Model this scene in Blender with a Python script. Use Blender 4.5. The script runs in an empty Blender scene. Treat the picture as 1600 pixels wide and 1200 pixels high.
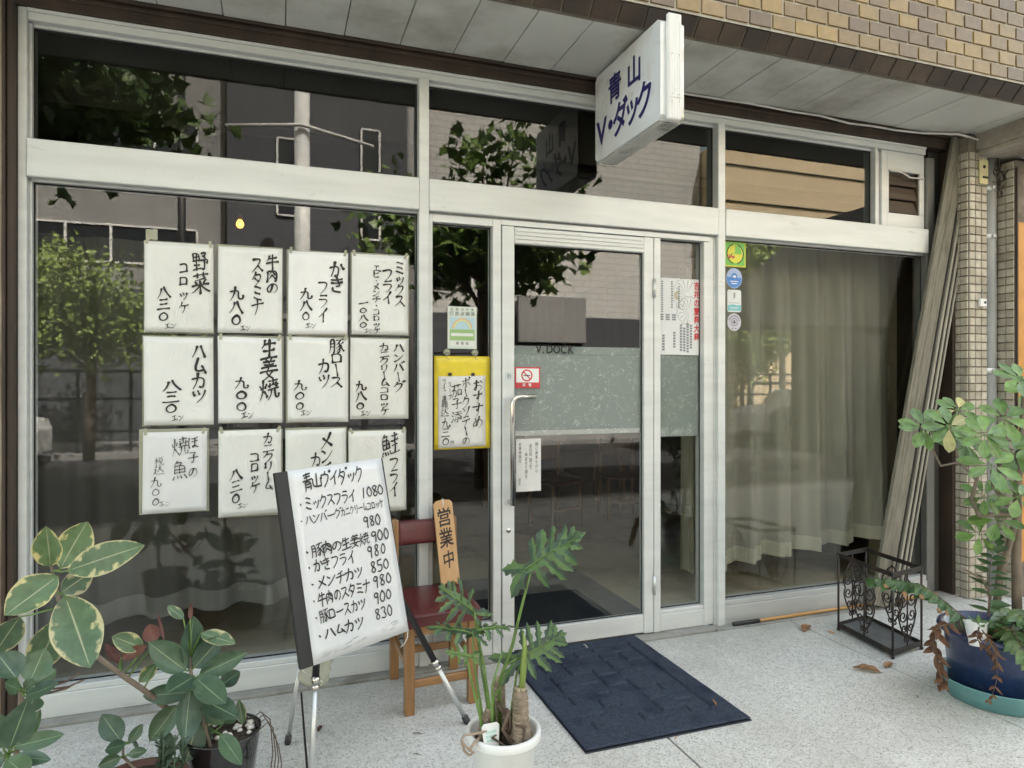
# Street front of a small restaurant: aluminium shopfront under a tiled overhang, built object by object.
import bpy, bmesh, math, random
from mathutils import Vector, Matrix, noise

random.seed(7)
SC = bpy.context.scene
COL = SC.collection

# ------------------------------------------------------------------ camera, world, sun, exposure
cam_data = bpy.data.cameras.new("camera")
cam_data.sensor_width = 36.0
cam_data.lens = 23.625
cam_data.shift_y = -0.00125
cam_data.clip_start = 0.05
cam_data.clip_end = 600.0
cam = bpy.data.objects.new("camera", cam_data)
COL.objects.link(cam)
cam.location = (0.0, -3.494, 1.5)
cam.rotation_euler = (math.radians(90), 0, math.radians(-19.26))
SC.camera = cam

SUN_EL, SUN_AZ = math.radians(52), math.radians(18)      # azimuth measured from +y (behind the shop) towards +x
world = bpy.data.worlds.new("World")
SC.world = world
world.use_nodes = True
wn = world.node_tree
wbg = wn.nodes["Background"]
sky = wn.nodes.new("ShaderNodeTexSky")
sky.sky_type = 'NISHITA'
sky.sun_disc = False
sky.sun_elevation = SUN_EL
sky.sun_rotation = SUN_AZ
sky.air_density = 1.2
sky.dust_density = 3.0
sky.ozone_density = 1.0
hz = wn.nodes.new("ShaderNodeMix")            # hazy, whitish summer sky
hz.data_type = 'RGBA'; hz.blend_type = 'MULTIPLY'; hz.inputs[0].default_value = 1.0
hz.inputs[7].default_value = (1.0, 0.84, 0.605, 1.0)
wn.links.new(sky.outputs[0], hz.inputs[6])
wn.links.new(hz.outputs[2], wbg.inputs[0])
wbg.inputs[1].default_value = 0.15

sun_data = bpy.data.lights.new("sun", 'SUN')
sun_data.energy = 4.0
sun_data.angle = math.radians(0.5)
sun_data.color = (1.0, 0.965, 0.91)
sun = bpy.data.objects.new("sun", sun_data)
COL.objects.link(sun)
sdir = Vector((math.sin(SUN_AZ) * math.cos(SUN_EL), math.cos(SUN_AZ) * math.cos(SUN_EL), math.sin(SUN_EL)))
sun.rotation_euler = sdir.to_track_quat('Z', 'Y').to_euler()
sun.location = (0, 0, 30)

SC.view_settings.view_transform = 'Standard'
SC.view_settings.look = 'None'
SC.view_settings.gamma = 1.0
SC.view_settings.use_curve_mapping = False
SC.view_settings.exposure = 3.02
cy = SC.cycles
cy.use_denoising = True
cy.max_bounces = 8
cy.diffuse_bounces = 4
cy.glossy_bounces = 4
cy.transmission_bounces = 4
cy.transparent_max_bounces = 16
cy.sample_clamp_indirect = 6.0
cy.caustics_reflective = False
cy.caustics_refractive = False


# ------------------------------------------------------------------ mesh builder
class MB:
    """Collects shapes and links them as ONE mesh object."""
    def __init__(s):
        s.v, s.f, s.sm, s.tint, s.uv = [], [], [], [], []

    def face(s, idx, smooth=False, tint=0.5, uv=None):
        s.f.append(tuple(idx)); s.sm.append(smooth); s.tint.append(tint)
        s.uv.append(uv if uv else [(0.0, 0.0)] * len(idx))

    def verts(s, pts):
        n = len(s.v)
        s.v.extend([tuple(p) for p in pts])
        return list(range(n, n + len(pts)))

    def box(s, x0, x1, y0, y1, z0, z1, b=0.002, M=None, tint=0.5):
        if x0 > x1: x0, x1 = x1, x0
        if y0 > y1: y0, y1 = y1, y0
        if z0 > z1: z0, z1 = z1, z0
        lo, hi = (x0, y0, z0), (x1, y1, z1)
        b = min(b, 0.45 * min(x1 - x0, y1 - y0, z1 - z0))
        c = Vector(((x0 + x1) / 2, (y0 + y1) / 2, (z0 + z1) / 2))
        idx, pts = {}, []
        base = len(s.v)
        for sx in (0, 1):
            for sy in (0, 1):
                for sz in (0, 1):
                    sg = (sx, sy, sz)
                    for a in range(3):
                        p = []
                        for k in range(3):
                            e = hi[k] if sg[k] else lo[k]
                            if k != a:
                                e += -b if sg[k] else b
                            p.append(e)
                        idx[(sg, a)] = base + len(pts)
                        pts.append(Vector(p))
        faces = []
        for a in range(3):
            o1, o2 = [k for k in range(3) if k != a]
            for sd in (0, 1):
                q = []
                for (i, j) in ((0, 0), (1, 0), (1, 1), (0, 1)):
                    sg = [0, 0, 0]; sg[a] = sd; sg[o1] = i; sg[o2] = j
                    q.append(idx[(tuple(sg), a)])
                faces.append(q)
        for c3 in range(3):
            a, b2 = [k for k in range(3) if k != c3]
            for i in (0, 1):
                for j in (0, 1):
                    g0 = [0, 0, 0]; g0[a] = i; g0[b2] = j
                    g1 = list(g0); g1[c3] = 1
                    g0, g1 = tuple(g0), tuple(g1)
                    faces.append([idx[(g0, a)], idx[(g1, a)], idx[(g1, b2)], idx[(g0, b2)]])
        for sx in (0, 1):
            for sy in (0, 1):
                for sz in (0, 1):
                    g = (sx, sy, sz)
                    faces.append([idx[(g, 0)], idx[(g, 1)], idx[(g, 2)]])
        for q in faces:
            P = [pts[k - base] for k in q]
            nrm = (P[1] - P[0]).cross(P[2] - P[0])
            cc = sum(P, Vector()) / len(P) - c
            if nrm.dot(cc) < 0:
                q = q[::-1]
            s.face(q, False, tint)
        s.v.extend([tuple(M @ p) if M else tuple(p) for p in pts])
        return s

    def tube(s, pts, r, n=10, cap=True, smooth=True, tint=0.5):
        pts = [Vector(p) for p in pts]
        rs = list(r) if isinstance(r, (list, tuple)) else [r] * len(pts)
        rings, prev = [], None
        for i, p in enumerate(pts):
            if i == 0: d = pts[1] - pts[0]
            elif i == len(pts) - 1: d = pts[-1] - pts[-2]
            else: d = (pts[i + 1] - p).normalized() + (p - pts[i - 1]).normalized()
            d = d.normalized() if d.length > 1e-9 else Vector((0, 0, 1))
            if prev is None:
                a = Vector((0, 0, 1)) if abs(d.z) < 0.9 else Vector((1, 0, 0))
                u = d.cross(a).normalized()
            else:
                u = (prev - d * prev.dot(d)).normalized()
            prev = u
            w = d.cross(u)
            rings.append(s.verts([p + (u * math.cos(2 * math.pi * k / n) + w * math.sin(2 * math.pi * k / n)) * rs[i] for k in range(n)]))
        for i in range(len(rings) - 1):
            for k in range(n):
                k2 = (k + 1) % n
                s.face([rings[i][k], rings[i][k2], rings[i + 1][k2], rings[i + 1][k]], smooth, tint,
                       [(i, k / n), (i, (k + 1) / n), (i + 1, (k + 1) / n), (i + 1, k / n)])
        if cap:
            s.face(rings[0][::-1], False, tint); s.face(rings[-1], False, tint)
        return s

    def lathe(s, c, prof, n=40, closed=False, wob=0.0):
        rings = []
        for (r, z) in prof:
            rings.append(s.verts([(c[0] + r * math.cos(2 * math.pi * k / n), c[1] + r * math.sin(2 * math.pi * k / n), c[2] + z) for k in range(n)]))
        m = len(rings)
        for i in range(m - 1 + (1 if closed else 0)):
            a, b = rings[i], rings[(i + 1) % m]
            for k in range(n):
                k2 = (k + 1) % n
                s.face([a[k], a[k2], b[k2], b[k]], True)
        if not closed:
            if prof[0][0] > 1e-4: s.face(rings[0][::-1])
            if prof[-1][0] > 1e-4: s.face(rings[-1])
        return s

    def grid(s, fn, nu, nv, smooth=True, tint=0.5):
        ids = [[None] * (nv + 1) for _ in range(nu + 1)]
        for i in range(nu + 1):
            for j in range(nv + 1):
                ids[i][j] = s.verts([fn(i / nu, j / nv)])[0]
        for i in range(nu):
            for j in range(nv):
                s.face([ids[i][j], ids[i + 1][j], ids[i + 1][j + 1], ids[i][j + 1]], smooth, tint,
                       [(i / nu, j / nv), ((i + 1) / nu, j / nv), ((i + 1) / nu, (j + 1) / nv), (i / nu, (j + 1) / nv)])
        return s

    def slab(s, fn, nrm, th, nu, nv):
        """A sheet with real thickness: front grid fn, back grid moved by -nrm*th, rim closed."""
        nrm = Vector(nrm)
        def back(u, v): return Vector(fn(u, v)) - nrm * th
        a0 = len(s.v); s.grid(fn, nu, nv)
        b0 = len(s.v); s.grid(lambda u, v: back(u, v), nu, nv)
        nf = nu * nv
        for k in range(len(s.f) - nf, len(s.f)):
            s.f[k] = s.f[k][::-1]; s.uv[k] = s.uv[k][::-1]
        A = lambda i, j: a0 + i * (nv + 1) + j
        B = lambda i, j: b0 + i * (nv + 1) + j
        for i in range(nu):
            s.face([A(i, 0), B(i, 0), B(i + 1, 0), A(i + 1, 0)]); s.face([A(i, nv), A(i + 1, nv), B(i + 1, nv), B(i, nv)])
        for j in range(nv):
            s.face([A(0, j), A(0, j + 1), B(0, j + 1), B(0, j)]); s.face([A(nu, j), B(nu, j), B(nu, j + 1), A(nu, j + 1)])
        return s

    def prism(s, poly, o, U, V, N, d):
        """Outline poly (u,v) extruded by d along N."""
        o, U, V, N = Vector(o), Vector(U), Vector(V), Vector(N)
        a = s.verts([o + U * p[0] + V * p[1] for p in poly])
        b = s.verts([o + U * p[0] + V * p[1] + N * d for p in poly])
        s.face(a[::-1]); s.face(b)
        for i in range(len(poly)):
            j = (i + 1) % len(poly)
            s.face([a[i], a[j], b[j], b[i]])
        return s

    def build(s, name, mat, parent=None, world=True):
        off = Vector((0, 0, 0))
        if parent is not None and world:
            q = parent
            while q is not None:
                off += q.location; q = q.parent
        me = bpy.data.meshes.new(name)
        me.from_pydata([tuple(Vector(p) - off) for p in s.v], [], s.f)
        me.polygons.foreach_set("use_smooth", s.sm)
        at = me.attributes.new("tint", 'FLOAT', 'FACE')
        at.data.foreach_set("value", s.tint)
        uvl = me.uv_layers.new(name="UVMap")
        uvl.data.foreach_set("uv", [c for q in s.uv for p in q for c in p])
        me.validate()
        me.update()
        if mat: me.materials.append(mat)
        o = bpy.data.objects.new(name, me)
        COL.objects.link(o)
        if parent is not None: o.parent = parent
        return o


def thing(name, label, cat, loc=(0, 0, 0), group=None):
    o = bpy.data.objects.new(name, None)
    o.empty_display_size = 0.05
    COL.objects.link(o)
    o.location = loc
    o["label"] = label; o["category"] = cat
    if group: o["group"] = group
    return o


def tag(o, label, cat, group=None):
    o["label"] = label; o["category"] = cat
    if group: o["group"] = group
    return o


def struct(o, kind='structure'):
    o["kind"] = kind
    return o


def copy_tree(o, parent=None):
    c = o.copy(); COL.objects.link(c); c.parent = parent
    for ch in list(o.children): copy_tree(ch, c)
    return c


# ------------------------------------------------------------------ materials
def new_mat(name):
    m = bpy.data.materials.new(name); m.use_nodes = True
    n = m.node_tree
    return m, n, n.nodes["Principled BSDF"]


def nd(n, t, **kw):
    x = n.nodes.new(t)
    for k, v in kw.items(): setattr(x, k, v)
    return x


def pos(n, scale=(1, 1, 1)):
    g = nd(n, "ShaderNodeNewGeometry")
    m = nd(n, "ShaderNodeMapping"); m.inputs["Scale"].default_value = scale
    n.links.new(g.outputs["Position"], m.inputs[0])
    return m.outputs[0]


def noise_fac(n, vec, scale, detail=4, rough=0.55):
    t = nd(n, "ShaderNodeTexNoise"); t.inputs["Scale"].default_value = scale
    t.inputs["Detail"].default_value = detail; t.inputs["Roughness"].default_value = rough
    n.links.new(vec, t.inputs["Vector"])
    return t.outputs["Fac"]


def ramp(n, fac, stops):
    r = nd(n, "ShaderNodeValToRGB")
    e = r.color_ramp.elements
    while len(e) > 1: e.remove(e[-1])
    e[0].position = stops[0][0]; e[0].color = (*stops[0][1], 1)
    for p, c in stops[1:]:
        q = e.new(p); q.color = (*c, 1)
    n.links.new(fac, r.inputs[0])
    return r.outputs["Color"]


def mixc(n, fac, a, b, mode='MIX'):
    m = nd(n, "ShaderNodeMix", data_type='RGBA', blend_type=mode)
    for sock, val in ((m.inputs[0], fac), (m.inputs[6], a), (m.inputs[7], b)):
        if hasattr(val, "is_output"): n.links.new(val, sock)
        elif isinstance(val, (int, float)): sock.default_value = val
        else: sock.default_value = (*val, 1)
    return m.outputs[2]


def math_(n, op, a, b=None):
    m = nd(n, "ShaderNodeMath", operation=op)
    for i, val in enumerate((a, b)):
        if val is None: continue
        if hasattr(val, "is_output"): n.links.new(val, m.inputs[i])
        else: m.inputs[i].default_value = val
    return m.outputs[0]


def bump(n, bs, fac, strength=0.2, dist=0.002, sock="Normal"):
    b = nd(n, "ShaderNodeBump"); b.inputs["Strength"].default_value = strength; b.inputs["Distance"].default_value = dist
    n.links.new(fac, b.inputs["Height"]); n.links.new(b.outputs[0], bs.inputs[sock])
    return b


def simple(name, col, rough=0.6, metal=0.0, var=0.15, scale=6.0, stretch=(1, 1, 1), dirt=None, dirt_scale=2.0, bmp=0.0, bscale=60.0, coat=0.0, spec=0.5, subs=0.0):
    m, n, bs = new_mat(name)
    v = pos(n, stretch)
    f = noise_fac(n, v, scale)
    lo = tuple(max(0, c * (1 - var)) for c in col); hi = tuple(min(1, c * (1 + var)) for c in col)
    c = ramp(n, f, [(0.3, lo), (0.7, hi)])
    if dirt:
        d = noise_fac(n, v, dirt_scale, 8, 0.65)
        k = ramp(n, d, [(0.5, (0, 0, 0)), (0.72, (1, 1, 1))])
        c = mixc(n, k, c, dirt)
    n.links.new(c, bs.inputs["Base Color"])
    bs.inputs["Roughness"].default_value = rough
    bs.inputs["Metallic"].default_value = metal
    bs.inputs["Coat Weight"].default_value = coat
    bs.inputs["Specular IOR Level"].default_value = spec
    if bmp: bump(n, bs, noise_fac(n, v, bscale, 5), bmp)
    return m


def tile_mat(name, stops, rough=0.35, var=0.25, dirt=(0.12, 0.10, 0.07), dirt_lo=0.55):
    """Colour per tile from the 'tint' face attribute, plus mottling and grime."""
    m, n, bs = new_mat(name)
    a = nd(n, "ShaderNodeAttribute"); a.attribute_name = "tint"
    c = ramp(n, a.outputs["Fac"], stops)
    v = pos(n)
    c = mixc(n, 1.0, c, ramp(n, noise_fac(n, v, 22, 5), [(0.25, (0.72, 0.70, 0.66)), (0.75, (1.08, 1.08, 1.08))]), 'MULTIPLY')
    k = ramp(n, noise_fac(n, pos(n, (1.6, 1.6, 0.35)), 2.6, 8, 0.7), [(dirt_lo, (0, 0, 0)), (dirt_lo + 0.2, (0.7, 0.7, 0.7))])
    c = mixc(n, k, c, dirt)
    n.links.new(c, bs.inputs["Base Color"])
    bs.inputs["Roughness"].default_value = rough
    bump(n, bs, noise_fac(n, v, 45, 3), 0.12)
    return m


def wood(name, c1, c2, axis=2, scale=30.0, rough=0.5, wear=None, coat=0.0, streak=0.06, obj=False):
    m, n, bs = new_mat(name)
    st = [1, 1, 1]; st[axis] = streak
    v = pos(n, tuple(st))
    if obj: n.links.new(nd(n, "ShaderNodeTexCoord").outputs["Object"], v.node.inputs[0])
    f = noise_fac(n, v, scale, 8, 0.6)
    c = ramp(n, f, [(0.3, c1), (0.52, tuple((a + b) / 2 for a, b in zip(c1, c2))), (0.7, c2)])
    if wear:
        k = ramp(n, noise_fac(n, v, scale * 0.35, 8, 0.7), [(0.5, (0, 0, 0)), (0.66, (1, 1, 1))])
        c = mixc(n, k, c, wear)
    n.links.new(c, bs.inputs["Base Color"])
    bs.inputs["Roughness"].default_value = rough; bs.inputs["Coat Weight"].default_value = coat
    bump(n, bs, f, 0.25, 0.003)
    return m


def make_glass(name, tint=(0.80, 0.82, 0.80), f0=0.055):
    m = bpy.data.materials.new(name); m.use_nodes = True
    n = m.node_tree; n.nodes.clear()
    out = nd(n, "ShaderNodeOutputMaterial")
    tr = nd(n, "ShaderNodeBsdfTransparent"); tr.inputs[0].default_value = (*tint, 1)
    gl = nd(n, "ShaderNodeBsdfGlossy"); gl.inputs["Roughness"].default_value = 0.0
    gl.inputs[0].default_value = (1, 1, 1, 1)
    lw = nd(n, "ShaderNodeLayerWeight"); lw.inputs[0].default_value = 0.5
    p = math_(n, 'POWER', lw.outputs["Facing"], 5.0)
    f = math_(n, 'ADD', math_(n, 'MULTIPLY', p, 0.9), f0)
    b = nd(n, "ShaderNodeBump"); b.inputs["Strength"].default_value = 0.006; b.inputs["Distance"].default_value = 0.01
    n.links.new(noise_fac(n, pos(n), 1.2, 1), b.inputs["Height"]); n.links.new(b.outputs[0], gl.inputs["Normal"])
    mx = nd(n, "ShaderNodeMixShader")
    n.links.new(f, mx.inputs[0]); n.links.new(tr.outputs[0], mx.inputs[1]); n.links.new(gl.outputs[0], mx.inputs[2])
    n.links.new(mx.outputs[0], out.inputs[0])
    return m


def make_alu(name, col=(0.62, 0.60, 0.53)):
    m, n, bs = new_mat(name)
    v = pos(n); vs = pos(n, (0.35, 1, 3))
    c = ramp(n, noise_fac(n, vs, 5, 6), [(0.3, tuple(x * 0.86 for x in col)), (0.7, col)])
    scr = ramp(n, noise_fac(n, pos(n, (0.3, 1, 1.4)), 14, 9, 0.75), [(0.62, (0, 0, 0)), (0.74, (1, 1, 1))])
    c = mixc(n, mixc(n, 0.5, (0, 0, 0), scr), c, (0.25, 0.22, 0.16))
    spot = ramp(n, noise_fac(n, v, 70, 3), [(0.70, (0, 0, 0)), (0.78, (1, 1, 1))])
    c = mixc(n, mixc(n, 0.55, (0, 0, 0), spot), c, (0.2, 0.18, 0.14))
    n.links.new(c, bs.inputs["Base Color"])
    bs.inputs["Roughness"].default_value = 0.40; bs.inputs["Metallic"].default_value = 0.1
    bump(n, bs, noise_fac(n, v, 130, 2), 0.06)
    return m


def make_terrazzo(name):
    m, n, bs = new_mat(name)
    v = pos(n)
    def vor(scale, feat='F1'):
        t = nd(n, "ShaderNodeTexVoronoi", feature=feat); t.inputs["Scale"].default_value = scale
        n.links.new(v, t.inputs["Vector"]); return t
    w = noise_fac(n, v, 60, 3)
    t = vor(125); sep = nd(n, "ShaderNodeSeparateColor"); n.links.new(t.outputs["Color"], sep.inputs[0])
    chip = ramp(n, sep.outputs[0], [(0.0, (0.30, 0.295, 0.28)), (0.2, (0.40, 0.395, 0.375)), (0.38, (0.52, 0.515, 0.49)), (0.5, (0.64, 0.635, 0.61)), (1.0, (0.78, 0.77, 0.74))])
    matrix = ramp(n, noise_fac(n, v, 25, 4), [(0.3, (0.56, 0.555, 0.53)), (0.7, (0.68, 0.675, 0.645))])
    d = ramp(n, t.outputs["Distance"], [(0.40, (1, 1, 1)), (0.60, (0, 0, 0))])
    c = mixc(n, d, matrix, chip)
    st = ramp(n, noise_fac(n, v, 1.3, 7, 0.65), [(0.42, (0, 0, 0)), (0.75, (1, 1, 1))])
    c = mixc(n, mixc(n, 0.5, (0, 0, 0), st), c, (0.33, 0.315, 0.275))
    st2 = ramp(n, noise_fac(n, v, 5.0, 7, 0.7), [(0.6, (0, 0, 0)), (0.72, (1, 1, 1))])
    c = mixc(n, mixc(n, 0.25, (0, 0, 0), st2), c, (0.2, 0.18, 0.15))
    gum = vor(2.6); far = ramp(n, gum.outputs["Distance"], [(0.035, (0.55, 0.55, 0.55)), (0.055, (0, 0, 0))])
    c = mixc(n, far, c, (0.16, 0.15, 0.135))
    crumb = vor(16); sc2 = nd(n, "ShaderNodeSeparateColor"); n.links.new(crumb.outputs["Color"], sc2.inputs[0])
    cr = math_(n, 'MULTIPLY', math_(n, 'LESS_THAN', crumb.outputs["Distance"], 0.07), math_(n, 'GREATER_THAN', sc2.outputs[0], 0.82))
    c = mixc(n, cr, c, (0.10, 0.085, 0.06))
    # grime that collects along the foot of the shopfront
    sx = nd(n, "ShaderNodeSeparateXYZ"); n.links.new(v, sx.inputs[0])
    edge = math_(n, 'ADD', math_(n, 'MULTIPLY', math_(n, 'ADD', sx.outputs[1], 0.30), 2.2), math_(n, 'MULTIPLY', math_(n, 'SUBTRACT', noise_fac(n, v, 4.5, 6, 0.65), 0.5), 1.3))
    c = mixc(n, ramp(n, edge, [(0.05, (0, 0, 0)), (0.55, (0.6, 0.6, 0.6))]), c, (0.33, 0.32, 0.29))
    n.links.new(c, bs.inputs["Base Color"])
    bs.inputs["Roughness"].default_value = 0.75
    bump(n, bs, t.outputs["Distance"], 0.25, 0.002)
    return m


def make_leaf(name, base, vein, margin=None, under=None, gloss=0.35, var_amt=0.3):
    """uv.x runs along the leaf, uv.y across it (0..1, midrib at .5)."""
    m, n, bs = new_mat(name)
    uv = nd(n, "ShaderNodeUVMap"); uv.uv_map = "UVMap"
    sp = nd(n, "ShaderNodeSeparateXYZ"); n.links.new(uv.outputs[0], sp.inputs[0])
    across = math_(n, 'ABSOLUTE', math_(n, 'SUBTRACT', sp.outputs[1], 0.5))
    v = pos(n)
    c = ramp(n, noise_fac(n, v, 25, 4), [(0.3, tuple(x * (1 - var_amt) for x in base)), (0.7, tuple(x * (1 + var_amt) for x in base))])
    if margin:
        mp = nd(n, "ShaderNodeMapping"); mp.inputs["Scale"].default_value = (1.0, 1.0, 1.0)
        nz = noise_fac(n, v, 34, 2, 0.4)
        e = math_(n, 'ADD', across, math_(n, 'MULTIPLY', math_(n, 'SUBTRACT', nz, 0.5), 0.85))
        k = ramp(n, e, [(0.395, (0, 0, 0)), (0.405, (0.35, 0.35, 0.35)), (0.46, (0.45, 0.45, 0.45)), (0.465, (1, 1, 1))])
        edge = ramp(n, across, [(0.455, (0, 0, 0)), (0.47, (1, 1, 1))])
        k = mixc(n, 1.0, k, edge, 'LIGHTEN')
        c = mixc(n, k, c, margin)
    oi = nd(n, "ShaderNodeObjectInfo")
    c = mixc(n, 1.0, c, ramp(n, oi.outputs["Random"], [(0.0, (0.72, 0.74, 0.78)), (0.5, (1, 1, 1)), (1.0, (1.22, 1.16, 0.92))]), 'MULTIPLY')
    blem = ramp(n, noise_fac(n, v, 55, 5, 0.7), [(0.66, (0, 0, 0)), (0.72, (0.75, 0.75, 0.75))])
    c = mixc(n, blem, c, tuple(0.5 * x + 0.5 * y for x, y in zip(base, (0.22, 0.15, 0.07))))
    dust = ramp(n, noise_fac(n, v, 12, 6, 0.7), [(0.5, (0, 0, 0)), (0.75, (0.3, 0.3, 0.3))])
    c = mixc(n, dust, c, (0.26, 0.27, 0.23))
    k2 = ramp(n, across, [(0.010, (0.9, 0.9, 0.9)), (0.026, (0, 0, 0))])
    c = mixc(n, k2, c, vein)
    # side veins
    sv = nd(n, "ShaderNodeTexWave", wave_type='BANDS', bands_direction='X'); sv.inputs["Scale"].default_value = 7.0
    mp2 = nd(n, "ShaderNodeCombineXYZ")
    n.links.new(math_(n, 'SUBTRACT', sp.outputs[0], math_(n, 'MULTIPLY', across, 0.5)), mp2.inputs[0])
    n.links.new(mp2.outputs[0], sv.inputs["Vector"])
    if under:
        g = nd(n, "ShaderNodeNewGeometry")
        c = mixc(n, g.outputs["Backfacing"], c, under)
    n.links.new(c, bs.inputs["Base Color"])
    n.links.new(ramp(n, dust, [(0.0, (gloss,) * 3), (0.3, (gloss + 0.3,) * 3)]), bs.inputs["Roughness"])
    bump(n, bs, sv.outputs["Fac"], 0.12, 0.002)
    tl = nd(n, "ShaderNodeBsdfTranslucent"); n.links.new(c, tl.inputs[0])
    mx = nd(n, "ShaderNodeMixShader"); mx.inputs[0].default_value = 0.18
    out = n.nodes["Material Output"]
    n.links.new(bs.outputs[0], mx.inputs[1]); n.links.new(tl.outputs[0], mx.inputs[2]); n.links.new(mx.outputs[0], out.inputs[0])
    return m


def make_paper(name, col=(0.70, 0.70, 0.69), wrap=True, crease=1.0):
    m, n, bs = new_mat(name)
    v = pos(n)
    c = ramp(n, noise_fac(n, v, 7, 3), [(0.3, tuple(x * 0.93 for x in col)), (0.7, col)])
    oi = nd(n, "ShaderNodeObjectInfo")
    c = mixc(n, 1.0, c, ramp(n, oi.outputs["Random"], [(0.0, (0.90, 0.89, 0.85)), (0.5, (0.98, 0.98, 0.97)), (1.0, (1.05, 1.05, 1.06))]), 'MULTIPLY')
    n.links.new(c, bs.inputs["Base Color"])
    bs.inputs["Roughness"].default_value = 0.7
    w = nd(n, "ShaderNodeTexNoise"); w.inputs["Scale"].default_value = 3.0
    n.links.new(v, w.inputs["Vector"])
    mp = nd(n, "ShaderNodeMapping"); mp.inputs["Scale"].default_value = (2.6, 1, 0.55); mp.inputs["Rotation"].default_value = (0, 0.25, 0)
    va = nd(n, "ShaderNodeVectorMath", operation='ADD'); sc = nd(n, "ShaderNodeVectorMath", operation='SCALE'); sc.inputs["Scale"].default_value = 0.35
    n.links.new(w.outputs["Color"], sc.inputs[0]); n.links.new(v, va.inputs[0]); n.links.new(sc.outputs[0], va.inputs[1])
    n.links.new(va.outputs[0], mp.inputs[0])
    h = nd(n, "ShaderNodeTexNoise"); h.inputs["Scale"].default_value = 15.0; h.inputs["Detail"].default_value = 3
    n.links.new(mp.outputs[0], h.inputs["Vector"])
    ridge = math_(n, 'ABSOLUTE', math_(n, 'SUBTRACT', h.outputs["Fac"], 0.5))
    bump(n, bs, ridge, 0.25 * crease, 0.01)
    if wrap:
        bs.inputs["Coat Weight"].default_value = 1.0; bs.inputs["Coat Roughness"].default_value = 0.12
        bump(n, bs, ridge, 1.0 * crease, 0.02, "Coat Normal")
    return m


M = {}
M['alu'] = make_alu("cream_aluminium", (0.68, 0.695, 0.685))
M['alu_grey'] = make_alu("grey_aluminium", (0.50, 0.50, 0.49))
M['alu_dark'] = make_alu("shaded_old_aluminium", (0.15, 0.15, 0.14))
M['glass'] = make_glass("window_glass", (0.93, 0.94, 0.93), 0.037)
M['glass_dark'] = make_glass("smoked_window_glass", (0.62, 0.64, 0.63), 0.034)
M['terrazzo'] = make_terrazzo("exposed_aggregate")
M['concrete'] = simple("smooth_concrete", (0.30, 0.295, 0.275), 0.8, var=0.18, scale=5, dirt=(0.16, 0.145, 0.12), dirt_scale=4, bmp=0.15)
M['joint'] = simple("joint_dirt", (0.06, 0.055, 0.05), 0.9)
M['soffit'] = simple("painted_soffit_board", (0.60, 0.605, 0.57), 0.6, var=0.06, scale=3, dirt=(0.36, 0.345, 0.30), dirt_scale=1.7)
M['brown_steel'] = simple("rusty_brown_steel", (0.042, 0.026, 0.017), 0.6, var=0.35, scale=9, stretch=(1, 1, 0.3), dirt=(0.02, 0.015, 0.012), bmp=0.1)
M['black_gap'] = simple("dark_recess", (0.015, 0.014, 0.013), 0.9)
M['grout'] = simple("grout", (0.42, 0.40, 0.35), 0.9, var=0.25, scale=14, dirt=(0.2, 0.17, 0.13), dirt_scale=3, bmp=0.1)
M['grout_dark'] = simple("dirty_grout", (0.17, 0.145, 0.115), 0.9, var=0.3, scale=14)
M['cladding'] = tile_mat("ochre_glazed_tile", [(0.0, (0.14, 0.090, 0.052)), (0.2, (0.175, 0.110, 0.055)), (0.45, (0.215, 0.140, 0.056)), (0.7, (0.265, 0.172, 0.056)), (0.9, (0.315, 0.208, 0.062)), (1.0, (0.27, 0.178, 0.075))], 0.3, dirt=(0.13, 0.09, 0.055), dirt_lo=0.54)
M['cladding_dark'] = tile_mat("shaded_grimy_tile", [(0.0, (0.03, 0.019, 0.014)), (0.5, (0.05, 0.032, 0.02)), (1.0, (0.075, 0.05, 0.032))], 0.45, dirt=(0.014, 0.011, 0.009), dirt_lo=0.42)
M['mosaic'] = tile_mat("beige_mosaic_tile", [(0.0, (0.36, 0.32, 0.26)), (0.5, (0.47, 0.43, 0.355)), (1.0, (0.55, 0.51, 0.43))], 0.4, dirt=(0.24, 0.2, 0.145), dirt_lo=0.57)
M['plaster'] = simple("rough_plaster", (0.34, 0.31, 0.26), 0.9, var=0.2, scale=7, dirt=(0.14, 0.12, 0.09), bmp=0.3, bscale=30)
M['wall_upper'] = simple("upper_facade", (0.40, 0.28, 0.14), 0.8, var=0.2)
M['ink'] = simple("black_ink", (0.018, 0.017, 0.016), 0.6, var=0.3, scale=40)
M['marker'] = simple("black_marker", (0.02, 0.02, 0.022), 0.5)
M['navy_paint'] = simple("navy_lettering", (0.018, 0.016, 0.12), 0.35)
M['red_print'] = simple("red_print", (0.55, 0.05, 0.06), 0.5)
M['paper'] = make_paper("plastic_wrapped_paper", (0.79, 0.795, 0.785), crease=0.9)
M['paper_plain'] = make_paper("plain_white_paper", (0.74, 0.74, 0.75), wrap=False, crease=0.6)
M['paper_board'] = make_paper("laminated_paper", (0.72, 0.73, 0.76), wrap=True, crease=0.25)
M['sleeve'] = simple("clear_sleeve_edge", (0.45, 0.46, 0.45), 0.15, coat=1.0)
M['yellow'] = simple("yellow_card", (0.72, 0.56, 0.02), 0.4, var=0.15, scale=10, coat=0.5, bmp=0.15, bscale=20)
M['white_plastic'] = simple("white_plastic", (0.78, 0.79, 0.78), 0.35, var=0.03, dirt=(0.6, 0.59, 0.55), dirt_scale=3)
M['cup_plastic'] = simple("white_cup_plastic", (0.80, 0.81, 0.80), 0.4, var=0.02)
M['sign_white'] = simple("sign_acrylic", (0.72, 0.74, 0.76), 0.3, var=0.06, scale=3, dirt=(0.52, 0.48, 0.38), dirt_scale=5, coat=0.4)
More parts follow.
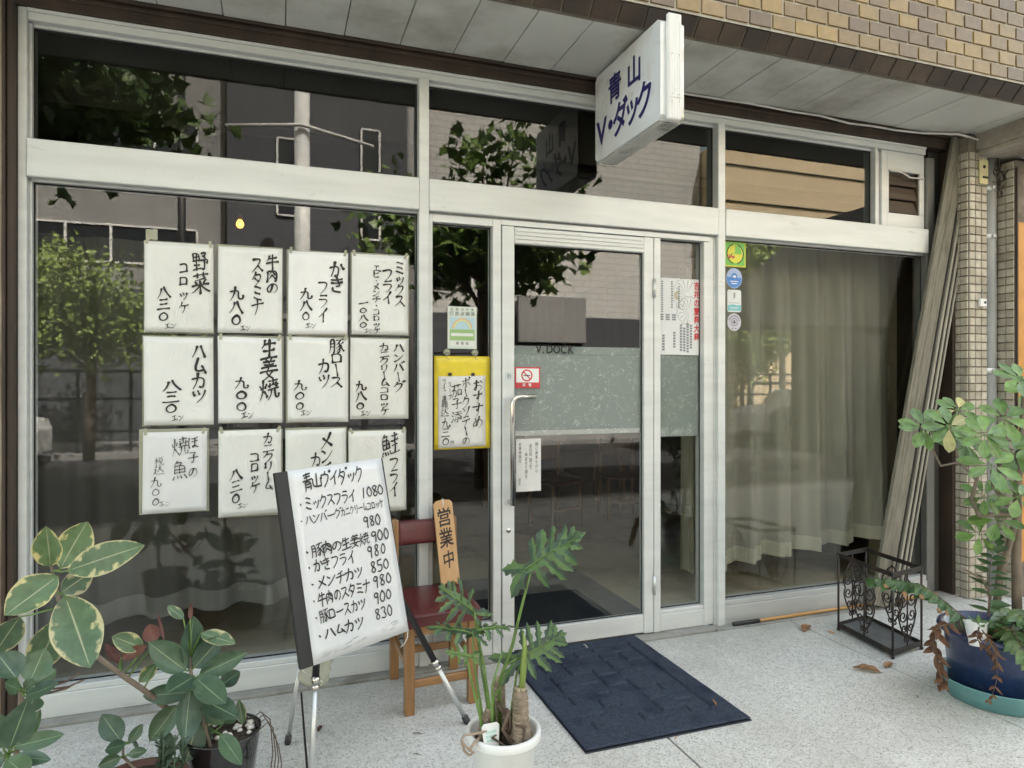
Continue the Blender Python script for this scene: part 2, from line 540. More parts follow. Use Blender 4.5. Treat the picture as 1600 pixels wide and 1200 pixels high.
M['sign_frame'] = simple("sign_frame_paint", (0.80, 0.80, 0.78), 0.4, var=0.05, stretch=(1, 1, 0.1), scale=30, dirt=(0.5, 0.48, 0.42), dirt_scale=7)
M['sign_dirty'] = simple("sign_underside", (0.50, 0.49, 0.46), 0.5, dirt=(0.06, 0.055, 0.05), dirt_scale=6)
M['chrome'] = simple("handle_steel", (0.62, 0.60, 0.56), 0.18, 1.0, var=0.05)
M['steel'] = simple("satin_aluminium_tube", (0.62, 0.63, 0.63), 0.35, 0.7, var=0.06)
M['black_metal'] = simple("black_painted_tube", (0.018, 0.018, 0.02), 0.35)
M['iron'] = simple("wrought_iron", (0.022, 0.019, 0.017), 0.5, 0.3, var=0.4, scale=30, dirt=(0.07, 0.035, 0.02), dirt_scale=20)
M['tray'] = simple("dull_tray_sheet", (0.16, 0.165, 0.17), 0.55, 0.4, var=0.2)
M['black_board'] = simple("black_foam_board", (0.02, 0.02, 0.021), 0.55)
M['chair_wood'] = wood("golden_chair_wood", (0.20, 0.098, 0.034), (0.36, 0.19, 0.075), 2, 45, 0.4, coat=0.25)
M['chair_rail'] = wood("golden_rail_wood", (0.20, 0.098, 0.034), (0.36, 0.19, 0.075), 0, 45, 0.4, coat=0.25)
M['plaque'] = wood("pale_plaque_wood", (0.50, 0.29, 0.135), (0.62, 0.385, 0.19), 2, 40, 0.45, coat=0.2)
M['leather'] = simple("red_brown_vinyl", (0.095, 0.015, 0.016), 0.38, var=0.15, scale=8, bmp=0.08, bscale=180, coat=0.1)
M['board_wood'] = wood("weathered_board", (0.13, 0.12, 0.092), (0.235, 0.218, 0.172), 2, 60, 0.85, wear=(0.07, 0.062, 0.046), streak=0.10, obj=True)
M['board_edge'] = wood("weathered_board_edge", (0.20, 0.185, 0.145), (0.44, 0.41, 0.345), 2, 60, 0.85, streak=0.03, obj=True)
M['board_dark'] = wood("board_gap_shade", (0.006, 0.005, 0.004), (0.012, 0.010, 0.008), 2, 60, 0.9, streak=0.03, obj=True)
M['louver'] = wood("dark_louver_wood", (0.045, 0.03, 0.02), (0.10, 0.07, 0.045), 0, 30, 0.6)
M['stick'] = wood("varnished_stick", (0.42, 0.21, 0.05), (0.55, 0.30, 0.09), 0, 30, 0.3, coat=0.5)
M['orange_board'] = simple("orange_board", (0.52, 0.24, 0.05), 0.5, var=0.12)
M['pipe'] = simple("grey_drain_pipe", (0.24, 0.25, 0.25), 0.55, var=0.2, scale=8, stretch=(1, 1, 0.25), dirt=(0.36, 0.34, 0.30), dirt_scale=3, bmp=0.1)
M['navy_mat'] = simple("navy_carpet_pile", (0.046, 0.057, 0.080), 0.95, var=0.35, scale=120, dirt=(0.02, 0.026, 0.048), dirt_scale=6, bmp=1.0, bscale=260, spec=0.1)
M['mat_edge'] = simple("mat_rubber_edge", (0.02, 0.024, 0.035), 0.7)
M['blue_pot'] = simple("deep_blue_glaze", (0.012, 0.026, 0.085), 0.3, var=0.3, scale=30, coat=0.4, dirt=(0.05, 0.06, 0.11), dirt_scale=12)
M['teal'] = simple("turquoise_plastic", (0.15, 0.34, 0.35), 0.4, var=0.12, dirt=(0.2, 0.3, 0.3))
M['black_pot'] = simple("black_glazed_pot", (0.010, 0.010, 0.011), 0.15, coat=0.6)
M['terracotta'] = simple("dark_terracotta", (0.16, 0.085, 0.07), 0.8)
M['soil'] = simple("potting_soil", (0.06, 0.045, 0.033), 0.95, var=0.5, scale=50, bmp=0.8, bscale=60)
M['pebble'] = simple("white_pebble", (0.70, 0.68, 0.62), 0.5, var=0.1)
M['bark'] = simple("grey_brown_bark", (0.20, 0.16, 0.125), 0.85, var=0.3, scale=25, stretch=(1, 1, 0.4), bmp=0.5, bscale=70)
M['bark_dark'] = simple("brown_twig", (0.11, 0.075, 0.055), 0.8, var=0.3, scale=25, bmp=0.4)
M['ficus'] = make_leaf("blue_green_rubber_leaf", (0.078, 0.138, 0.086), (0.26, 0.36, 0.21), None, (0.10, 0.16, 0.08), 0.3, 0.2)
M['ficus_var'] = make_leaf("cream_edged_rubber_leaf", (0.11, 0.185, 0.095), (0.42, 0.45, 0.28), (0.60, 0.55, 0.30), (0.26, 0.27, 0.10), 0.35, 0.25)
M['ficus_red'] = make_leaf("young_red_leaf", (0.16, 0.06, 0.052), (0.30, 0.12, 0.10), None, (0.22, 0.07, 0.06), 0.4, 0.25)
M['phil'] = make_leaf("philodendron_leaf", (0.044, 0.084, 0.052), (0.13, 0.20, 0.12), None, (0.10, 0.18, 0.06), 0.4, 0.3)
M['phil_light'] = make_leaf("light_philodendron_leaf", (0.10, 0.20, 0.045), (0.22, 0.32, 0.12), None, (0.14, 0.22, 0.06), 0.4, 0.2)
M['scheff'] = make_leaf("schefflera_leaf", (0.130, 0.240, 0.070), (0.26, 0.36, 0.14), None, (0.13, 0.22, 0.08), 0.3, 0.4)
M['scheff_pale'] = make_leaf("yellowed_schefflera_leaf", (0.48, 0.45, 0.20), (0.55, 0.5, 0.3), None, (0.45, 0.42, 0.2), 0.4, 0.2)
M['fern'] = make_leaf("holly_fern_leaf", (0.065, 0.13, 0.050), (0.16, 0.24, 0.10), None, (0.10, 0.17, 0.07), 0.28, 0.3)
M['fern_tip'] = make_leaf("browning_fern_leaf", (0.40, 0.20, 0.09), (0.3, 0.2, 0.1), None, (0.35, 0.18, 0.08), 0.5, 0.4)
M['dry'] = make_leaf("dry_brown_leaf", (0.15, 0.075, 0.042), (0.20, 0.12, 0.07), None, (0.19, 0.10, 0.06), 0.7, 0.4)
M['stem_green'] = simple("green_petiole", (0.13, 0.22, 0.055), 0.4, var=0.3, scale=15)
M['spear'] = simple("unfurled_leaf", (0.24, 0.33, 0.08), 0.4, var=0.2)
M['street_leaf'] = make_leaf("street_tree_leaf", (0.17, 0.26, 0.065), (0.14, 0.2, 0.06), None, (0.10, 0.17, 0.05), 0.4, 0.4)
M['street_leaf_light'] = make_leaf("sunny_street_leaf", (0.28, 0.38, 0.09), (0.22, 0.28, 0.09), None, (0.18, 0.24, 0.07), 0.45, 0.4)
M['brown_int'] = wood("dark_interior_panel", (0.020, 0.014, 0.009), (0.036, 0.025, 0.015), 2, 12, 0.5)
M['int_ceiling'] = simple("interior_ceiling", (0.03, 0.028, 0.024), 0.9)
M['int_floor'] = simple("beige_vinyl_floor", (0.72, 0.65, 0.50), 0.35, var=0.12, scale=2.5, dirt=(0.3, 0.27, 0.2))
M['int_mat'] = simple("grey_interior_mat", (0.24, 0.23, 0.22), 0.95, bmp=0.5, bscale=250)
M['int_mat_dark'] = simple("charcoal_interior_mat", (0.030, 0.032, 0.036), 0.95, bmp=0.5, bscale=250)
M['wire_white'] = simple("white_cable", (0.62, 0.61, 0.57), 0.5)
M['cream_box'] = simple("cream_switch_plate", (0.60, 0.54, 0.30), 0.5)
M['asphalt'] = simple("asphalt", (0.036, 0.036, 0.037), 0.9, var=0.2, scale=20, bmp=0.3)
def bricked(name, col, rough=0.85, var=0.05, scale=0.8):
    m = simple(name, col, rough, var=var, scale=scale); n = m.node_tree; bs = n.nodes["Principled BSDF"]
    c0 = bs.inputs["Base Color"].links[0].from_socket
    b = nd(n, "ShaderNodeTexBrick"); b.inputs["Scale"].default_value = 1.0; b.inputs["Mortar Size"].default_value = 0.02; b.inputs["Brick Width"].default_value = 0.6; b.inputs["Row Height"].default_value = 0.2
    mp = nd(n, "ShaderNodeMapping"); mp.inputs["Rotation"].default_value = (math.pi / 2, 0, 0); n.links.new(nd(n, "ShaderNodeNewGeometry").outputs["Position"], mp.inputs[0]); n.links.new(mp.outputs[0], b.inputs["Vector"])
    n.links.new(mixc(n, b.outputs["Fac"], c0, tuple(x * 0.72 for x in col)), bs.inputs["Base Color"]); return m


M['far_conc'] = simple("far_concrete", (0.26, 0.257, 0.25), 0.85, var=0.1, scale=1.0)
M['far_light'] = bricked("far_pale_wall", (0.58, 0.57, 0.545), 0.85, var=0.05, scale=0.8)
M['far_dark'] = simple("far_slate_wall", (0.065, 0.069, 0.078), 0.7, var=0.15, scale=1.0)
M['far_tan'] = simple("far_tan_wall", (0.74, 0.60, 0.40), 0.8, var=0.06, scale=0.8)
M['far_window'] = simple("far_window_glass", (0.03, 0.035, 0.04), 0.12)
M['bridge'] = simple("shaded_bridge", (0.018, 0.018, 0.017), 0.7)  # near-black: the shade on the bridge is put into its colour
M['rail_dark'] = simple("dark_railing", (0.03, 0.03, 0.032), 0.5)
M['far_white'] = simple("far_white_paint", (0.72, 0.72, 0.70), 0.5)


def make_curtain(name, col, tl=0.35):
    m, n, bs = new_mat(name)
    v = pos(n)
    c = ramp(n, noise_fac(n, v, 3, 5), [(0.3, tuple(x * 0.9 for x in col)), (0.7, col)])
    n.links.new(c, bs.inputs["Base Color"]); bs.inputs["Roughness"].default_value = 0.95
    bs.inputs["Specular IOR Level"].default_value = 0.1
    t = nd(n, "ShaderNodeBsdfTranslucent"); n.links.new(c, t.inputs[0])
    mx = nd(n, "ShaderNodeMixShader"); mx.inputs[0].default_value = tl
    n.links.new(bs.outputs[0], mx.inputs[1]); n.links.new(t.outputs[0], mx.inputs[2])
    n.links.new(mx.outputs[0], n.nodes["Material Output"].inputs[0])
    return m


M['curtain'] = make_curtain("beige_net_curtain", (0.43, 0.415, 0.345))
M['curtain_pale'] = make_curtain("pale_hem_cloth", (0.60, 0.58, 0.47))
M['curtain_dark'] = make_curtain("grey_curtain", (0.115, 0.113, 0.105), 0.2)


def make_film(name):
    m = bpy.data.materials.new(name); m.use_nodes = True
    n = m.node_tree; bs = n.nodes["Principled BSDF"]
    v = pos(n)
    w = nd(n, "ShaderNodeTexNoise"); w.inputs["Scale"].default_value = 9; n.links.new(v, w.inputs["Vector"])
    va = nd(n, "ShaderNodeVectorMath", operation='ADD'); sc = nd(n, "ShaderNodeVectorMath", operation='SCALE'); sc.inputs["Scale"].default_value = 0.25
    n.links.new(w.outputs["Color"], sc.inputs[0]); n.links.new(v, va.inputs[0]); n.links.new(sc.outputs[0], va.inputs[1])
    h = nd(n, "ShaderNodeTexNoise"); h.inputs["Scale"].default_value = 22; h.inputs["Detail"].default_value = 1.5
    n.links.new(va.outputs[0], h.inputs["Vector"])
    rd = math_(n, 'ABSOLUTE', math_(n, 'SUBTRACT', h.outputs["Fac"], 0.5))
    brk = noise_fac(n, v, 30, 2)
    c = ramp(n, math_(n, 'ADD', rd, math_(n, 'MULTIPLY', math_(n, 'GREATER_THAN', brk, 0.52), 0.2)), [(0.0, (0.62, 0.66, 0.64)), (0.012, (0.44, 0.48, 0.465)), (0.03, (0.335, 0.372, 0.36)), (1.0, (0.335, 0.372, 0.36))])
    n.links.new(c, bs.inputs["Base Color"]); bs.inputs["Roughness"].default_value = 0.9
    tr = nd(n, "ShaderNodeBsdfTransparent"); tr.inputs[0].default_value = (0.8, 0.85, 0.82, 1)
    mx = nd(n, "ShaderNodeMixShader"); mx.inputs[0].default_value = 0.12
    n.links.new(bs.outputs[0], mx.inputs[1]); n.links.new(tr.outputs[0], mx.inputs[2])
    n.links.new(mx.outputs[0], n.nodes["Material Output"].inputs[0])
    return m


M['film'] = make_film("washi_window_film")


def emit(name, col, s):
    m = bpy.data.materials.new(name); m.use_nodes = True
    b = m.node_tree.nodes["Principled BSDF"]
    b.inputs["Base Color"].default_value = (*col, 1)
    b.inputs["Emission Color"].default_value = (*col, 1); b.inputs["Emission Strength"].default_value = s
    return m


def flat(name, col, rough=0.45):
    if name in M: return M[name]
    M[name] = simple(name, col, rough, var=0.05)
    return M[name]


def hplastic(name, col, alpha=0.55):
    m = bpy.data.materials.new(name); m.use_nodes = True
    n = m.node_tree; bs = n.nodes["Principled BSDF"]
    bs.inputs["Base Color"].default_value = (*col, 1); bs.inputs["Roughness"].default_value = 0.25
    bs.inputs["Alpha"].default_value = alpha
    return m


M['bottle'] = hplastic("cloudy_clear_plastic", (0.55, 0.55, 0.42), 0.5)

# ------------------------------------------------------------------ lettering
_gl = {}


def glyph(ch, bold=0.0):
    key = (ch, bold)
    if key not in _gl:
        cu = bpy.data.curves.new("glyph", 'FONT'); cu.body = ch; cu.resolution_u = 3; cu.offset = bold
        ob = bpy.data.objects.new("glyph", cu); COL.objects.link(ob)
        dg = bpy.context.evaluated_depsgraph_get()
        me = bpy.data.meshes.new_from_object(ob.evaluated_get(dg))
        vs = [(v.co.x, v.co.y) for v in me.vertices]; fs = [tuple(p.vertices) for p in me.polygons]
        bpy.data.objects.remove(ob); bpy.data.curves.remove(cu); bpy.data.meshes.remove(me)
        _gl[key] = (vs, fs)
    return _gl[key]


_r = glyph("国")[0]
REF = ((min(p[0] for p in _r) + max(p[0] for p in _r)) / 2, (min(p[1] for p in _r) + max(p[1] for p in _r)) / 2, max(p[1] for p in _r) - min(p[1] for p in _r))


# handwriting: every stroke as a little polyline in a 100 x 100 box (y down); a trailing t is a tapering flick
STROKES = {}
for _l in """コ=20,25 80,22 76,78/16,80 84,76
ロ=22,25 24,80/22,25 78,22 75,78/24,78 76,75
ッ=25,45 32,62/45,40 52,56/78,42 70,70 45,92t
ケ=38,8 32,30 14,52t/30,35 88,30/62,34 58,65 38,94t
エ=22,22 78,20/50,22 50,78/10,82 90,78
ン=18,22 38,36/14,84 45,72 88,25t
ス=20,18 74,15 55,50 14,88t/52,52 86,86
タ=40,6 30,30 10,52t/36,24 80,20 66,58 28,94t/32,44 62,64
ミ=28,12 72,24/28,42 70,54/22,72 78,90
ナ=10,36 90,32/54,6 52,50 26,94t
フ=16,20 82,17 70,55 28,94t
ラ=26,14 76,12/16,38 84,35 70,68 32,95t
イ=76,8 50,40 12,60t/54,40 54,94
ク=42,6 32,30 12,52t/36,24 82,20 68,60 26,95t
ビ=24,14 24,78 34,84 78,78/70,32 26,50t/78,6 84,16/90,2 96,12
メ=70,10 54,50 14,92t/26,36 78,78
チ=74,10 50,20 26,24t/8,46 92,42/54,20 54,60 30,94t
ハ=36,24 28,55 10,82t/60,22 74,50 90,82
ム=48,8 20,78 80,70/64,48 88,88
カ=12,34 80,30 74,80 62,88 54,78/46,6 42,50 14,92t
ツ=16,24 26,46/44,18 52,40/84,20 74,58 34,92t
グ=42,8 32,30 12,52t/36,26 80,22 66,60 26,95t/80,4 86,14/92,0 98,10
バ=36,24 28,55 10,82t/58,24 72,50 88,82/76,8 82,18/88,2 94,12
ニ=24,28 76,25/10,78 90,74
リ=28,14 28,58/72,10 72,55 44,94t
ー=12,52 88,48
ヴ=48,4 48,18/14,24 16,44/14,24 80,20 70,60 34,95t/84,4 90,14/94,0 99,10
ダ=40,6 30,30 10,52t/36,24 78,20 64,58 28,94t/32,44 62,64/82,4 88,14/93,0 98,10
ポ=10,30 88,28/50,6 50,92 40,86/30,48 12,74t/68,46 88,70/88,6 82,12 88,18 94,12 88,6
ソ=20,18 34,42/82,14 70,55 30,94t
テ=28,14 74,12/10,40 90,36/54,40 50,66 28,94t
・=45,45 55,55
の=54,24 46,60 28,78 14,62 24,34 54,20 84,36 84,66 56,88t
か=12,36 62,30 60,72 48,86 38,78/42,8 34,50 14,84t/74,26 92,54
き=20,24 78,18/18,42 82,36/44,6 70,60 50,58/30,66 30,86 72,90
ほ=18,12 14,60 22,86/40,22 88,18/40,44 88,40/66,20 66,76 48,86 42,72 66,70 90,84
お=14,30 60,26/38,8 38,76 20,82 16,66 50,46 84,54 82,78 56,90t/72,16 90,32
す=10,28 90,24/58,6 58,50 42,58 40,42 58,46 56,74 36,95t
め=26,22 44,74/62,12 46,60 24,80 12,62 40,34 78,34 88,58 60,92t
八=38,26 32,56 8,88t/54,18 68,54 94,88
三=26,20 74,17/30,48 70,45/10,84 90,80
〇=50,22 24,38 24,66 50,80 76,64 74,36 50,22
九=44,6 38,50 10,92t/14,36 66,30 62,72 74,88 94,80 92,64
一=10,52 90,46
五=18,18 82,16/48,18 38,84/22,50 72,46 68,84/8,86 94,83
野=10,12 10,46/10,12 44,10 44,46/12,28 44,27/12,46 44,44/28,12 28,84/12,64 44,62/6,86 50,80/56,12 86,10 70,28/60,26 78,38/52,46 94,42 84,58/72,46 72,88 60,82
菜=14,14 86,12/34,4 34,24/64,4 64,24/74,28 50,34 22,36t/24,42 32,52/46,40 50,50/76,38 66,52/8,60 92,57/50,50 50,98/46,62 30,80 8,92t/54,62 72,80 94,92
牛=32,8 26,30 14,44t/28,26 80,23/8,56 92,52/52,4 52,98
肉=18,26 18,94/18,26 82,23 82,86 72,92/50,4 46,30 28,50t/50,26 72,50/50,50 30,76t/50,54 74,76
生=30,8 24,28 12,44t/26,26 82,23/20,54 80,51/52,6 52,86/8,90 94,86
姜=34,2 42,12/66,2 58,12/22,16 78,14/26,28 74,26/12,40 88,38/50,14 50,40/48,42 34,66 72,92/68,56 48,82 16,96t/6,62 94,58
焼=10,30 14,46/40,26 32,42/26,6 24,56 6,92t/26,56 42,82/50,16 94,13/72,4 72,30/56,24 56,42/86,22 86,42/48,34 96,31/46,52 96,49/62,52 58,76 42,94t/78,50 78,86 96,86 96,74
豚=14,12 14,70 6,94t/14,12 38,10 38,88 30,92/16,34 38,32/16,54 38,52/48,14 94,11/72,14 58,34 46,44t/62,30 74,60 66,94 56,88/68,46 46,66t/72,62 46,88t/90,28 74,44t/74,46 82,68 96,86
魚=36,2 14,28t/32,14 64,12 52,26/20,30 20,66/20,30 80,27 80,66/22,47 80,45/50,30 50,66/22,65 80,63/18,78 10,94/38,80 42,92/58,78 64,92/78,76 92,94
鮭=20,2 6,28t/18,14 38,12 30,26/10,30 10,66/10,30 46,27 46,66/12,47 46,45/28,30 28,66/12,65 46,63/8,78 4,94/20,80 22,92/34,78 38,92/46,76 52,92/62,18 92,16/56,40 98,37/77,6 77,40/62,60 92,57/77,44 77,88/54,90 100,86
税=36,6 10,18t/4,32 46,29/26,14 26,96/26,34 6,64t/28,36 44,54/58,4 64,16/88,2 80,16/56,24 56,48/56,24 88,22 88,48/56,48 88,46/66,50 60,76 46,94t/78,50 78,86 96,88 96,76
込=14,10 24,22/8,40 24,38 16,72/6,78 36,90 96,92/60,12 52,48 34,72t/52,22 70,50 92,70
子=22,14 76,12 54,34/54,32 58,86 42,82/8,52 92,48
茄=14,14 86,12/34,4 34,24/64,4 64,24/10,42 48,40 44,84 34,88/28,28 26,60 8,92t/60,44 62,86/60,44 90,42 88,84/62,82 88,80
添=10,12 22,22/6,38 18,46/6,92 24,64/36,16 88,13/30,34 94,30/62,16 56,36 30,56t/62,34 92,54/62,54 62,92 54,88/46,64 36,82/74,62 80,74/86,58 96,72
円=18,14 18,94/18,14 82,12 82,86 74,92/50,14 50,54/18,54 82,52
青=22,12 80,10/50,2 50,42/26,26 76,24/10,42 90,40/28,52 28,84 18,98t/28,52 74,50 74,92 64,94/30,66 74,64/30,78 74,76
山=50,10 50,82/16,40 18,84 84,82/84,36 84,88
0=50,8 28,34 26,66 50,92 72,66 72,34 50,8
1=52,8 46,92
8=70,20 50,8 30,24 48,46 74,68 50,92 26,70 52,46 70,20
9=70,26 50,10 28,28 42,50 68,40 70,20/70,24 64,94
5=34,12 30,46 58,42 74,64 56,90 26,82/34,12 74,10
3=28,18 56,8 72,26 48,44 74,64 54,92 24,80""".splitlines():
    STROKES[_l[0]] = [([tuple(float(q) for q in pt.split(",")) for pt in k.rstrip("t").split()], k.endswith("t")) for k in _l[2:].split("/")]


def brush(mb, ch, place, wdt, rnd, marker=False):
    """Ribbons with a pressed start, a thinner middle and a stop or a flick at the end."""
    wdt *= min(1.0, 7.0 / len(STROKES[ch])) ** 0.55
    for k, (pts, flick) in enumerate(STROKES[ch]):
        P = [Vector((x / 100 - 0.5 + rnd.uniform(-0.018, 0.018), 0.5 - y / 100 + rnd.uniform(-0.018, 0.018))) for x, y in pts]
        for _ in range(2 if len(P) > 2 else 0):
            Q = [P[0]]
            for a, b in zip(P[:-1], P[1:]): Q += [a * 0.72 + b * 0.28, a * 0.28 + b * 0.72]
            P = Q + [P[-1]]
        R_ = []
        for a, b in zip(P[:-1], P[1:]):
            n_ = max(1, int((b - a).length / 0.05))
            R_ += [a + (b - a) * i / n_ for i in range(n_)]
        R_.append(P[-1])
        bow = rnd.uniform(-0.03, 0.03) if len(pts) == 2 else 0
        n_ = len(R_) - 1
        press, ph = rnd.uniform(0.8, 1.25), rnd.uniform(0, 6)
        L_, Rr_ = [], []
        for i, q in enumerate(R_):
            t = i / n_
            d = R_[min(i + 1, n_)] - R_[max(i - 1, 0)]
            d = d.normalized() if d.length > 1e-6 else Vector((1, 0))
            nn = Vector((-d.y, d.x))
            if marker: w = wdt * (1 - 0.25 * (t if flick else 0))
            else:
                w = wdt * press * (0.70 + 0.45 * (2 * t - 1) ** 2 + 0.12 * math.sin(t * 7 + ph)) * (0.82 + 0.28 * abs(d.y))
                if flick: w *= (1 - t) ** 0.7 * 1.1 + 0.08
                if i == 0: w *= 0.75
            q = q + nn * (bow * 4 * t * (1 - t))
            L_.append(q + nn * w / 2); Rr_.append(q - nn * w / 2)
        d0 = (R_[1] - R_[0]).normalized() * wdt * 0.35; d1 = (R_[-1] - R_[-2]).normalized() * (0.0 if flick else wdt * 0.35)
        ring = [R_[0] - d0] + L_ + [R_[-1] + d1] + Rr_[::-1]
        m_ = len(L_)
        ids = mb.verts([place(v, k * 0.00003) for v in ring])
        A = ids[1:1 + m_]; B = ids[2 + m_:][::-1]
        mb.face([ids[0], B[0], A[0]])
        for i in range(m_ - 1): mb.face([A[i], B[i], B[i + 1], A[i + 1]])
        mb.face([A[-1], B[-1], ids[1 + m_]])


def letters(items, fr, name, mat, parent, bold=0.0, hand=0.0, lift=0.0012, nib=0.0):
    """items: (char, u, v, width, height, rotation). fr: (origin, U, V, N). One mesh of raised ink on the surface."""
    o, U, V, N = [Vector(a) for a in fr]
    mb = MB()
    rnd = random.Random(sum(ord(i[0]) for i in items))
    for (ch, u, v, w, h, rot) in items:
        if nib and ch in STROKES:
            sl, r2 = rnd.uniform(0.05, 0.18) if nib > 0 else rnd.uniform(0.0, 0.08), rot + rnd.uniform(-0.07, 0.07)
            ca, sa = math.cos(r2), math.sin(r2); kx, ky = rnd.uniform(0.9, 1.08), rnd.uniform(0.92, 1.08)
            def place(q, e, u=u, v=v, w=w * (1.25 if nib > 0 else 1.08), h=h * (1.22 if nib > 0 else 1.05), ca=ca, sa=sa, sl=sl, kx=kx, ky=ky):
                x, y = q.x * w * kx, (q.y + sl * q.x) * h * ky
                return o + U * (u + x * ca - y * sa) + V * (v + x * sa + y * ca) + N * (lift + e)
            brush(mb, ch, place, abs(nib), rnd, nib < 0)
            continue
        vs, fs = glyph(ch, bold)
        if not vs: continue
        wide = ord(ch) > 0x2000
        if wide: cx = REF[0]
        else: cx = (min(p[0] for p in vs) + max(p[0] for p in vs)) / 2
        cz = REF[1]
        sh = rnd.uniform(0.06, 0.2) * (1 if hand else 0); r2 = rot + (rnd.uniform(-0.08, 0.08) if hand else 0)
        k = rnd.uniform(0.9, 1.1) if hand else 1.0
        ca, sa = math.cos(r2), math.sin(r2)
        seed = Vector((rnd.uniform(0, 50), rnd.uniform(0, 50), 0))
        base = len(mb.v)
        for (x, y) in vs:
            x = (x - cx) / REF[2]; y = (y - cz) / REF[2]
            if hand:
                nv = noise.noise_vector(Vector((x * 2.2, y * 2.2, 0)) + seed)
                x += nv.x * 0.10 * hand; y += nv.y * 0.10 * hand
                y += sh * x
            x *= w * k; y *= h * k
            x, y = x * ca - y * sa, x * sa + y * ca
            mb.v.append(tuple(o + U * (u + x) + V * (v + y) + N * lift))
        for f in fs: mb.face([base + i for i in f])
    return mb.build(name, mat, parent)


def vcol(text, xf, y0, y1, W, H, size):
    """A column of vertical writing inside a W x H sheet, measured from its top left as fractions."""
    out = []; n = len(text); st = (y1 - y0) * H / n
    for i, ch in enumerate(text):
        rot = math.pi / 2 if ch == 'ー' else 0.0
        out.append((ch, xf * W, -(y0 * H + st * (i + 0.5)), size * W, min(st * 1.02, size * W * 1.25), rot))
    return out


def hrow(text, x0, x1, yf, W, H, hgt):
    out = []; n = len(text); st = (x1 - x0) * W / n
    for i, ch in enumerate(text):
        out.append((ch, x0 * W + st * (i + 0.5), -yf * H, min(st * 1.15, hgt * H), hgt * H, 0.0))
    return out


def facade(x, z, y):
    """Facade-plane measurement taken at y = 0, moved to a surface a little deeper."""
    k = (3.494 + y) / 3.494
    return x * k, 1.5 + (z - 1.5) * k

L_V=[[[-0.717,-0.86,0.885],[-0.715,-0.913,1.031],0.087],[[-0.694,-0.836,0.869],[-0.629,-0.774,1.012],0.116],[[-0.649,-0.936,0.884],[-0.395,-1.11,0.988],0.101],[[-0.693,-0.836,0.786],[-0.611,-0.78,0.838],0.085],[[-0.678,-0.926,0.866],[-0.798,-1.011,0.779],0.118],[[-0.656,-0.934,0.803],[-0.552,-1.076,0.608],0.147],[[-0.698,-0.835,0.695],[-0.787,-0.782,0.496],0.114],[[-0.812,-0.826,0.716],[-0.897,-0.797,0.585],0.09]]
L_P=[[[-0.295,-0.827,0.464],[-0.289,-0.787,0.647],0.099],[[-0.308,-0.844,0.472],[-0.424,-0.867,0.597],0.096],[[-0.284,-0.831,0.472],[-0.19,-0.821,0.572],0.08],[[-0.265,-0.838,0.447],[-0.103,-0.894,0.528],0.074],[[-0.279,-0.854,0.452],[-0.353,-0.976,0.455],0.087],[[-0.274,-0.877,0.457],[-0.164,-1.032,0.417],0.091],[[-0.288,-0.893,0.422],[-0.293,-0.997,0.286],0.096],[[-0.285,-0.852,0.396],[-0.449,-0.816,0.39],0.068],[[-0.335,-0.855,0.358],[-0.416,-0.891,0.261],0.078],[[-0.264,-0.88,0.39],[-0.125,-0.971,0.332],0.087],[[-0.196,-0.819,0.393],[-0.13,-0.8,0.425],0.066],[[-0.266,-0.901,0.305],[-0.295,-0.954,0.198],0.085],[[-0.183,-0.993,0.297],[-0.109,-1.125,0.248],0.06],[[-0.364,-0.93,0.193],[-0.354,-0.891,0.285],0.054],[[-0.253,-0.842,0.339],[-0.18,-0.889,0.28],0.068],[[-0.186,-0.802,0.244],[-0.14,-0.797,0.292],0.058],[[-0.255,-0.862,0.276],[-0.229,-0.914,0.218],0.048]]
L_PV=[[[-0.265,-0.795,0.582],[-0.143,-0.859,0.553],0.061],[[-0.451,-0.794,0.552],[-0.552,-0.78,0.602],0.068],[[-0.321,-0.797,0.642],[-0.379,-0.755,0.684],0.037],[[-0.12,-0.803,0.229],[-0.137,-0.776,0.312],0.038],[[-0.413,-0.765,0.479],[-0.469,-0.766,0.419],0.049]]
L_R=[[[-0.527,-0.767,0.496],[-0.581,-0.748,0.568],0.036],[[-0.527,-0.767,0.516],[-0.431,-0.843,0.576],0.04],[[-0.417,-0.784,0.564],[-0.44,-0.755,0.623],0.061],[[-0.383,-0.796,0.568],[-0.409,-0.766,0.662],0.013],[[-0.298,-0.805,0.638],[-0.296,-0.806,0.699],0.016]]
L_B=[[[-0.68,-1.191,0.629],[-0.653,-1.147,0.71],0.082],[[-0.706,-1.203,0.651],[-0.765,-1.161,0.714],0.084],[[-0.684,-1.157,0.609],[-0.636,-1.1,0.625],0.057],[[-0.681,-1.222,0.604],[-0.589,-1.254,0.643],0.048],[[-0.693,-1.218,0.623],[-0.709,-1.286,0.674],0.044],[[-0.674,-1.245,0.632],[-0.633,-1.313,0.686],0.031],[[-0.716,-1.231,0.462],[-0.672,-1.225,0.595],0.084],[[-0.696,-1.217,0.457],[-0.658,-1.166,0.538],0.04],[[-0.704,-1.235,0.471],[-0.583,-1.224,0.48],0.051],[[-0.697,-1.259,0.454],[-0.588,-1.328,0.461],0.04],[[-0.707,-1.276,0.459],[-0.623,-1.39,0.456],0.067],[[-0.731,-1.226,0.468],[-0.778,-1.188,0.559],0.07],[[-0.72,-1.251,0.454],[-0.763,-1.278,0.451],0.056],[[-0.684,-1.136,0.567],[-0.687,-1.167,0.528],0.06]]
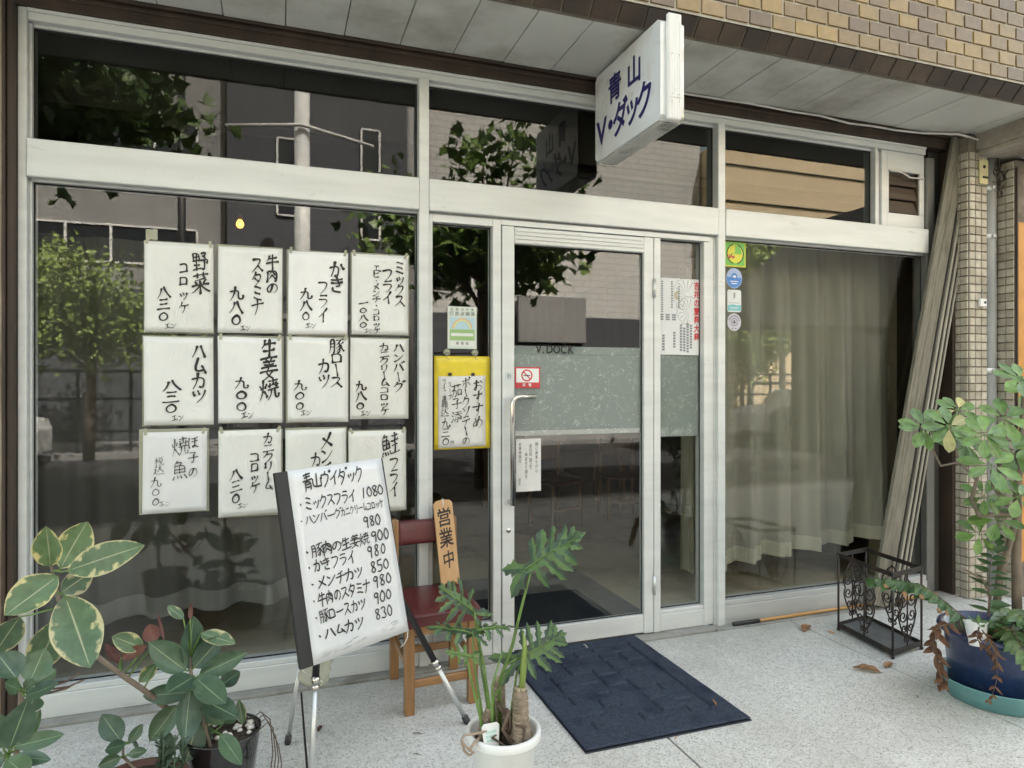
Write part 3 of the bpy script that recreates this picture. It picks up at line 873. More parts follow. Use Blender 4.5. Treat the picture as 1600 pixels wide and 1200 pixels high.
L_S=[[[-0.505,-0.881,0.274],[-0.571,-0.836,0.354],0.077],[[-0.48,-0.89,0.266],[-0.442,-0.86,0.312],0.037],[[-0.486,-0.909,0.273],[-0.533,-0.977,0.296],0.046],[[-0.479,-0.911,0.239],[-0.414,-0.955,0.263],0.034],[[-0.501,-0.904,0.231],[-0.564,-0.924,0.22],0.045],[[-0.477,-0.848,0.248],[-0.463,-0.811,0.215],0.031]]
L_STEMV=[[-0.229,-0.829,0.166],[-0.376,-0.82,0.34],[-0.444,-0.839,0.422],[-0.517,-0.856,0.499],[-0.579,-0.876,0.573],[-0.648,-0.863,0.653],[-0.688,-0.859,0.747],[-0.703,-0.865,0.825],[-0.715,-0.861,0.893]]
L_STEMP=[[-0.212,-0.845,0.164],[-0.234,-0.848,0.242],[-0.264,-0.849,0.327],[-0.283,-0.842,0.408],[-0.295,-0.827,0.468],[-0.296,-0.816,0.512]]
L_STEMP2=[[-0.234,-0.848,0.064],[-0.221,-0.916,0.21],[-0.236,-0.911,0.273],[-0.255,-0.862,0.316]]
L_STEMB=[[-0.735,-1.171,0.252],[-0.715,-1.199,0.362],[-0.704,-1.182,0.512],[-0.701,-1.183,0.61]]
L_STEMB2=[[-0.717,-1.209,0.335],[-0.722,-1.229,0.449]]
L_STEMS=[[-0.501,-0.861,0.124],[-0.498,-0.883,0.22],[-0.498,-0.883,0.27]]
L_Q=[[[0.807,-1.318,0.857],[0.968,-1.449,0.999],0.203],[[0.637,-1.28,0.715],[0.511,-1.3,0.822],0.17],[[0.624,-1.297,0.651],[0.47,-1.285,0.691],0.103],[[0.645,-1.283,0.655],[0.783,-1.289,0.657],0.089],[[0.62,-1.316,0.579],[0.521,-1.345,0.619],0.07],[[0.798,-1.273,0.53],[0.957,-1.328,0.621],0.19]]
L_PET=[[[0.742,-1.232,0.435],[0.779,-1.266,0.575],[0.81,-1.298,0.747],[0.825,-1.324,0.841]],[[0.695,-1.258,0.354],[0.666,-1.269,0.51],[0.637,-1.28,0.715]],[[0.669,-1.259,0.359],[0.637,-1.28,0.535],[0.626,-1.297,0.651]],[[0.699,-1.27,0.343],[0.671,-1.281,0.53],[0.645,-1.283,0.655]],[[0.654,-1.286,0.366],[0.617,-1.294,0.511],[0.604,-1.311,0.575]],[[0.742,-1.232,0.426],[0.762,-1.25,0.505],[0.794,-1.271,0.53]],[[0.716,-1.244,0.394],[0.793,-1.25,0.493]],[[0.779,-1.266,0.369],[0.801,-1.252,0.468],[0.813,-1.267,0.514]],[[0.694,-1.3,0.346],[0.694,-1.3,0.462],[0.738,-1.283,0.571]]]
L_SPEAR=[[0.81,-1.277,0.419],[0.817,-1.279,0.501],[0.821,-1.281,0.575],[0.817,-1.279,0.621]]
L_TRUNK=[[[0.799,-1.294,0.24],[0.799,-1.294,0.322],[0.806,-1.275,0.419]],[[0.754,-1.194,0.281],[0.748,-1.213,0.375],[0.745,-1.222,0.44]],[[0.664,-1.289,0.278],[0.674,-1.271,0.324],[0.692,-1.267,0.359]]]
L_CL=[[2.954,-1.083,1.286],[3.021,-1.159,1.293],[3.033,-1.322,1.262],[3.265,-1.245,1.332],[3.01,-1.367,1.134],[3.208,-1.331,1.172],[3.123,-1.407,0.991],[3.129,-1.25,0.969],[3.395,-1.237,1.519],[3.157,-1.101,1.368],[3.156,-1.207,0.778],[3.191,-1.272,0.858],[3.242,-1.449,1.209],[3.64,-1.27,1.368],[3.628,-1.16,1.477],[3.364,-1.385,0.948],[3.674,-1.388,1.128],[3.892,-1.146,0.96],[3.195,-1.114,1.211],[3.545,-1.184,1.302]]
L_STRUNK=[[[3.328,-1.267,0.321],[3.323,-1.265,0.641],[3.328,-1.267,1.006],[3.346,-1.273,1.22],[3.41,-1.242,1.432]],[[3.21,-1.247,0.404],[3.228,-1.253,0.585],[3.279,-1.271,0.767],[3.334,-1.269,0.915]],[[3.334,-1.269,0.866],[3.212,-1.258,0.881],[3.116,-1.235,0.874],[3.073,-1.23,0.954],[3.066,-1.26,1.048],[3.057,-1.278,1.096]],[[3.323,-1.265,0.884],[3.178,-1.299,0.959],[3.068,-1.335,1.029],[3.01,-1.367,1.109]],[[3.066,-1.26,1.048],[3.069,-1.176,1.122],[3.002,-1.132,1.101],[2.98,-1.103,1.185],[2.96,-1.085,1.262]],[[3.069,-1.176,1.122],[3.041,-1.166,1.22],[3.023,-1.16,1.281]],[[3.346,-1.273,1.22],[3.308,-1.366,1.228],[3.31,-1.419,1.204]],[[3.149,-1.257,0.414],[3.157,-1.26,0.504],[3.121,-1.247,0.579],[3.041,-1.198,0.634]]]
L_FERN=[[[3.001,-1.259,0.408],[2.937,-1.183,0.489],[2.897,-1.116,0.534],[2.825,-1.038,0.54],[2.756,-0.961,0.532]],[[3.09,-1.343,0.419],[3.073,-1.411,0.487],[3.042,-1.485,0.486],[3.054,-1.542,0.436]],[[3.099,-1.293,0.416],[3.119,-1.279,0.543],[3.147,-1.267,0.657],[3.19,-1.261,0.772]],[[3.197,-1.327,0.357],[3.016,-1.476,0.39],[2.969,-1.544,0.353],[2.975,-1.567,0.268]],[[3.252,-1.346,0.431],[3.364,-1.385,0.52],[3.475,-1.424,0.52],[3.559,-1.453,0.461]]]
L_DRY=[[[2.898,-1.276,0.405],[2.791,-1.291,0.409],[2.751,-1.298,0.331],[2.745,-1.328,0.244],[2.742,-1.348,0.177]],[[2.972,-1.354,0.394],[2.899,-1.435,0.39],[2.872,-1.489,0.332],[2.847,-1.501,0.232],[2.799,-1.506,0.175]],[[2.978,-1.335,0.401],[2.874,-1.405,0.382],[2.879,-1.449,0.356],[2.892,-1.475,0.31]]]
L_CUP=[2.926,-1.338,0.38]
# ------------------------------------------------------------------ the ground, the street
mb = MB(); mb.box(-220, 220, -220, 120, -0.40, -0.16, 0); struct(mb.build("ground", M['asphalt']))
mb = MB(); mb.box(-60, 60, -12.6, -4.62, -0.156, -0.118, 0); struct(mb.build("road", M['asphalt']))
mb = MB(); mb.box(-60, 60, -4.36, 0.09, -0.10, -0.012, 0); struct(mb.build("pavement_base", M['joint']))
mb = MB(); mb.box(-60, 60, -4.60, -4.364, -0.155, 0.002, 0.012); struct(mb.build("kerb", M['concrete']))
mb = MB()
xs = [-14.5, -13.04, -11.6, -10.1, -8.65, -7.19, -5.73, -4.27, -2.81, -1.35, 0.11, 1.56, 3.055, 4.52, 5.98, 7.44, 8.9, 10.4, 11.8, 13.3]
for a, b in zip(xs[:-1], xs[1:]):
    mb.box(a + 0.0045, b - 0.0045, -3.10, -0.075, -0.011, 0.0, 0.002)
    mb.box(a + 0.0045, b - 0.0045, -4.355, -3.106, -0.011, 0.0, 0.002)
struct(mb.build("pavement", M['terrazzo']))
mb = MB(); mb.box(-1.6, 2.505, -0.070, 0.085, -0.011, 0.014, 0.004); mb.box(2.512, 6.0, -0.070, 0.085, -0.011, 0.006, 0.003)
struct(mb.build("threshold_strip", M['concrete']))
mb = MB(); mb.box(-60, 60, -30, -12.7, -0.155, 0.0, 0.01); struct(mb.build("far_pavement", M['far_conc']))

# ------------------------------------------------------------------ the building
bld = thing("restaurant_building", "street front building with ochre tiled overhang above the aluminium shopfront", "building", (1.7, 0.0, 0.0))
# upper storeys behind the tiles
mb = MB(); mb.box(-14, 16, -0.672, 9, 3.318, 10.0, 0.01); mb.build("upper_wall", M['wall_upper'], bld)


def tile_panel(mb, o, U, V, N, nu, nv, pu, pv, gap, stagger=0.0, th=0.008, bev=0.002, tints=None, rnd=random):
    o, U, V, N = [Vector(a) for a in (o, U, V, N)]
    for j in range(nv):
        sh = stagger * (j % 2) * pu
        for i in range(nu):
            u0, u1 = i * pu + gap / 2 - sh, (i + 1) * pu - gap / 2 - sh
            v0, v1 = j * pv + gap / 2, (j + 1) * pv - gap / 2
            t = rnd.random() if tints is None else tints(i, j)
            j1, j2 = rnd.uniform(-0.0012, 0.0012), rnd.uniform(-0.0012, 0.0012)
            a = mb.verts([o + U * u + V * v for u, v in ((u0, v0), (u1, v0), (u1, v1), (u0, v1))])
            b = mb.verts([o + U * (u + du) + V * (v + dv) + N * (th + jj) for u, v, du, dv, jj in ((u0, v0, bev, bev, j1), (u1, v0, -bev, bev, j2), (u1, v1, -bev, -bev, j2), (u0, v1, bev, -bev, j1))])
            mb.face(b, False, t)
            for k in range(4):
                k2 = (k + 1) % 4
                mb.face([a[k], a[k2], b[k2], b[k]], False, t)


rt = random.Random(3)
mb = MB()
tile_panel(mb, (-1.9, -0.676, 3.312), (1, 0, 0), (0, 0, 1), (0, -1, 0), 66, 14, 0.1432, 0.0815, 0.011, 0.5, rnd=rt)
mb.build("tile_cladding", M['cladding'], bld)
mb = MB(); mb.box(-14, 16, -0.676, -0.6725, 3.305, 4.6, 0); mb.build("cladding_grout", M['grout'], bld)
# slanted soffit edge: grimy tiles, underside shade also put into their dark colour
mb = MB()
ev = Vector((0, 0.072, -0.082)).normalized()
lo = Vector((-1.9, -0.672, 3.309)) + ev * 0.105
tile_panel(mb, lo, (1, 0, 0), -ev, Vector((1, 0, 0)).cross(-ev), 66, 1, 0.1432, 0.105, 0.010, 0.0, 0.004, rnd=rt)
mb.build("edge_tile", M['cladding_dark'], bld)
mb = MB()
p = [(-0.6695, 3.316), (-0.5985, 3.232), (-0.585, 3.232), (-0.585, 3.316)]
a = mb.verts([(-14, y, z) for y, z in p]); b = mb.verts([(16, y, z) for y, z in p])
mb.face(a); mb.face(b[::-1])
for k in range(4): mb.face([a[k], b[k], b[(k + 1) % 4], a[(k + 1) % 4]])
mb.build("soffit_edge", M['grout_dark'], bld)
# soffit boards
mb = MB()
x = -1.915
rs = random.Random(5)
while x < 4.55:
    dz = rs.uniform(-0.0015, 0.0015)
    mb.box(x + 0.0022, x + 0.2790 - 0.0022, -0.583, -0.047, 3.235 + dz, 3.25, 0.0015)
    x += 0.2790
mb.build("soffit_board", M['soffit'], bld)
mb = MB(); mb.box(-14, 16, -0.584, 0.6, 3.2515, 3.316, 0); mb.build("soffit_backing", M['black_gap'], bld)
mb = MB()
mb.box(-1.9, 4.60, -0.046, -0.022, 3.222, 3.2505, 0.004)
mb.box(-1.9, 4.60, -0.020, 0.14, 3.150, 3.2505, 0.003)
mb.box(-1.9, 4.60, -0.030, -0.0205, 3.196, 3.216, 0.003)
mb.build("head_trim", M['brown_steel'], bld)
# beam of the next building past the soffit
mb = MB(); mb.box(4.605, 16, -0.583, -0.02, 3.12, 3.25, 0.01); mb.box(4.62, 16, -0.55, -0.06, 3.08, 3.119, 0.004); mb.build("neighbour_beam", M['plaster'], bld)
# left pillar: brown channel and tile edge
mb = MB()
mb.box(-1.100, -1.071, -0.05, 0.12, 0.0, 3.149, 0.004); mb.box(-1.112, -1.1005, -0.062, 0.1, 0.0, 3.149, 0.003)
mb.build("steel_channel", M['brown_steel'], bld)
mb = MB(); mb.box(-1.9, -1.127, -0.050, 0.12, 0.0, 3.149, 0.002); mb.build("left_pillar", M['grout_dark'], bld)
mb = MB(); tile_panel(mb, (-1.9, -0.051, 0.01), (1, 0, 0), (0, 0, 1), (0, -1, 0), 7, 28, 0.1095, 0.112, 0.007, 0, rnd=rt)
mb.build("pillar_tile", M['mosaic'], bld)
mb = MB(); mb.box(-1.1265, -1.1125, -0.058, 0.1, 0.0, 3.149, 0.004); mb.build("pillar_edge", wood("worn_edge_wood", (0.25, 0.21, 0.15), (0.42, 0.37, 0.28), 2, 30, 0.8, wear=(0.12, 0.08, 0.05)), bld)
# right pillar, its mosaic on the face and on the left side
mb = MB(); mb.box(4.528, 4.70, -0.137, 0.3, 0.0, 3.22, 0.001); mb.box(4.70, 4.845, -0.02, 0.3, 0.0, 3.2, 0.0); mb.build("mosaic_pillar", M['grout_dark'], bld)
mb = MB()
tile_panel(mb, (4.5285, -0.1372, 0.0), (1, 0, 0), (0, 0, 1), (0, -1, 0), 3, 54, 0.0572, 0.0575, 0.0065, 0, rnd=rt)
tile_panel(mb, (4.5278, 0.093, 0.0), (0, -1, 0), (0, 0, 1), (-1, 0, 0), 4, 54, 0.0575, 0.0575, 0.0065, 0, rnd=rt)
mb.build("mosaic_tile", M['mosaic'], bld)
mb = MB(); mb.box(4.848, 5.6, -0.232, 0.3, 0.0, 3.05, 0.001); mb.build("next_pillar", M['grout_dark'], bld)
mb = MB()
tile_panel(mb, (4.8478, -0.001, 0.0), (0, -1, 0), (0, 0, 1), (-1, 0, 0), 4, 53, 0.0575, 0.0575, 0.0065, 0, rnd=rt)
mb.build("next_pillar_tile", M['mosaic'], bld)
mb = MB(); mb.box(4.849, 4.862, -0.248, -0.2335, 0.0, 3.0, 0.003); mb.build("next_door_trim", M['brown_steel'], bld)
mb = MB(); mb.box(4.863, 5.7, -0.246, -0.2335, 0.25, 2.62, 0.004); mb.build("next_door_board", M['orange_board'], bld)
mb = MB(); mb.box(5.75, 16, -0.06, 0.3, 0.0, 3.1, 0.0); mb.build("next_wall", M['plaster'], bld)
mb = MB(); mb.box(-14, -1.905, -0.06, 0.3, 0.0, 3.25, 0.0); mb.build("next_wall", M['plaster'], bld)
# recess between the window jamb and the pillar
mb = MB(); mb.box(4.495, 4.5215, -0.05, 0.14, 0.0, 3.149, 0.004); mb.build("steel_channel", M['brown_steel'], bld)
mb = MB(); mb.box(4.388, 4.4945, 0.055, 0.14, 0.0, 3.149, 0.002); mb.build("recess_panel", simple("dark_recess_panel", (0.045, 0.042, 0.038), 0.6, var=0.4, stretch=(1, 1, 0.2), scale=8), bld)
# the room behind the glass
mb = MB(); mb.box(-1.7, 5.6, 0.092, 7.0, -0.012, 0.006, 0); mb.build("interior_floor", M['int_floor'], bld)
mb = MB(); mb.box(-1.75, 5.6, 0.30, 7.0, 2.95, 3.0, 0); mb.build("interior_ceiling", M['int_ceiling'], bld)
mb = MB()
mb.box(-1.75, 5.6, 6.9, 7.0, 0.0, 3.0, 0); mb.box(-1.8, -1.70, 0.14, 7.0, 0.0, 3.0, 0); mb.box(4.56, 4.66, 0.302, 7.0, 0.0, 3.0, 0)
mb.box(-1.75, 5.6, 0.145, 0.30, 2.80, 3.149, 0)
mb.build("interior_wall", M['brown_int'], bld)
mb = MB(); mb.box(4.36, 4.558, 0.46, 0.54, 0.0, 3.0, 0); mb.build("interior_panel", simple("brown_side_panel", (0.30, 0.25, 0.17), 0.7, var=0.12), bld)
mb = MB(); mb.box(4.405, 4.47, 0.445, 0.4595, 1.48, 1.63, 0.004); mb.box(4.41, 4.465, 0.445, 0.4595, 1.36, 1.42, 0.004); mb.build("light_switch", M['mosaic'], bld)

# ------------------------------------------------------------------ the shopfront
sf = thing("shopfront", "cream aluminium shopfront with large windows, transom lights and a glass door", "shopfront", (1.6, 0.0, 0.0))
YF, YB = 0.0, 0.10


def frame(name, boxes, mat='alu', parent=None):
    mb = MB()
    for bx in boxes: mb.box(*bx)
    return mb.build(name, M[mat], parent or sf)


frame("jamb", [(-1.070, -1.037, -0.014, YB, 0.0, 3.147, 0.003), (-1.0365, -1.026, 0.02, YB, 0.14, 3.094, 0.002)])
frame("head_rail", [(-1.0365, 4.292, -0.012, YB, 3.133, 3.1485, 0.002), (-1.0365, 4.292, -0.004, YB, 3.098, 3.1325, 0.002), (-1.025, 4.29, 0.03, 0.044, 3.083, 3.0975, 0.0015)])
frame("mullion", [(0.701, 0.754, -0.016, YB, 0.0, 3.0975, 0.003)])
frame("mullion", [(2.558, 2.610, -0.016, YB, 0.0, 3.0975, 0.003), (2.541, 2.5575, 0.01, YB, 0.0, 2.398, 0.001)])
for (a, b) in ((-1.0365, 0.7005), (0.7545, 2.5575), (2.6105, 4.30)):
    frame("transom_rail", [(a, b, -0.022, YB, 2.405, 2.572, 0.004), (a, b, 0.02, YB, 2.394, 2.4045, 0.001)])
frame("sill", [(-1.0365, 0.7005, -0.010, YB, 0.0145, 0.118, 0.003), (-1.0365, 0.7005, -0.004, YB, 0.1185, 0.146, 0.003)])
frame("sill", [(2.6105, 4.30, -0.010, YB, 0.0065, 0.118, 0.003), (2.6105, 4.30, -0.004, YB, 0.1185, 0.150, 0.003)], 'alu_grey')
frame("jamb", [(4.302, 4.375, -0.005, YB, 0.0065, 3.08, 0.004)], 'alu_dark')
frame("glazing_bar", [(3.836, 3.858, 0.0, YB, 2.5725, 3.0975, 0.002), (3.8585, 3.905, 0.03, YB, 2.5725, 3.0975, 0.002), (3.9055, 3.955, 0.012, YB, 2.5725, 3.0975, 0.003)])
# ventilator panel
vent = frame("vent_panel", [(3.9555, 4.30, 0.014, 0.06, 2.5725, 2.672, 0.003), (3.9555, 4.30, 0.014, 0.06, 2.965, 3.0975, 0.003), (4.255, 4.30, 0.014, 0.06, 2.6725, 2.9645, 0.003), (3.9555, 3.972, 0.014, 0.06, 2.6725, 2.9645, 0.002)])
mb = MB()
mb.box(3.9725, 3.986, 0.02, 0.055, 2.673, 2.964, 0.002); mb.box(4.243, 4.2545, 0.02, 0.055, 2.673, 2.964, 0.002)
for k in range(3):
    z0 = 2.676 + k * 0.096
    Mx = Matrix.Translation((0, 0.04, z0 + 0.046)) @ Matrix.Rotation(math.radians(-16), 4, 'X')
    mb.box(3.9865, 4.2425, -0.006, 0.006, -0.047, 0.047, 0.002, Mx)
mb.build("louver", M['louver'], vent)
mb = MB(); mb.box(3.95, 4.31, 0.061, 0.09, 2.574, 3.09, 0); mb.build("vent_back", M['black_gap'], vent)
mb = MB()
mb.tube([(3.975, 0.006, 2.955), (4.03, 0.0, 2.958), (4.09, -0.002, 2.946), (4.15, 0.0, 2.925), (4.20, 0.0, 2.925), (4.27, 0.008, 2.932), (4.295, 0.012, 2.93)], 0.006, 8)
tag(mb.build("cable", M['wire_white']), "short white cable drooping over the top of the brown louver", "cable")


def pane(x0, x1, z0, z1, mat='glass', y=0.045, parent=None, name="window_pane"):
    mb = MB(); mb.box(x0, x1, y, y + 0.005, z0, z1, 0.0005)
    pn = mb.build(name, M[mat], parent or sf)
    mb = MB(); g = 0.006
    mb.box(x0, x1, y - 0.004, y - 0.0004, z0, z0 + g, 0.001); mb.box(x0, x1, y - 0.004, y - 0.0004, z1 - g, z1, 0.001)
    mb.box(x0, x0 + g, y - 0.0042, y - 0.0005, z0 + g + 0.0004, z1 - g - 0.0004, 0.001); mb.box(x1 - g, x1, y - 0.0042, y - 0.0005, z0 + g + 0.0004, z1 - g - 0.0004, 0.001)
    mb.build("gasket", M['black_gap'], pn)
    return pn


pane(-1.0255, 0.7005, 0.147, 2.393)
pane(-1.0255, 0.7005, 2.573, 3.0825, 'glass_dark')
pane(0.7545, 2.5575, 2.573, 3.0825, 'glass_dark')
pane(2.6105, 3.8355, 2.573, 3.0825, 'glass_dark')
pane(2.6105, 4.3015, 0.151, 2.393)
# side lights beside the door
frame("side_light_frame", [(0.7545, 0.776, 0.0, 0.09, 0.0145, 2.393, 0.002), (1.110, 1.1575, -0.004, 0.09, 0.0145, 2.393, 0.003), (0.7765, 1.1095, 0.0, 0.09, 2.353, 2.393, 0.002), (0.7765, 1.1095, 0.002, 0.09, 0.0145, 0.195, 0.003)])
pane(0.777, 1.109, 0.196, 2.352)
frame("side_light_frame", [(2.1125, 2.159, -0.004, 0.09, 0.0145, 2.362, 0.003), (2.465, 2.502, -0.002, 0.09, 0.0145, 2.362, 0.003), (2.5025, 2.537, 0.006, 0.09, 0.0145, 2.393, 0.003), (2.1595, 2.4645, 0.0, 0.09, 0.0155, 0.115, 0.003), (2.1595, 2.4645, 0.006, 0.09, 0.1155, 0.138, 0.003)])
pane(2.16, 2.464, 0.139, 2.362)
frame("door_header", [(1.158, 2.502, -0.006, 0.09, 2.364, 2.393, 0.002)])
# door leaf
door = frame("door", [(1.162, 1.232, -0.010, 0.045, 0.020, 2.360, 0.003), (2.042, 2.106, -0.010, 0.045, 0.020, 2.360, 0.003), (1.2325, 2.0415, -0.008, 0.045, 0.026, 0.132, 0.003), (1.2325, 2.0415, -0.008, 0.045, 2.266, 2.357, 0.002)])
mb = MB()
for k in range(4): mb.box(1.234, 2.040, -0.0125, -0.0085, 2.270 + k * 0.0215, 2.286 + k * 0.0215, 0.0012)
mb.build("closer_cover", M['alu'], door)
pane(1.2325, 2.0415, 0.1325, 2.2655, 'glass', 0.016, door, "door_pane")
mb = MB(); mb.box(1.2335, 2.0405, 0.0225, 0.0238, *[facade(0, z, 0.022)[1] for z in (1.206, 1.705)], 0.0002); mb.build("frosted_film", M['film'], door)
mb = MB(); mb.box(2.162, 2.462, 0.0515, 0.0528, 1.173, 1.668, 0.0002); mb.build("frosted_film", M['film'], sf)
# pull handle: angled top bent into the leaf, straight grip below
mb = MB()
mb.tube([(1.345, -0.030, 1.424), (1.25, -0.055, 1.424), (1.225, -0.060, 1.420), (1.207, -0.062, 1.404), (1.203, -0.062, 1.38), (1.203, -0.062, 0.835)], 0.0145, 14)
mb.box(1.189, 1.217, -0.058, -0.011, 0.838, 0.862, 0.003)
mb.box(1.325, 1.352, -0.034, 0.0145, 1.410, 1.437, 0.003)
mb.build("handle", M['chrome'], door)
mb = MB()
Mx = Matrix.Translation((1.196, -0.010, 0.691)) @ Matrix.Rotation(math.pi / 2, 4, 'X')
mb.lathe((0, 0, 0), [(0.0, 0.006), (0.007, 0.006), (0.0075, 0.004), (0.013, 0.004), (0.014, 0.0)], 20)
mb.v = [tuple(Mx @ Vector(p)) for p in mb.v]
mb.box(1.1945, 1.1975, -0.0185, -0.0155, 0.686, 0.696, 0.0005)
mb.build("lock", M['chrome'], door)
for z in (0.30, 2.06):
    mb = MB()
    mb.tube([(2.1085, -0.016, z - 0.055), (2.1085, -0.016, z + 0.055)], 0.0085, 12)
    for k in (-0.02, 0.02): mb.tube([(2.1085, -0.016, z + k - 0.001), (2.1085, -0.016, z + k + 0.001)], 0.0095, 12)
    mb.build("hinge", M['steel'], door)
fr = ((1.372, 0.0155, 1.69), (1, 0, 0), (0, 0, 1), (0, -1, 0))
letters([(c, x, 0, 0.050, 0.056, 0) for c, x in zip("V.DOCK", (0.012, 0.040, 0.079, 0.122, 0.165, 0.212))], fr, "lettering", M['ink'], door, bold=0.02)

# ------------------------------------------------------------------ interior things
def wavy(x0, x1, ztop, zb, y, amp, per, seed, lean=0.0):
    rr = random.Random(seed)
    ph = [rr.uniform(0, 6.28) for _ in range(3)]
    def fn(u, v):
        x = x0 + (x1 - x0) * u
        w = math.sin(x * 6.283 / per + ph[0] + 0.8 * math.sin(x * 2.1 + ph[1])) + 0.45 * math.sin(x * 6.283 / (per * 0.43) + ph[2] + v)
        f = 0.55 + 0.45 * (1 - v)
        zz = zb(x) + 0.010 * math.sin(x * 6.283 / per + ph[0]) 
        return Vector((x + lean * v, y + amp * w * f, zz + (ztop - zz) * v))
    return fn


ct = thing("window_curtain", "beige net curtain with a deep hem behind the right window", "curtain", (3.3, 0.32, 0))
mb = MB(); mb.grid(wavy(2.70, 4.37, 2.55, lambda x: 0.245 + 0.075 * (x - 2.75), 0.34, 0.046, 0.27, 4), 150, 24); cl_o = mb.build("cloth", M['curtain'], ct)
mb = MB(); g = wavy(2.70, 4.37, 2.55, lambda x: 0.245 + 0.075 * (x - 2.75), 0.34, 0.046, 0.27, 4)
mb.grid(lambda u, v: g(u, v * 0.045) + Vector((0, -0.003, 0)), 150, 2); mb.build("hem", M['curtain_pale'], cl_o)
mb = MB(); mb.grid(wavy(2.66, 2.80, 2.3, lambda x: 0.185, 0.52, 0.035, 0.09, 9), 30, 16)
tag(mb.build("side_curtain", M['curtain_pale']), "narrow gathered cream curtain seen through the side light right of the door", "curtain")
mb = MB(); mb.box(2.815, 2.85, 0.50, 0.54, 0.007, 2.6, 0.003); tag(mb.build("curtain_post", flat("pale_post", (0.42, 0.38, 0.25))), "thin pale upright post beside the narrow cream curtain", "post")
cd = thing("window_curtain", "dark grey curtain hanging behind the left window below the paper menus", "curtain", (-0.3, 0.32, 0))
mb = MB(); gf = wavy(-1.12, 0.66, 2.22, lambda x: 0.31 + 0.03 * (x + 0.8), 0.33, 0.026, 0.26, 2); mb.grid(gf, 120, 20); c1 = mb.build("cloth", M['curtain_dark'], cd)
mb = MB(); mb.grid(lambda u, v: gf(u, v * 0.055) + Vector((0, -0.003, 0)), 120, 2); mb.build("hem", make_curtain("grey_hem", (0.23, 0.23, 0.215), 0.2), c1)

pl = thing("pendant_lamp", "small glowing bulb hanging from a cord behind the left window", "lamp", (-0.242, 1.5, 2.95))
mb = MB(); mb.tube([(-0.242, 1.5, 2.95), (-0.242, 1.5, 2.66)], 0.006, 8); mb.build("cord", M['chair_wood'], pl)
mb = MB(); mb.lathe((-0.242, 1.5, 2.625), [(0.0, 0.05), (0.012, 0.05), (0.016, 0.0), (0.0, 0.0)], 16); mb.build("socket", M['chair_wood'], pl)
mb = MB(); mb.lathe((-0.242, 1.5, 2.565), [(0.0, 0.0), (0.014, 0.004), (0.026, 0.022), (0.024, 0.038), (0.012, 0.058), (0.0, 0.06)], 18); mb.build("bulb", emit("warm_bulb", (1.0, 0.34, 0.05), 0.9), pl)

mb = MB(); mb.box(0.95, 2.25, 0.16, 1.40, 0.0065, 0.013, 0.003); tag(mb.build("door_mat", M['int_mat']), "large grey mat on the beige floor inside the door", "mat")
mb = MB(); mb.box(0.85, 2.025, 0.20, 0.91, 0.0135, 0.021, 0.004); tag(mb.build("door_mat", M['int_mat_dark']), "charcoal mat lying on the larger grey mat inside the door", "mat")


def int_chair(loc, rot, label):
    t = thing("wooden_chair", label, "chair", loc, "wooden chairs inside the restaurant")
    t.rotation_euler = (0, 0, rot)
    for sx in (-1, 1):
        mb = MB(); mb.box(sx * 0.19 - 0.018, sx * 0.19 + 0.018, -0.2, -0.165, 0.0, 0.45, 0.004); mb.build("leg", M['chair_wood'], t, False)
        mb = MB(); mb.box(sx * 0.19 - 0.018, sx * 0.19 + 0.018, 0.165, 0.2, 0.0, 0.86, 0.004); mb.build("leg", M['chair_wood'], t, False)
    mb = MB(); mb.box(-0.21, 0.21, -0.21, 0.21, 0.4505, 0.49, 0.01); mb.build("seat", M['leather'], t, False)
    mb = MB(); mb.box(-0.17, 0.17, 0.170, 0.195, 0.68, 0.82, 0.006); mb.build("backrest", M['chair_wood'], t, False)
    mb = MB(); mb.box(-0.17, 0.17, -0.19, -0.172, 0.18, 0.215, 0.004); mb.build("stretcher", M['chair_rail'], t, False)
    return t


int_chair((2.75, 3.0, 0.006), 0.3, "dim wooden chair seen through the lower half of the door glass")
int_chair((3.6, 3.15, 0.006), -0.2, "dim wooden chair in the dark room, right of the other chair behind the door")
tb = thing("dining_table", "dark dining table standing in the unlit room behind the door", "table", (3.1, 3.9, 0.006))
mb = MB(); mb.box(2.3, 3.9, 3.5, 4.3, 0.70, 0.735, 0.005); mb.build("tabletop", M['brown_int'], tb)
for (x, y) in ((2.36, 3.56), (3.84, 3.56), (2.36, 4.24), (3.84, 4.24)):
    mb = MB(); mb.box(x - 0.03, x + 0.03, y - 0.03, y + 0.03, 0.006, 0.6995, 0.004); mb.build("leg", M['chair_wood'], tb)
mb = MB(); mb.lathe((2.95, 3.75, 0.735), [(0.0, 0.0), (0.17, 0.0), (0.24, 0.07), (0.25, 0.16), (0.19, 0.26), (0.08, 0.30), (0.0, 0.305)], 28)
tag(mb.build("cloth_bundle", flat("pale_cloth", (0.42, 0.43, 0.40), 0.9)), "pale rounded cloth bundle on the table inside the door", "bundle")

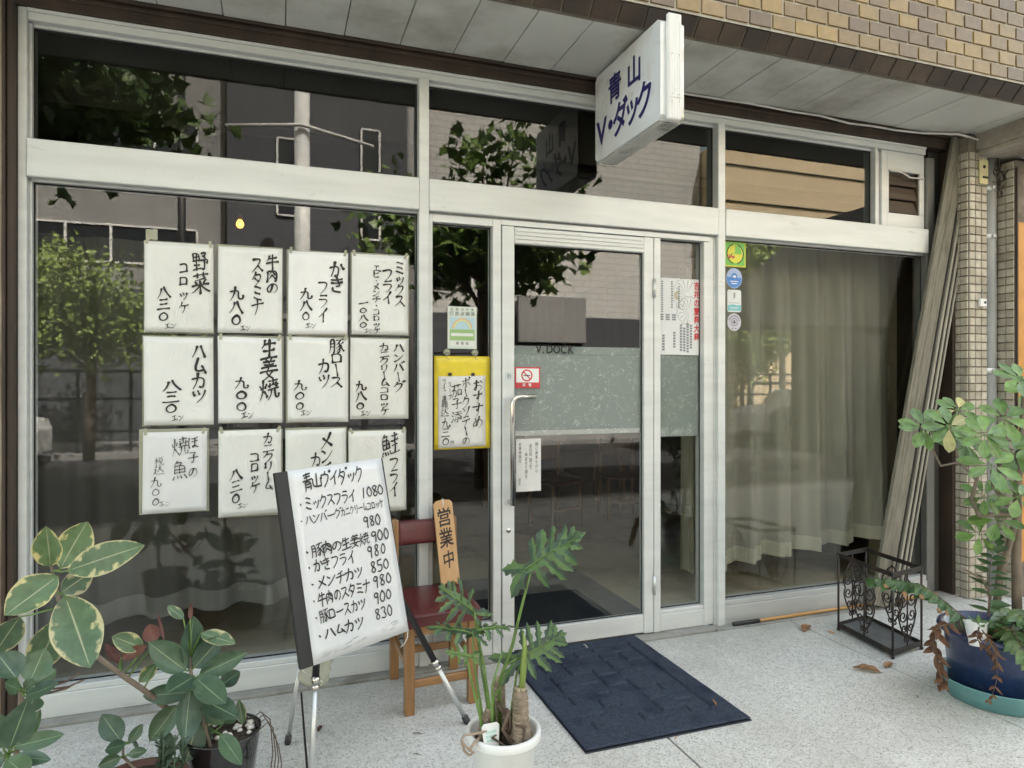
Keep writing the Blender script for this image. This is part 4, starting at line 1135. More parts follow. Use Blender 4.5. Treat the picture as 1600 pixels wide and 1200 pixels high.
# ------------------------------------------------------------------ hanging sign
sg = thing("hanging_sign", "white box sign with navy lettering projecting under the overhang", "sign", (1.76, -0.43, 2.73))
X0, X1, Y0, Y1, Z0, Z1 = 1.694, 1.822, -0.765, -0.072, 2.738, 3.212
mb = MB()
mb.prism([(Y1, Z0 + 0.02), (Y1, Z1 - 0.02), (Y1 - 0.02, Z1), (Y0 + 0.035, Z1), (Y0 + 0.012, Z1 - 0.02), (Y0 + 0.012, Z0 + 0.02), (Y0 + 0.035, Z0), (Y1 - 0.02, Z0)], (X0, 0, 0), (0, 1, 0), (0, 0, 1), (1, 0, 0), X1 - X0)
face = mb.build("lamp_box", M['sign_white'], sg)
mb = MB()
mb.box(X0 + 0.028, X1 - 0.028, Y0 - 0.012, Y0 + 0.0115, Z0 - 0.004, Z1 + 0.018, 0.004)
for k in range(5): mb.box(X0 + 0.034 + k * 0.0135, X0 + 0.041 + k * 0.0135, Y0 - 0.0145, Y0 - 0.0125, Z0 + 0.002, Z1 + 0.012, 0.0008)
mb.box(X0 + 0.026, X1 - 0.026, Y0 - 0.0165, Y0 - 0.0147, Z0 + 0.098, Z0 + 0.103, 0.0006)
mb.build("end_frame", M['sign_frame'], sg)
for (dx, z) in ((0.047, 0.30), (0.083, 0.30), (0.064, 0.135), (0.047, 0.115), (0.083, 0.115), (0.047, 0.080), (0.083, 0.080)):
    mb = MB(); mb.tube([(X0 + dx, Y0 - 0.0145, Z0 + z), (X0 + dx, Y0 - 0.018, Z0 + z)], 0.0032, 10); mb.build("screw", M['steel'], sg)
mb = MB()
mb.box(X0 + 0.012, X1 - 0.012, Y0 + 0.035, Y1 - 0.025, Z0 - 0.010, Z0 - 0.0005, 0.003); mb.build("bottom_rail", M['sign_dirty'], sg)
for y in (-0.60, -0.22):
    mb = MB(); mb.box(X0 + 0.045, X1 - 0.045, y - 0.02, y + 0.02, Z1 + 0.0005, 3.235, 0.002); mb.build("bracket", M['brown_steel'], sg)
fr = ((X0 - 0.0005, Y1, Z1), (0, -1, 0), (0, 0, 1), (-1, 0, 0))
W, H = Y1 - Y0, Z1 - Z0
it = [("青", 0.335 * W, -0.305 * H, 0.132, 0.135, 0), ("山", 0.63 * W, -0.305 * H, 0.132, 0.135, 0),
      ("V", 0.115 * W, -0.685 * H, 0.165, 0.165, 0), ("・", 0.265 * W, -0.69 * H, 0.17, 0.17, 0), ("ダ", 0.42 * W, -0.69 * H, 0.145, 0.165, 0), ("ッ", 0.60 * W, -0.685 * H, 0.140, 0.155, 0), ("ク", 0.775 * W, -0.69 * H, 0.145, 0.165, 0)]
letters(it, fr, "lettering", M['navy_paint'], face, bold=0.026, lift=0.0015)

# ------------------------------------------------------------------ cables, boxes and pipe at the right
mb = MB()
mb.tube([(1.9, -0.05, 3.222), (2.5, -0.052, 3.225), (2.75, -0.055, 3.228), (3.05, -0.06, 3.218), (3.3, -0.058, 3.222), (3.55, -0.055, 3.205), (3.75, -0.055, 3.212), (3.95, -0.06, 3.207), (4.2, -0.06, 3.218), (4.45, -0.12, 3.222), (4.62, -0.15, 3.19), (4.80, -0.16, 3.12), (5.0, -0.24, 3.07)], 0.007, 8)
tag(mb.build("cable", M['wire_white']), "long grey-white cable sagging along the soffit edge above the windows", "cable")
pp = thing("drain_pipe", "grey weathered drain pipe between the tiled pillars", "pipe", (4.762, -0.10, 0))
mb = MB(); mb.tube([(4.764, -0.10, 0.0), (4.764, -0.10, 1.2), (4.764, -0.10, 2.2), (4.764, -0.10, 3.2)], 0.053, 24); mb.build("tube", M['pipe'], pp)
for z in (1.585, 2.53, 2.87):
    mb = MB(); mb.lathe((4.764, -0.10, z), [(0.0535, -0.018), (0.057, -0.016), (0.057, 0.016), (0.0535, 0.018)], 24, True); mb.box(4.735, 4.757, -0.166, -0.1535, z - 0.014, z + 0.014, 0.003); mb.build("clamp", M['steel'], pp)
sw = thing("switch_plate", "yellowed switch plate with a black hole near the pillar top", "switch", (4.655, -0.150, 2.97))
mb = MB(); mb.box(4.612, 4.694, -0.158, -0.1465, 2.885, 3.055, 0.003); mb.build("plate", M['cream_box'], sw)
mb = MB(); mb.tube([(4.652, -0.1585, 3.005), (4.652, -0.1615, 3.005)], 0.012, 14); mb.build("socket_hole", M['ink'], sw)
mb = MB(); mb.box(4.635, 4.69, -0.163, -0.1585, 2.925, 2.94, 0.002); mb.build("lever", M['ink'], sw)
sw = thing("junction_box", "small cream junction box with a short wire on the mosaic pillar", "box", (4.64, -0.15, 2.08))
mb = MB(); mb.box(4.605, 4.668, -0.168, -0.1465, 2.03, 2.085, 0.004); mb.build("cover", M['white_plastic'], sw)
mb = MB(); mb.box(4.638, 4.656, -0.1715, -0.1685, 2.05, 2.066, 0.001); mb.build("outlet", M['ink'], sw)
mb = MB(); mb.tube([(4.632, -0.155, 2.085), (4.628, -0.157, 2.11), (4.642, -0.157, 2.135), (4.644, -0.152, 2.15)], 0.004, 8); mb.build("wire", M['pipe'], sw)
mb = MB()
rw = random.Random(11)
for k in range(7):
    p = Vector((4.79 + rw.uniform(-0.03, 0.02), -0.165, 2.96 + rw.uniform(-0.05, 0.1)))
    pts = [p]
    for q in range(6):
        p = p + Vector((rw.uniform(-0.03, 0.035), rw.uniform(-0.012, 0.008), rw.uniform(-0.05, 0.035))); pts.append(p)
    mb.tube(pts, 0.0035, 6)
mb.tube([(4.78, -0.158, 3.2), (4.785, -0.16, 3.08), (4.80, -0.165, 2.98)], 0.005, 8)
mb.tube([(4.80, -0.165, 2.95), (4.787, -0.158, 2.80), (4.785, -0.157, 2.6), (4.79, -0.157, 2.45), (4.785, -0.156, 2.25)], 0.003, 6)
tag(mb.build("wire_bundle", M['brown_steel']), "tangle of old dark wires at the top of the drain pipe", "wires")

# leaning boards: each built upright at its foot, then tilted as one thing
bds = [  # (offset across the stack, depth offset, width, thickness, length, label)
    (0.000, 0.000, 0.140, 0.026, 3.285, "widest of the weathered boards leaning at the right window, nearest the glass door"),
    (0.172, 0.004, 0.018, 0.060, 3.270, "narrow weathered slat just right of the widest leaning board"),
    (0.218, 0.008, 0.018, 0.060, 3.262, "narrow weathered slat, third from the left in the leaning stack"),
    (0.262, 0.012, 0.012, 0.055, 3.250, "thin weathered slat at the right end of the leaning stack")]
ang, ty = math.atan2(0.80, 3.15), math.atan2(0.055, 3.15)
for i, (ox, oy, w, th, ln, lab) in enumerate(bds):
    t = thing("leaning_board", lab, "board", (3.675 + ox * 1.035, -0.125 + oy, 0.006 + (w + 0.028) * math.sin(math.atan2(0.80, 3.15))), "weathered boards leaning beside the right window")
    t.rotation_euler = (-ty, ang, 0)
    mb = MB()
    if i == 0:
        for k, (wa, wb) in enumerate(((0, 0.064), (0.0655, w))): mb.box(wa, wb, 0.002 * (k % 2), th, 0.0, ln - 0.006 * k, 0.002)
        mb.box(0.001, w - 0.001, 0.007, th - 0.002, 0.001, ln - 0.001, 0.001)
    else:
        mb.box(0, w, 0, th, 0.0, ln, 0.003)
        mb.box(w + 0.0005, w + 0.006, 0.016, th - 0.004, 0.002, ln - 0.002, 0.001)
    mb.build("plank", M['board_wood' if i == 0 else 'board_edge'], t, False)
    mb = MB(); mb.box(w + 0.0065, w + (0.030 if i < 3 else 0.012), 0.015, max(th, 0.05), 0.01, ln - 0.01, 0.001); mb.build("gap_shade", M['board_dark'], t, False)  # added strip fills the gap; shade between boards is put into its colour

# ------------------------------------------------------------------ paper menus on the left window
YP = 0.036        # sheets hang just in front of the glass


def sheet(mb, x0, x1, z0, z1, y, th, amp, seed, skew=0.0):
    def fn(u, v):
        x = x0 + (x1 - x0) * u + skew * (v - 0.5)
        z = z1 + (z0 - z1) * v
        nz = noise.noise(Vector((u * 2.2 + seed, v * 2.2, seed * 0.37)))
        cu = 0.0045 * (max(0, abs(2 * u - 1) - 0.6) * max(0, abs(2 * v - 1) - 0.65)) / 0.14 * (0.5 + 0.5 * math.sin(seed * 5 + u * 2 + v * 3))
        z += (u - 0.5) * 0.006 * math.sin(seed * 2.3); x += (v - 0.5) * 0.004 * math.sin(seed * 1.7)
        return Vector((x, y - 0.002 + amp * nz - cu, z))
    mb.slab(fn, (0, -1, 0), th, 10, 14)


menus = [  # x0, z1, x1, z0, columns, label
    (-0.578, 2.155, -0.287, 1.737, [("野菜", .81, .08, .56, .25), ("コロッケ", .56, .2, .8, .16), ("八三〇", .27, .49, .9, .2), ("エン", .37, .88, .985, .08)], "top left paper menu, reading 野菜コロッケ, in a clear sleeve"),
    (-0.266, 2.154, 0.022, 1.741, [("牛肉の", .845, .08, .54, .2), ("スタミナ", .61, .12, .78, .2), ("九八〇", .28, .47, .93, .22), ("エン", .42, .90, .99, .08)], "paper menu reading 牛肉のスタミナ, second in the top row"),
    (0.052, 2.152, 0.337, 1.741, [("かき", .81, .11, .48, .26), ("フライ", .58, .34, .85, .2), ("九八〇", .29, .45, .85, .19), ("エン", .37, .84, .95, .09)], "paper menu reading かきフライ, third in the top row"),
    (0.357, 2.157, 0.645, 1.748, [("ミックス", .845, .08, .64, .2), ("フライ", .63, .17, .61, .2), ("エビ・メンチ・コロッケ", .43, .13, .99, .13), ("一〇八〇", .2, .57, .93, .18), ("エン", .29, .92, .99, .07)], "paper menu with the most columns of writing, at the top right beside the mullion"),
    (-0.581, 1.713, -0.287, 1.303, [("ハムカツ", .79, .07, .76, .22), ("八三〇", .39, .48, .88, .24), ("エン", .48, .87, .97, .09)], "paper menu reading ハムカツ, left end of the middle row"),
    (-0.266, 1.719, 0.022, 1.306, [("生姜焼", .79, .02, .73, .28), ("九〇〇", .36, .47, .88, .23), ("エン", .45, .86, .96, .1)], "paper menu reading 生姜焼, second in the middle row"),
    (0.048, 1.724, 0.338, 1.305, [("豚ロース", .81, .02, .6, .24), ("カツ", .6, .25, .6, .2), ("九〇〇", .2, .51, .87, .2), ("エン", .3, .84, .94, .09)], "paper menu reading 豚ロースカツ, third in the middle row"),
    (0.350, 1.726, 0.645, 1.314, [("ハンバーグ", .83, .05, .66, .2), ("カニクリームコロッケ", .58, .06, .95, .17), ("九八〇", .17, .53, .9, .2), ("エン", .26, .88, .97, .09)], "paper menu reading ハンバーグ, right end of the middle row"),
    (-0.586, 1.271, -0.315, 0.894, [("ほ子の", .78, .05, .6, .18), ("焼魚", .57, .05, .62, .24), ("税込", .25, .32, .52, .14), ("九〇〇", .2, .56, .92, .16), ("エン", .34, .84, .93, .09)], "lower left paper menu in thin writing, its clear sleeve wider than the sheet"),
    (-0.264, 1.271, 0.018, 0.860, [("カニクリーム", .79, .05, .72, .18), ("コロッケ", .57, .26, .74, .17), ("八三〇", .27, .44, .87, .19), ("エン", .38, .84, .93, .08)], "lowest hanging paper menu, partly behind the easel board's left edge"),
    (0.040, 1.268, 0.328, 0.860, [("メンチ", .68, .05, .6, .24), ("カツ", .5, .3, .6, .2), ("八五〇", .25, .5, .9, .2)], "paper menu almost hidden behind the easel board, its メン showing"),
    (0.343, 1.253, 0.632, 0.840, [("鮭", .72, .05, .29, .28), ("フライ", .79, .33, .82, .19), ("九〇〇", .25, .5, .9, .2)], "paper menu reading 鮭フライ, peeking out right of the easel board"),
]
for i, (x0, z1, x1, z0, cols, lab) in enumerate(menus):
    x0, z1 = facade(x0, z1, YP); x1, z0 = facade(x1, z0, YP)
    t = thing("paper_menu", lab, "menu", ((x0 + x1) / 2, YP, z0), "paper menus taped to the left window")
    mb = MB(); sheet(mb, x0, x1, z0, z1, YP - 0.004, 0.0012, 0.0022, i * 3.1); mb.build("paper_sheet", M['paper_plain' if i == 8 else 'paper'], t)
    mb = MB(); e = 0.009 if i != 8 else 0.016
    ra = random.Random(i + 50); mb.box(x0 - e * (ra.uniform(0.1, 0.9) if i != 8 else 1), x1 + e * ra.uniform(0.1, 0.9), YP + 0.0015, YP + 0.003, z0 - e * ra.uniform(0.1, 0.9), z1 + e * ra.uniform(0.3, 1.2), 0.0004)
    mb.build("clear_sleeve", M['bottle'], t)
    if i % 3 != 1:
        for xt in (x0 + 0.012, x1 - 0.012):
            mb = MB(); tl = Matrix.Translation((xt, YP - 0.0098, z1 + 0.002)) @ Matrix.Rotation(0.5 * math.sin(i * 3 + xt * 9), 4, 'Y')
            mb.box(-0.007, 0.007, 0, 0.0006, -0.016, 0.016, 0.0001, tl); mb.build("tape_strip", M['bottle'], t)
    W, H = x1 - x0, z1 - z0
    it = []
    for (tx, xf, a, b, sz) in cols:
        it += vcol(tx, xf, a, b, W, H, sz * (0.92 if tx != "エン" else 1.0)) if tx != "エン" else [("エ", xf * W - sz * W * 0.5, -((a + b) / 2) * H, sz * W, sz * W, 0.2), ("ン", xf * W + sz * W * 0.6, -((a + b) / 2) * H + 0.002, sz * W, sz * W, 0.2)]
    letters(it, ((x0, YP - 0.0088, z1), (1, 0, 0), (0, 0, 1), (0, -1, 0)), "lettering", M['ink'], t, bold=0.0 if i == 8 else 0.008, hand=0.9, lift=0.0006, nib=0.08 if i == 8 else 0.135)
mb = MB()
x, z = facade(-0.575, 2.2, YP); mb.box(x, x + 0.05, 0.041, 0.0425, z - 0.035, z + 0.012, 0.0004)
tag(mb.build("tape", M['bottle']), "short strip of clear tape above the top left paper menu", "tape")

# yellow board with a handwritten sheet hung from two suction hooks
YB2 = 0.036
x0, z1 = facade(0.784, 1.642, YB2); x1, z0 = facade(1.093, 1.145, YB2)
nb = thing("notice_board", "yellow card with a handwritten white sheet hung left of the door", "notice", ((x0 + x1) / 2, YB2, z0))
mb = MB(); sheet(mb, x0, x1, z0, z1, YB2, 0.003, 0.002, 5.5); mb.build("yellow_card", M['yellow'], nb)
a0, b1 = facade(0.805, 1.536, YB2); a1, b0 = facade(1.066, 1.155, YB2)
mb = MB(); sheet(mb, a0, a1, b0, b1, YB2 - 0.0065, 0.001, 0.0022, 9.0); ps = mb.build("paper_sheet", M['paper_plain'], nb)
W, H = a1 - a0, b1 - b0
it = vcol("おすすめ", .83, .05, .74, W, H, .2) + vcol("ポークソテーの", .58, .03, .98, W, H, .17) + vcol("茄子添", .38, .12, .66, W, H, .19) + vcol("ライス・漬物", .12, .04, .4, W, H, .09) + vcol("スープ", .24, .08, .34, W, H, .09) + vcol("税込", .13, .38, .56, W, H, .13) + vcol("九三〇", .15, .60, .98, W, H, .17) + [("円", .29 * W, -.93 * H, .02, .02, 0)]
letters(it, ((a0, YB2 - 0.0105, b1), (1, 0, 0), (0, 0, 1), (0, -1, 0)), "lettering", M['ink'], ps, bold=0.006, hand=0.9, lift=0.0006, nib=0.10)
for xx in (0.855, 1.01):
    xx, zz = facade(xx, 1.662, YB2)
    mb = MB(); R = Matrix.Translation((xx, YB2 + 0.007, zz)) @ Matrix.Rotation(math.pi / 2, 4, 'X')
    mb.lathe((0, 0, 0), [(0.0, 0.014), (0.005, 0.013), (0.006, 0.008), (0.014, 0.005), (0.020, 0.0), (0.0, 0.0)], 20); mb.v = [tuple(R @ Vector(p)) for p in mb.v]
    mb.tube([(xx, YB2 - 0.005, zz - 0.004), (xx, YB2 - 0.007, zz - 0.03), (xx + 0.004, YB2 - 0.012, zz - 0.04), (xx + 0.01, YB2 - 0.012, zz - 0.034)], 0.0018, 8)
    mb.build("suction_hook", M['bottle'], nb)
    xc, zc = facade({True: 0.868, False: 0.995}[xx < 0.93], 1.545, YB2)
    mb = MB(); mb.box(xc - 0.009, xc + 0.009, YB2 - 0.0135, YB2 - 0.004, zc - 0.008, zc + 0.008, 0.002); mb.build("clip", M['black_metal'], nb)


def flat_card(name, label, cat, x0, x1, z0, z1, y, mat, group=None, corner=0.0):
    """A printed card: base sheet plus raised prints added by the caller."""
    x0, z0 = facade(x0, z0, y); x1, z1 = facade(x1, z1, y)
    t = thing(name, label, cat, ((x0 + x1) / 2, y, z0), group)
    W, H = x1 - x0, z1 - z0
    mb = MB()
    if corner:
        poly = []
        for (cx, cz, a) in ((W - corner, corner, -90), (W - corner, H - corner, 0), (corner, H - corner, 90), (corner, corner, 180)):
            poly += [(cx + corner * math.cos(math.radians(a + k * 22.5)), cz + corner * math.sin(math.radians(a + k * 22.5))) for k in range(5)]
        mb.prism(poly, (x0, y, z0), (1, 0, 0), (0, 0, 1), (0, -1, 0), 0.0008)
    else:
        mb.box(x0, x1, y - 0.0008, y, z0, z1, 0.0002)
    base = mb.build("sheet", mat, t)
    return t, base, x0, z0, W, H


def shape(parent, name, mat, polys, x0, z0, y, lift):
    mb = MB()
    for P in polys: mb.prism(P, (x0, y - 0.0009 - lift, z0), (1, 0, 0), (0, 0, 1), (0, -1, 0), 0.0003)
    return mb.build(name, mat, parent)


def disc(cx, cz, r, n=28, sq=1.0): return [(cx + r * math.cos(2 * math.pi * k / n), cz + r * sq * math.sin(2 * math.pi * k / n)) for k in range(n)]
def rect(a, b, c, d): return [(a, c), (b, c), (b, d), (a, d)]
def arcband(cx, cz, r0, r1, a0, a1, n=20):
    A = [math.radians(a0 + (a1 - a0) * k / n) for k in range(n + 1)]
    return [[(cx + r0 * math.cos(A[k]), cz + r0 * math.sin(A[k])), (cx + r1 * math.cos(A[k]), cz + r1 * math.sin(A[k])), (cx + r1 * math.cos(A[k + 1]), cz + r1 * math.sin(A[k + 1])), (cx + r0 * math.cos(A[k + 1]), cz + r0 * math.sin(A[k + 1]))] for k in range(n)]


YS = 0.0442
# rainbow inspection poster
t, b, x0, z0, W, H = flat_card("rainbow_sticker", "small poster with a rainbow and a green ground above the yellow notice", "sticker", 0.857, 1.018, 1.682, 1.908, YS, flat("pale_print", (0.62, 0.66, 0.60)))
shape(b, "print_ground", flat("print_green", (0.30, 0.46, 0.19)), [rect(.07 * W, .93 * W, .20 * H, .46 * H)], x0, z0, YS, 0)
shape(b, "print_sky", flat("print_sky", (0.42, 0.58, 0.66)), [rect(.07 * W, .93 * W, .462 * H, .75 * H)], x0, z0, YS, 0)
for k, (c, nm) in enumerate((((0.62, 0.42, 0.25), "rainbow_tan"), ((0.68, 0.60, 0.30), "rainbow_yellow"), ((0.40, 0.56, 0.56), "rainbow_teal"))):
    shape(b, "rainbow_band", flat(nm, c), arcband(.5 * W, .48 * H, (.30 - k * .05) * W, (.35 - k * .05) * W, 0, 180), x0, z0, YS, 0.0004)
shape(b, "print_panel", flat("pale_print_white", (0.70, 0.72, 0.68)), [rect(.12 * W, .88 * W, .30 * H, .37 * H), rect(.1 * W, .9 * W, .06 * H, .18 * H)], x0, z0, YS, 0.0004)
letters(hrow("感染症対策", .06, .94, .07, W, H, .06) + hrow("徹底点検済", .05, .95, .17, W, H, .09) + hrow("事業者", .25, .75, .87, W, H, .07), ((x0, YS - 0.0015, z0 + H), (1, 0, 0), (0, 0, 1), (0, -1, 0)), "lettering", flat("print_grey", (0.22, 0.26, 0.24)), t, bold=0.02)
# no smoking sign
YD = 0.0152
t, b, x0, z0, W, H = flat_card("no_smoking_sticker", "red and white no-smoking sticker on the door glass", "sticker", 1.238, 1.387, 1.470, 1.587, YD, M['red_print'])
shape(b, "white_field", M['white_plastic'], [rect(.05 * W, .95 * W, .27 * H, .93 * H)], x0, z0, YD, 0)
shape(b, "ring", M['red_print'], arcband(.47 * W, .60 * H, .22 * H, .29 * H, 0, 360, 32) + [[(.47 * W - .19 * H, .60 * H + .15 * H), (.47 * W - .15 * H, .60 * H + .19 * H), (.47 * W + .19 * H, .60 * H - .15 * H), (.47 * W + .15 * H, .60 * H - .19 * H)]], x0, z0, YD, 0.0004)
shape(b, "cigarette", M['ink'], [rect(.47 * W - .17 * H, .47 * W + .12 * H, .575 * H, .62 * H), rect(.47 * W + .13 * H, .47 * W + .17 * H, .575 * H, .62 * H)], x0, z0, YD, 0.0008)
letters([("禁", .36 * W, -.85 * H, .016, .016, 0), ("煙", .58 * W, -.85 * H, .016, .016, 0)], ((x0, YD - 0.0009, z0 + H), (1, 0, 0), (0, 0, 1), (0, -1, 0)), "lettering", M['white_plastic'], t, bold=0.03)
# small pull label on the stile
t, b, x0, z0, W, H = flat_card("pull_label", "small pale label marked 引 on the door stile above the handle", "label", 1.181, 1.224, 1.488, 1.560, -0.0105, flat("pale_label", (0.60, 0.63, 0.62)))
letters([("引", .5 * W, -.36 * H, .024, .024, 0)], ((x0, -0.0115, z0 + H), (1, 0, 0), (0, 0, 1), (0, -1, 0)), "lettering", flat("label_blue", (0.13, 0.19, 0.24)), t, bold=0.01)
# handwritten note
t, b, x0, z0, W, H = flat_card("handwritten_note", "narrow white handwritten note on the door glass below the frosted band", "note", 1.244, 1.392, 0.897, 1.189, YD, M['paper_plain'])
it = vcol("誠に勝手ながら", .82, .06, .66, W, H, .11) + vcol("本日は二時より", .58, .10, .6, W, H, .11) + vcol("休ませて頂き", .40, .26, .76, W, H, .11) + vcol("お客様各位", .16, .06, .46, W, H, .1) + vcol("店主", .14, .74, .88, W, H, .1)
letters(it, ((x0, YD - 0.0009, z0 + H), (1, 0, 0), (0, 0, 1), (0, -1, 0)), "lettering", M['ink'], t, hand=0.9)
# festival poster in the right side light
t, b, x0, z0, W, H = flat_card("festival_poster", "white poster with red title and fan-shaped flowers in the right side light", "poster", 2.150, 2.440, 1.668, 2.128, YS, flat("poster_white", (0.68, 0.69, 0.70)))
letters(vcol("吉兆の夏祭大祭", .90, .03, .82, W, H, .12), ((x0, YS - 0.0009, z0 + H), (1, 0, 0), (0, 0, 1), (0, -1, 0)), "lettering", flat("poster_red", (0.60, 0.04, 0.05)), t, bold=0.03)
fan = []
for (cx, cz, r, a0, a1) in ((.66, .80, .30, 60, 250), (.72, .58, .26, 80, 260)):
    for k in range(9):
        a = a0 + (a1 - a0) * k / 8
        fan += arcband(cx * W, cz * H, 0.04 * W, r * W, a - 1.5, a + 1.5, 1)
        fan += arcband(cx * W + math.cos(math.radians(a)) * r * W, cz * H + math.sin(math.radians(a)) * r * W, .045 * W, .055 * W, a - 80, a + 80, 6)
shape(b, "fan_flower", flat("poster_line", (0.30, 0.30, 0.28)), fan, x0, z0, YS, 0.0)
shape(b, "poster_tint", flat("poster_pale", (0.50, 0.47, 0.34)), arcband(.45 * W, .78 * H, .02 * W, .10 * W, 60, 300, 14), x0, z0, YS, 0.0)
blk = []
rp = random.Random(8)
for (cx, y0, y1) in ((.07, .55, .96), (.30, .62, .96), (.47, .60, .9)):
    k = y1
    while k > y0: blk.append(rect((cx - .022) * W, (cx + .022) * W, (k - .018) * H, k * H)); k -= .030
for (cx, y0, y1) in ((.10, .05, .26), (.52, .06, .40), (.60, .06, .36), (.68, .05, .42), (.76, .08, .40), (.36, .1, .3)):
    k = y1
    while k > y0: blk.append(rect((cx - .028) * W, (cx + .028) * W, (k - .026) * H, k * H)); k -= .036
for (cx, cz) in ((.05, .53), (.2, .53), (.35, .53)):
    for q in range(3): blk.append(rect((cx - .05) * W, (cx + .05) * W, (cz - .02 - q * .03) * H, (cz - q * .03) * H))
shape(b, "print_block", flat("poster_grey", (0.20, 0.22, 0.24)), blk, x0, z0, YS, 0.0006)
# four stickers on the right window
t, b, x0, z0, W, H = flat_card("security_sticker", "square yellow and green sticker with a round emblem, topmost beside the door", "sticker", 2.613, 2.772, 2.222, 2.382, YS, flat("sticker_yellow", (0.62, 0.60, 0.05)))
shape(b, "green_field", flat("sticker_green", (0.16, 0.46, 0.08)), [rect(.05 * W, .95 * W, .05 * H, .95 * H)], x0, z0, YS, 0)
shape(b, "yellow_disc", flat("sticker_yellow", (0.62, 0.60, 0.05)), [disc(.5 * W, .5 * H, .36 * W)], x0, z0, YS, .0004)
shape(b, "emblem", flat("sticker_green", (0.16, 0.46, 0.08)), [[(.40 * W, .5 * H), (.78 * W, .5 * H), (.80 * W, .62 * H), (.7 * W, .8 * H), (.5 * W, .85 * H), (.5 * W, .6 * H)]], x0, z0, YS, .0008)
shape(b, "emblem_ring", M['ink'], arcband(.5 * W, .5 * H, .36 * W, .40 * W, 105, 255) + arcband(.5 * W, .5 * H, .36 * W, .40 * W, -75, 75) + [[(.18 * W, .32 * H), (.34 * W, .52 * H), (.38 * W, .52 * H), (.24 * W, .32 * H)]], x0, z0, YS, .0008)
letters([(c, (.36 + .115 * k) * W, -.60 * H, .03, .03, 0) for k, c in enumerate("lms")] + [("I", .30 * W, -.60 * H, .02, .032, 0)], ((x0, YS - 0.0018, z0 + H), (1, 0, 0.0), (0.25, 0, 1), (0, -1, 0)), "lettering", flat("sticker_red", (0.50, 0.04, 0.08)), t, bold=0.03)


def round_card(label, cx, cz, r, mat, sq=1.06):
    cx, cz = facade(cx, cz, YS)
    t = thing("round_sticker", label, "sticker", (cx, YS, cz))
    mb = MB(); mb.prism(disc(0, 0, r, 32, sq), (cx, YS, cz), (1, 0, 0), (0, 0, 1), (0, -1, 0), 0.0008); return t, mb.build("sheet", mat, t), cx, cz


t, b, cx, cz = round_card("round blue sticker with a small white bird-like mark, second from the top", 2.686, 2.150, 0.060, flat("sticker_sky", (0.36, 0.44, 0.66)))
shape(b, "blue_field", flat("sticker_blue", (0.06, 0.22, 0.58)), [[(.056 * math.cos(math.radians(a)), .059 * math.sin(math.radians(a))) for a in range(172, 369, 8)]], cx, cz, YS, 0)
shape(b, "inner_disc", flat("sticker_blue", (0.06, 0.22, 0.58)), [disc(0, 0.012, .022)], cx, cz, YS, 0.0004)
shape(b, "mark", M['white_plastic'], [[(-.012, .008), (-.004, .022), (.002, .014), (.010, .020), (.012, .006), (0, .003)], rect(-.03, .03, -.022, -.017), rect(-.022, .022, -.036, -.031)], cx, cz, YS, .0008)
t, b, x0, z0, W, H = flat_card("rounded_sticker", "white rounded sticker with a turquoise lower part, third from the top", "sticker", 2.635, 2.738, 1.940, 2.078, YS, flat("sticker_white", (0.66, 0.69, 0.68)), None, 0.014)
shape(b, "turquoise_field", flat("sticker_teal", (0.15, 0.45, 0.50)), [[(.03 * W, .06 * H), (.97 * W, .06 * H), (.97 * W, .34 * H), (.75 * W, .30 * H), (.4 * W, .34 * H), (.03 * W, .30 * H)]], x0, z0, YS, 0)
shape(b, "mark", flat("poster_line", (0.30, 0.30, 0.28)), [[(.44 * W, .58 * H), (.56 * W, .66 * H), (.58 * W, .9 * H), (.44 * W, .86 * H)], rect(.1 * W, .9 * W, .40 * H, .42 * H)], x0, z0, YS, 0)
shape(b, "print_line", M['white_plastic'], [rect(.15 * W, .85 * W, .20 * H, .225 * H), rect(.2 * W, .8 * W, .13 * H, .15 * H)], x0, z0, YS, .0004)
t, b, cx, cz = round_card("round lilac sticker with a dark ring and cross, lowest of four", 2.686, 1.877, 0.052, flat("sticker_lilac", (0.50, 0.49, 0.56)))
dk = flat("print_dark", (0.10, 0.10, 0.13))
shape(b, "ring", dk, arcband(0, 0.0, .022, .0255, 0, 360, 26) + [rect(-.004, .004, -.013, .013), rect(-.013, -.0045, -.004, .004), rect(.0045, .013, -.004, .004)], cx, cz, YS, 0)
shape(b, "print_line", dk, sum([arcband(0, 0, .036, .043, a, a + 9, 2) for a in range(15, 165, 14)], []) + [rect(-.018, -.006, -.042, -.038), rect(.004, .018, -.042, -.038)], cx, cz, YS, 0)

# ------------------------------------------------------------------ door mat outside
dm = thing("entrance_mat", "navy carpet mat with a stepped pattern lying before the door", "mat", (1.60, -0.52, 0.0))
mx0, mx1, my0, my1 = 1.178, 1.985, -1.030, 0.004
lines = []
rm = random.Random(21)
px, py = 0.105, 0.105
segs = []
for i in range(5):
    for j in range(7):
        x = mx0 + 0.115 + i * 0.118; y = my0 + 0.13 + j * 0.118
        o = 0.048 if (i % 2) else 0.0
        if rm.random() < 0.72: segs.append((x, y + o, x + 0.118 * rm.uniform(0.7, 1.0), y + o))
        if rm.random() < 0.72: segs.append((x, y + o, x, y + o + (0.118 if (i + j) % 2 else 0.066)))
mat_r = [(mx0 + 0.105, my1 - 0.10, mx1 - 0.105, my1 - 0.10), (mx1 - 0.105, my0 + 0.15, mx1 - 0.105, my1 - 0.10)]


def dseg(x, y, s):
    ax_, ay, bx, by = s
    dx, dy = bx - ax_, by - ay
    l2 = dx * dx + dy * dy
    k = max(0, min(1, ((x - ax_) * dx + (y - ay) * dy) / l2))
    return math.hypot(x - ax_ - k * dx, y - ay - k * dy)


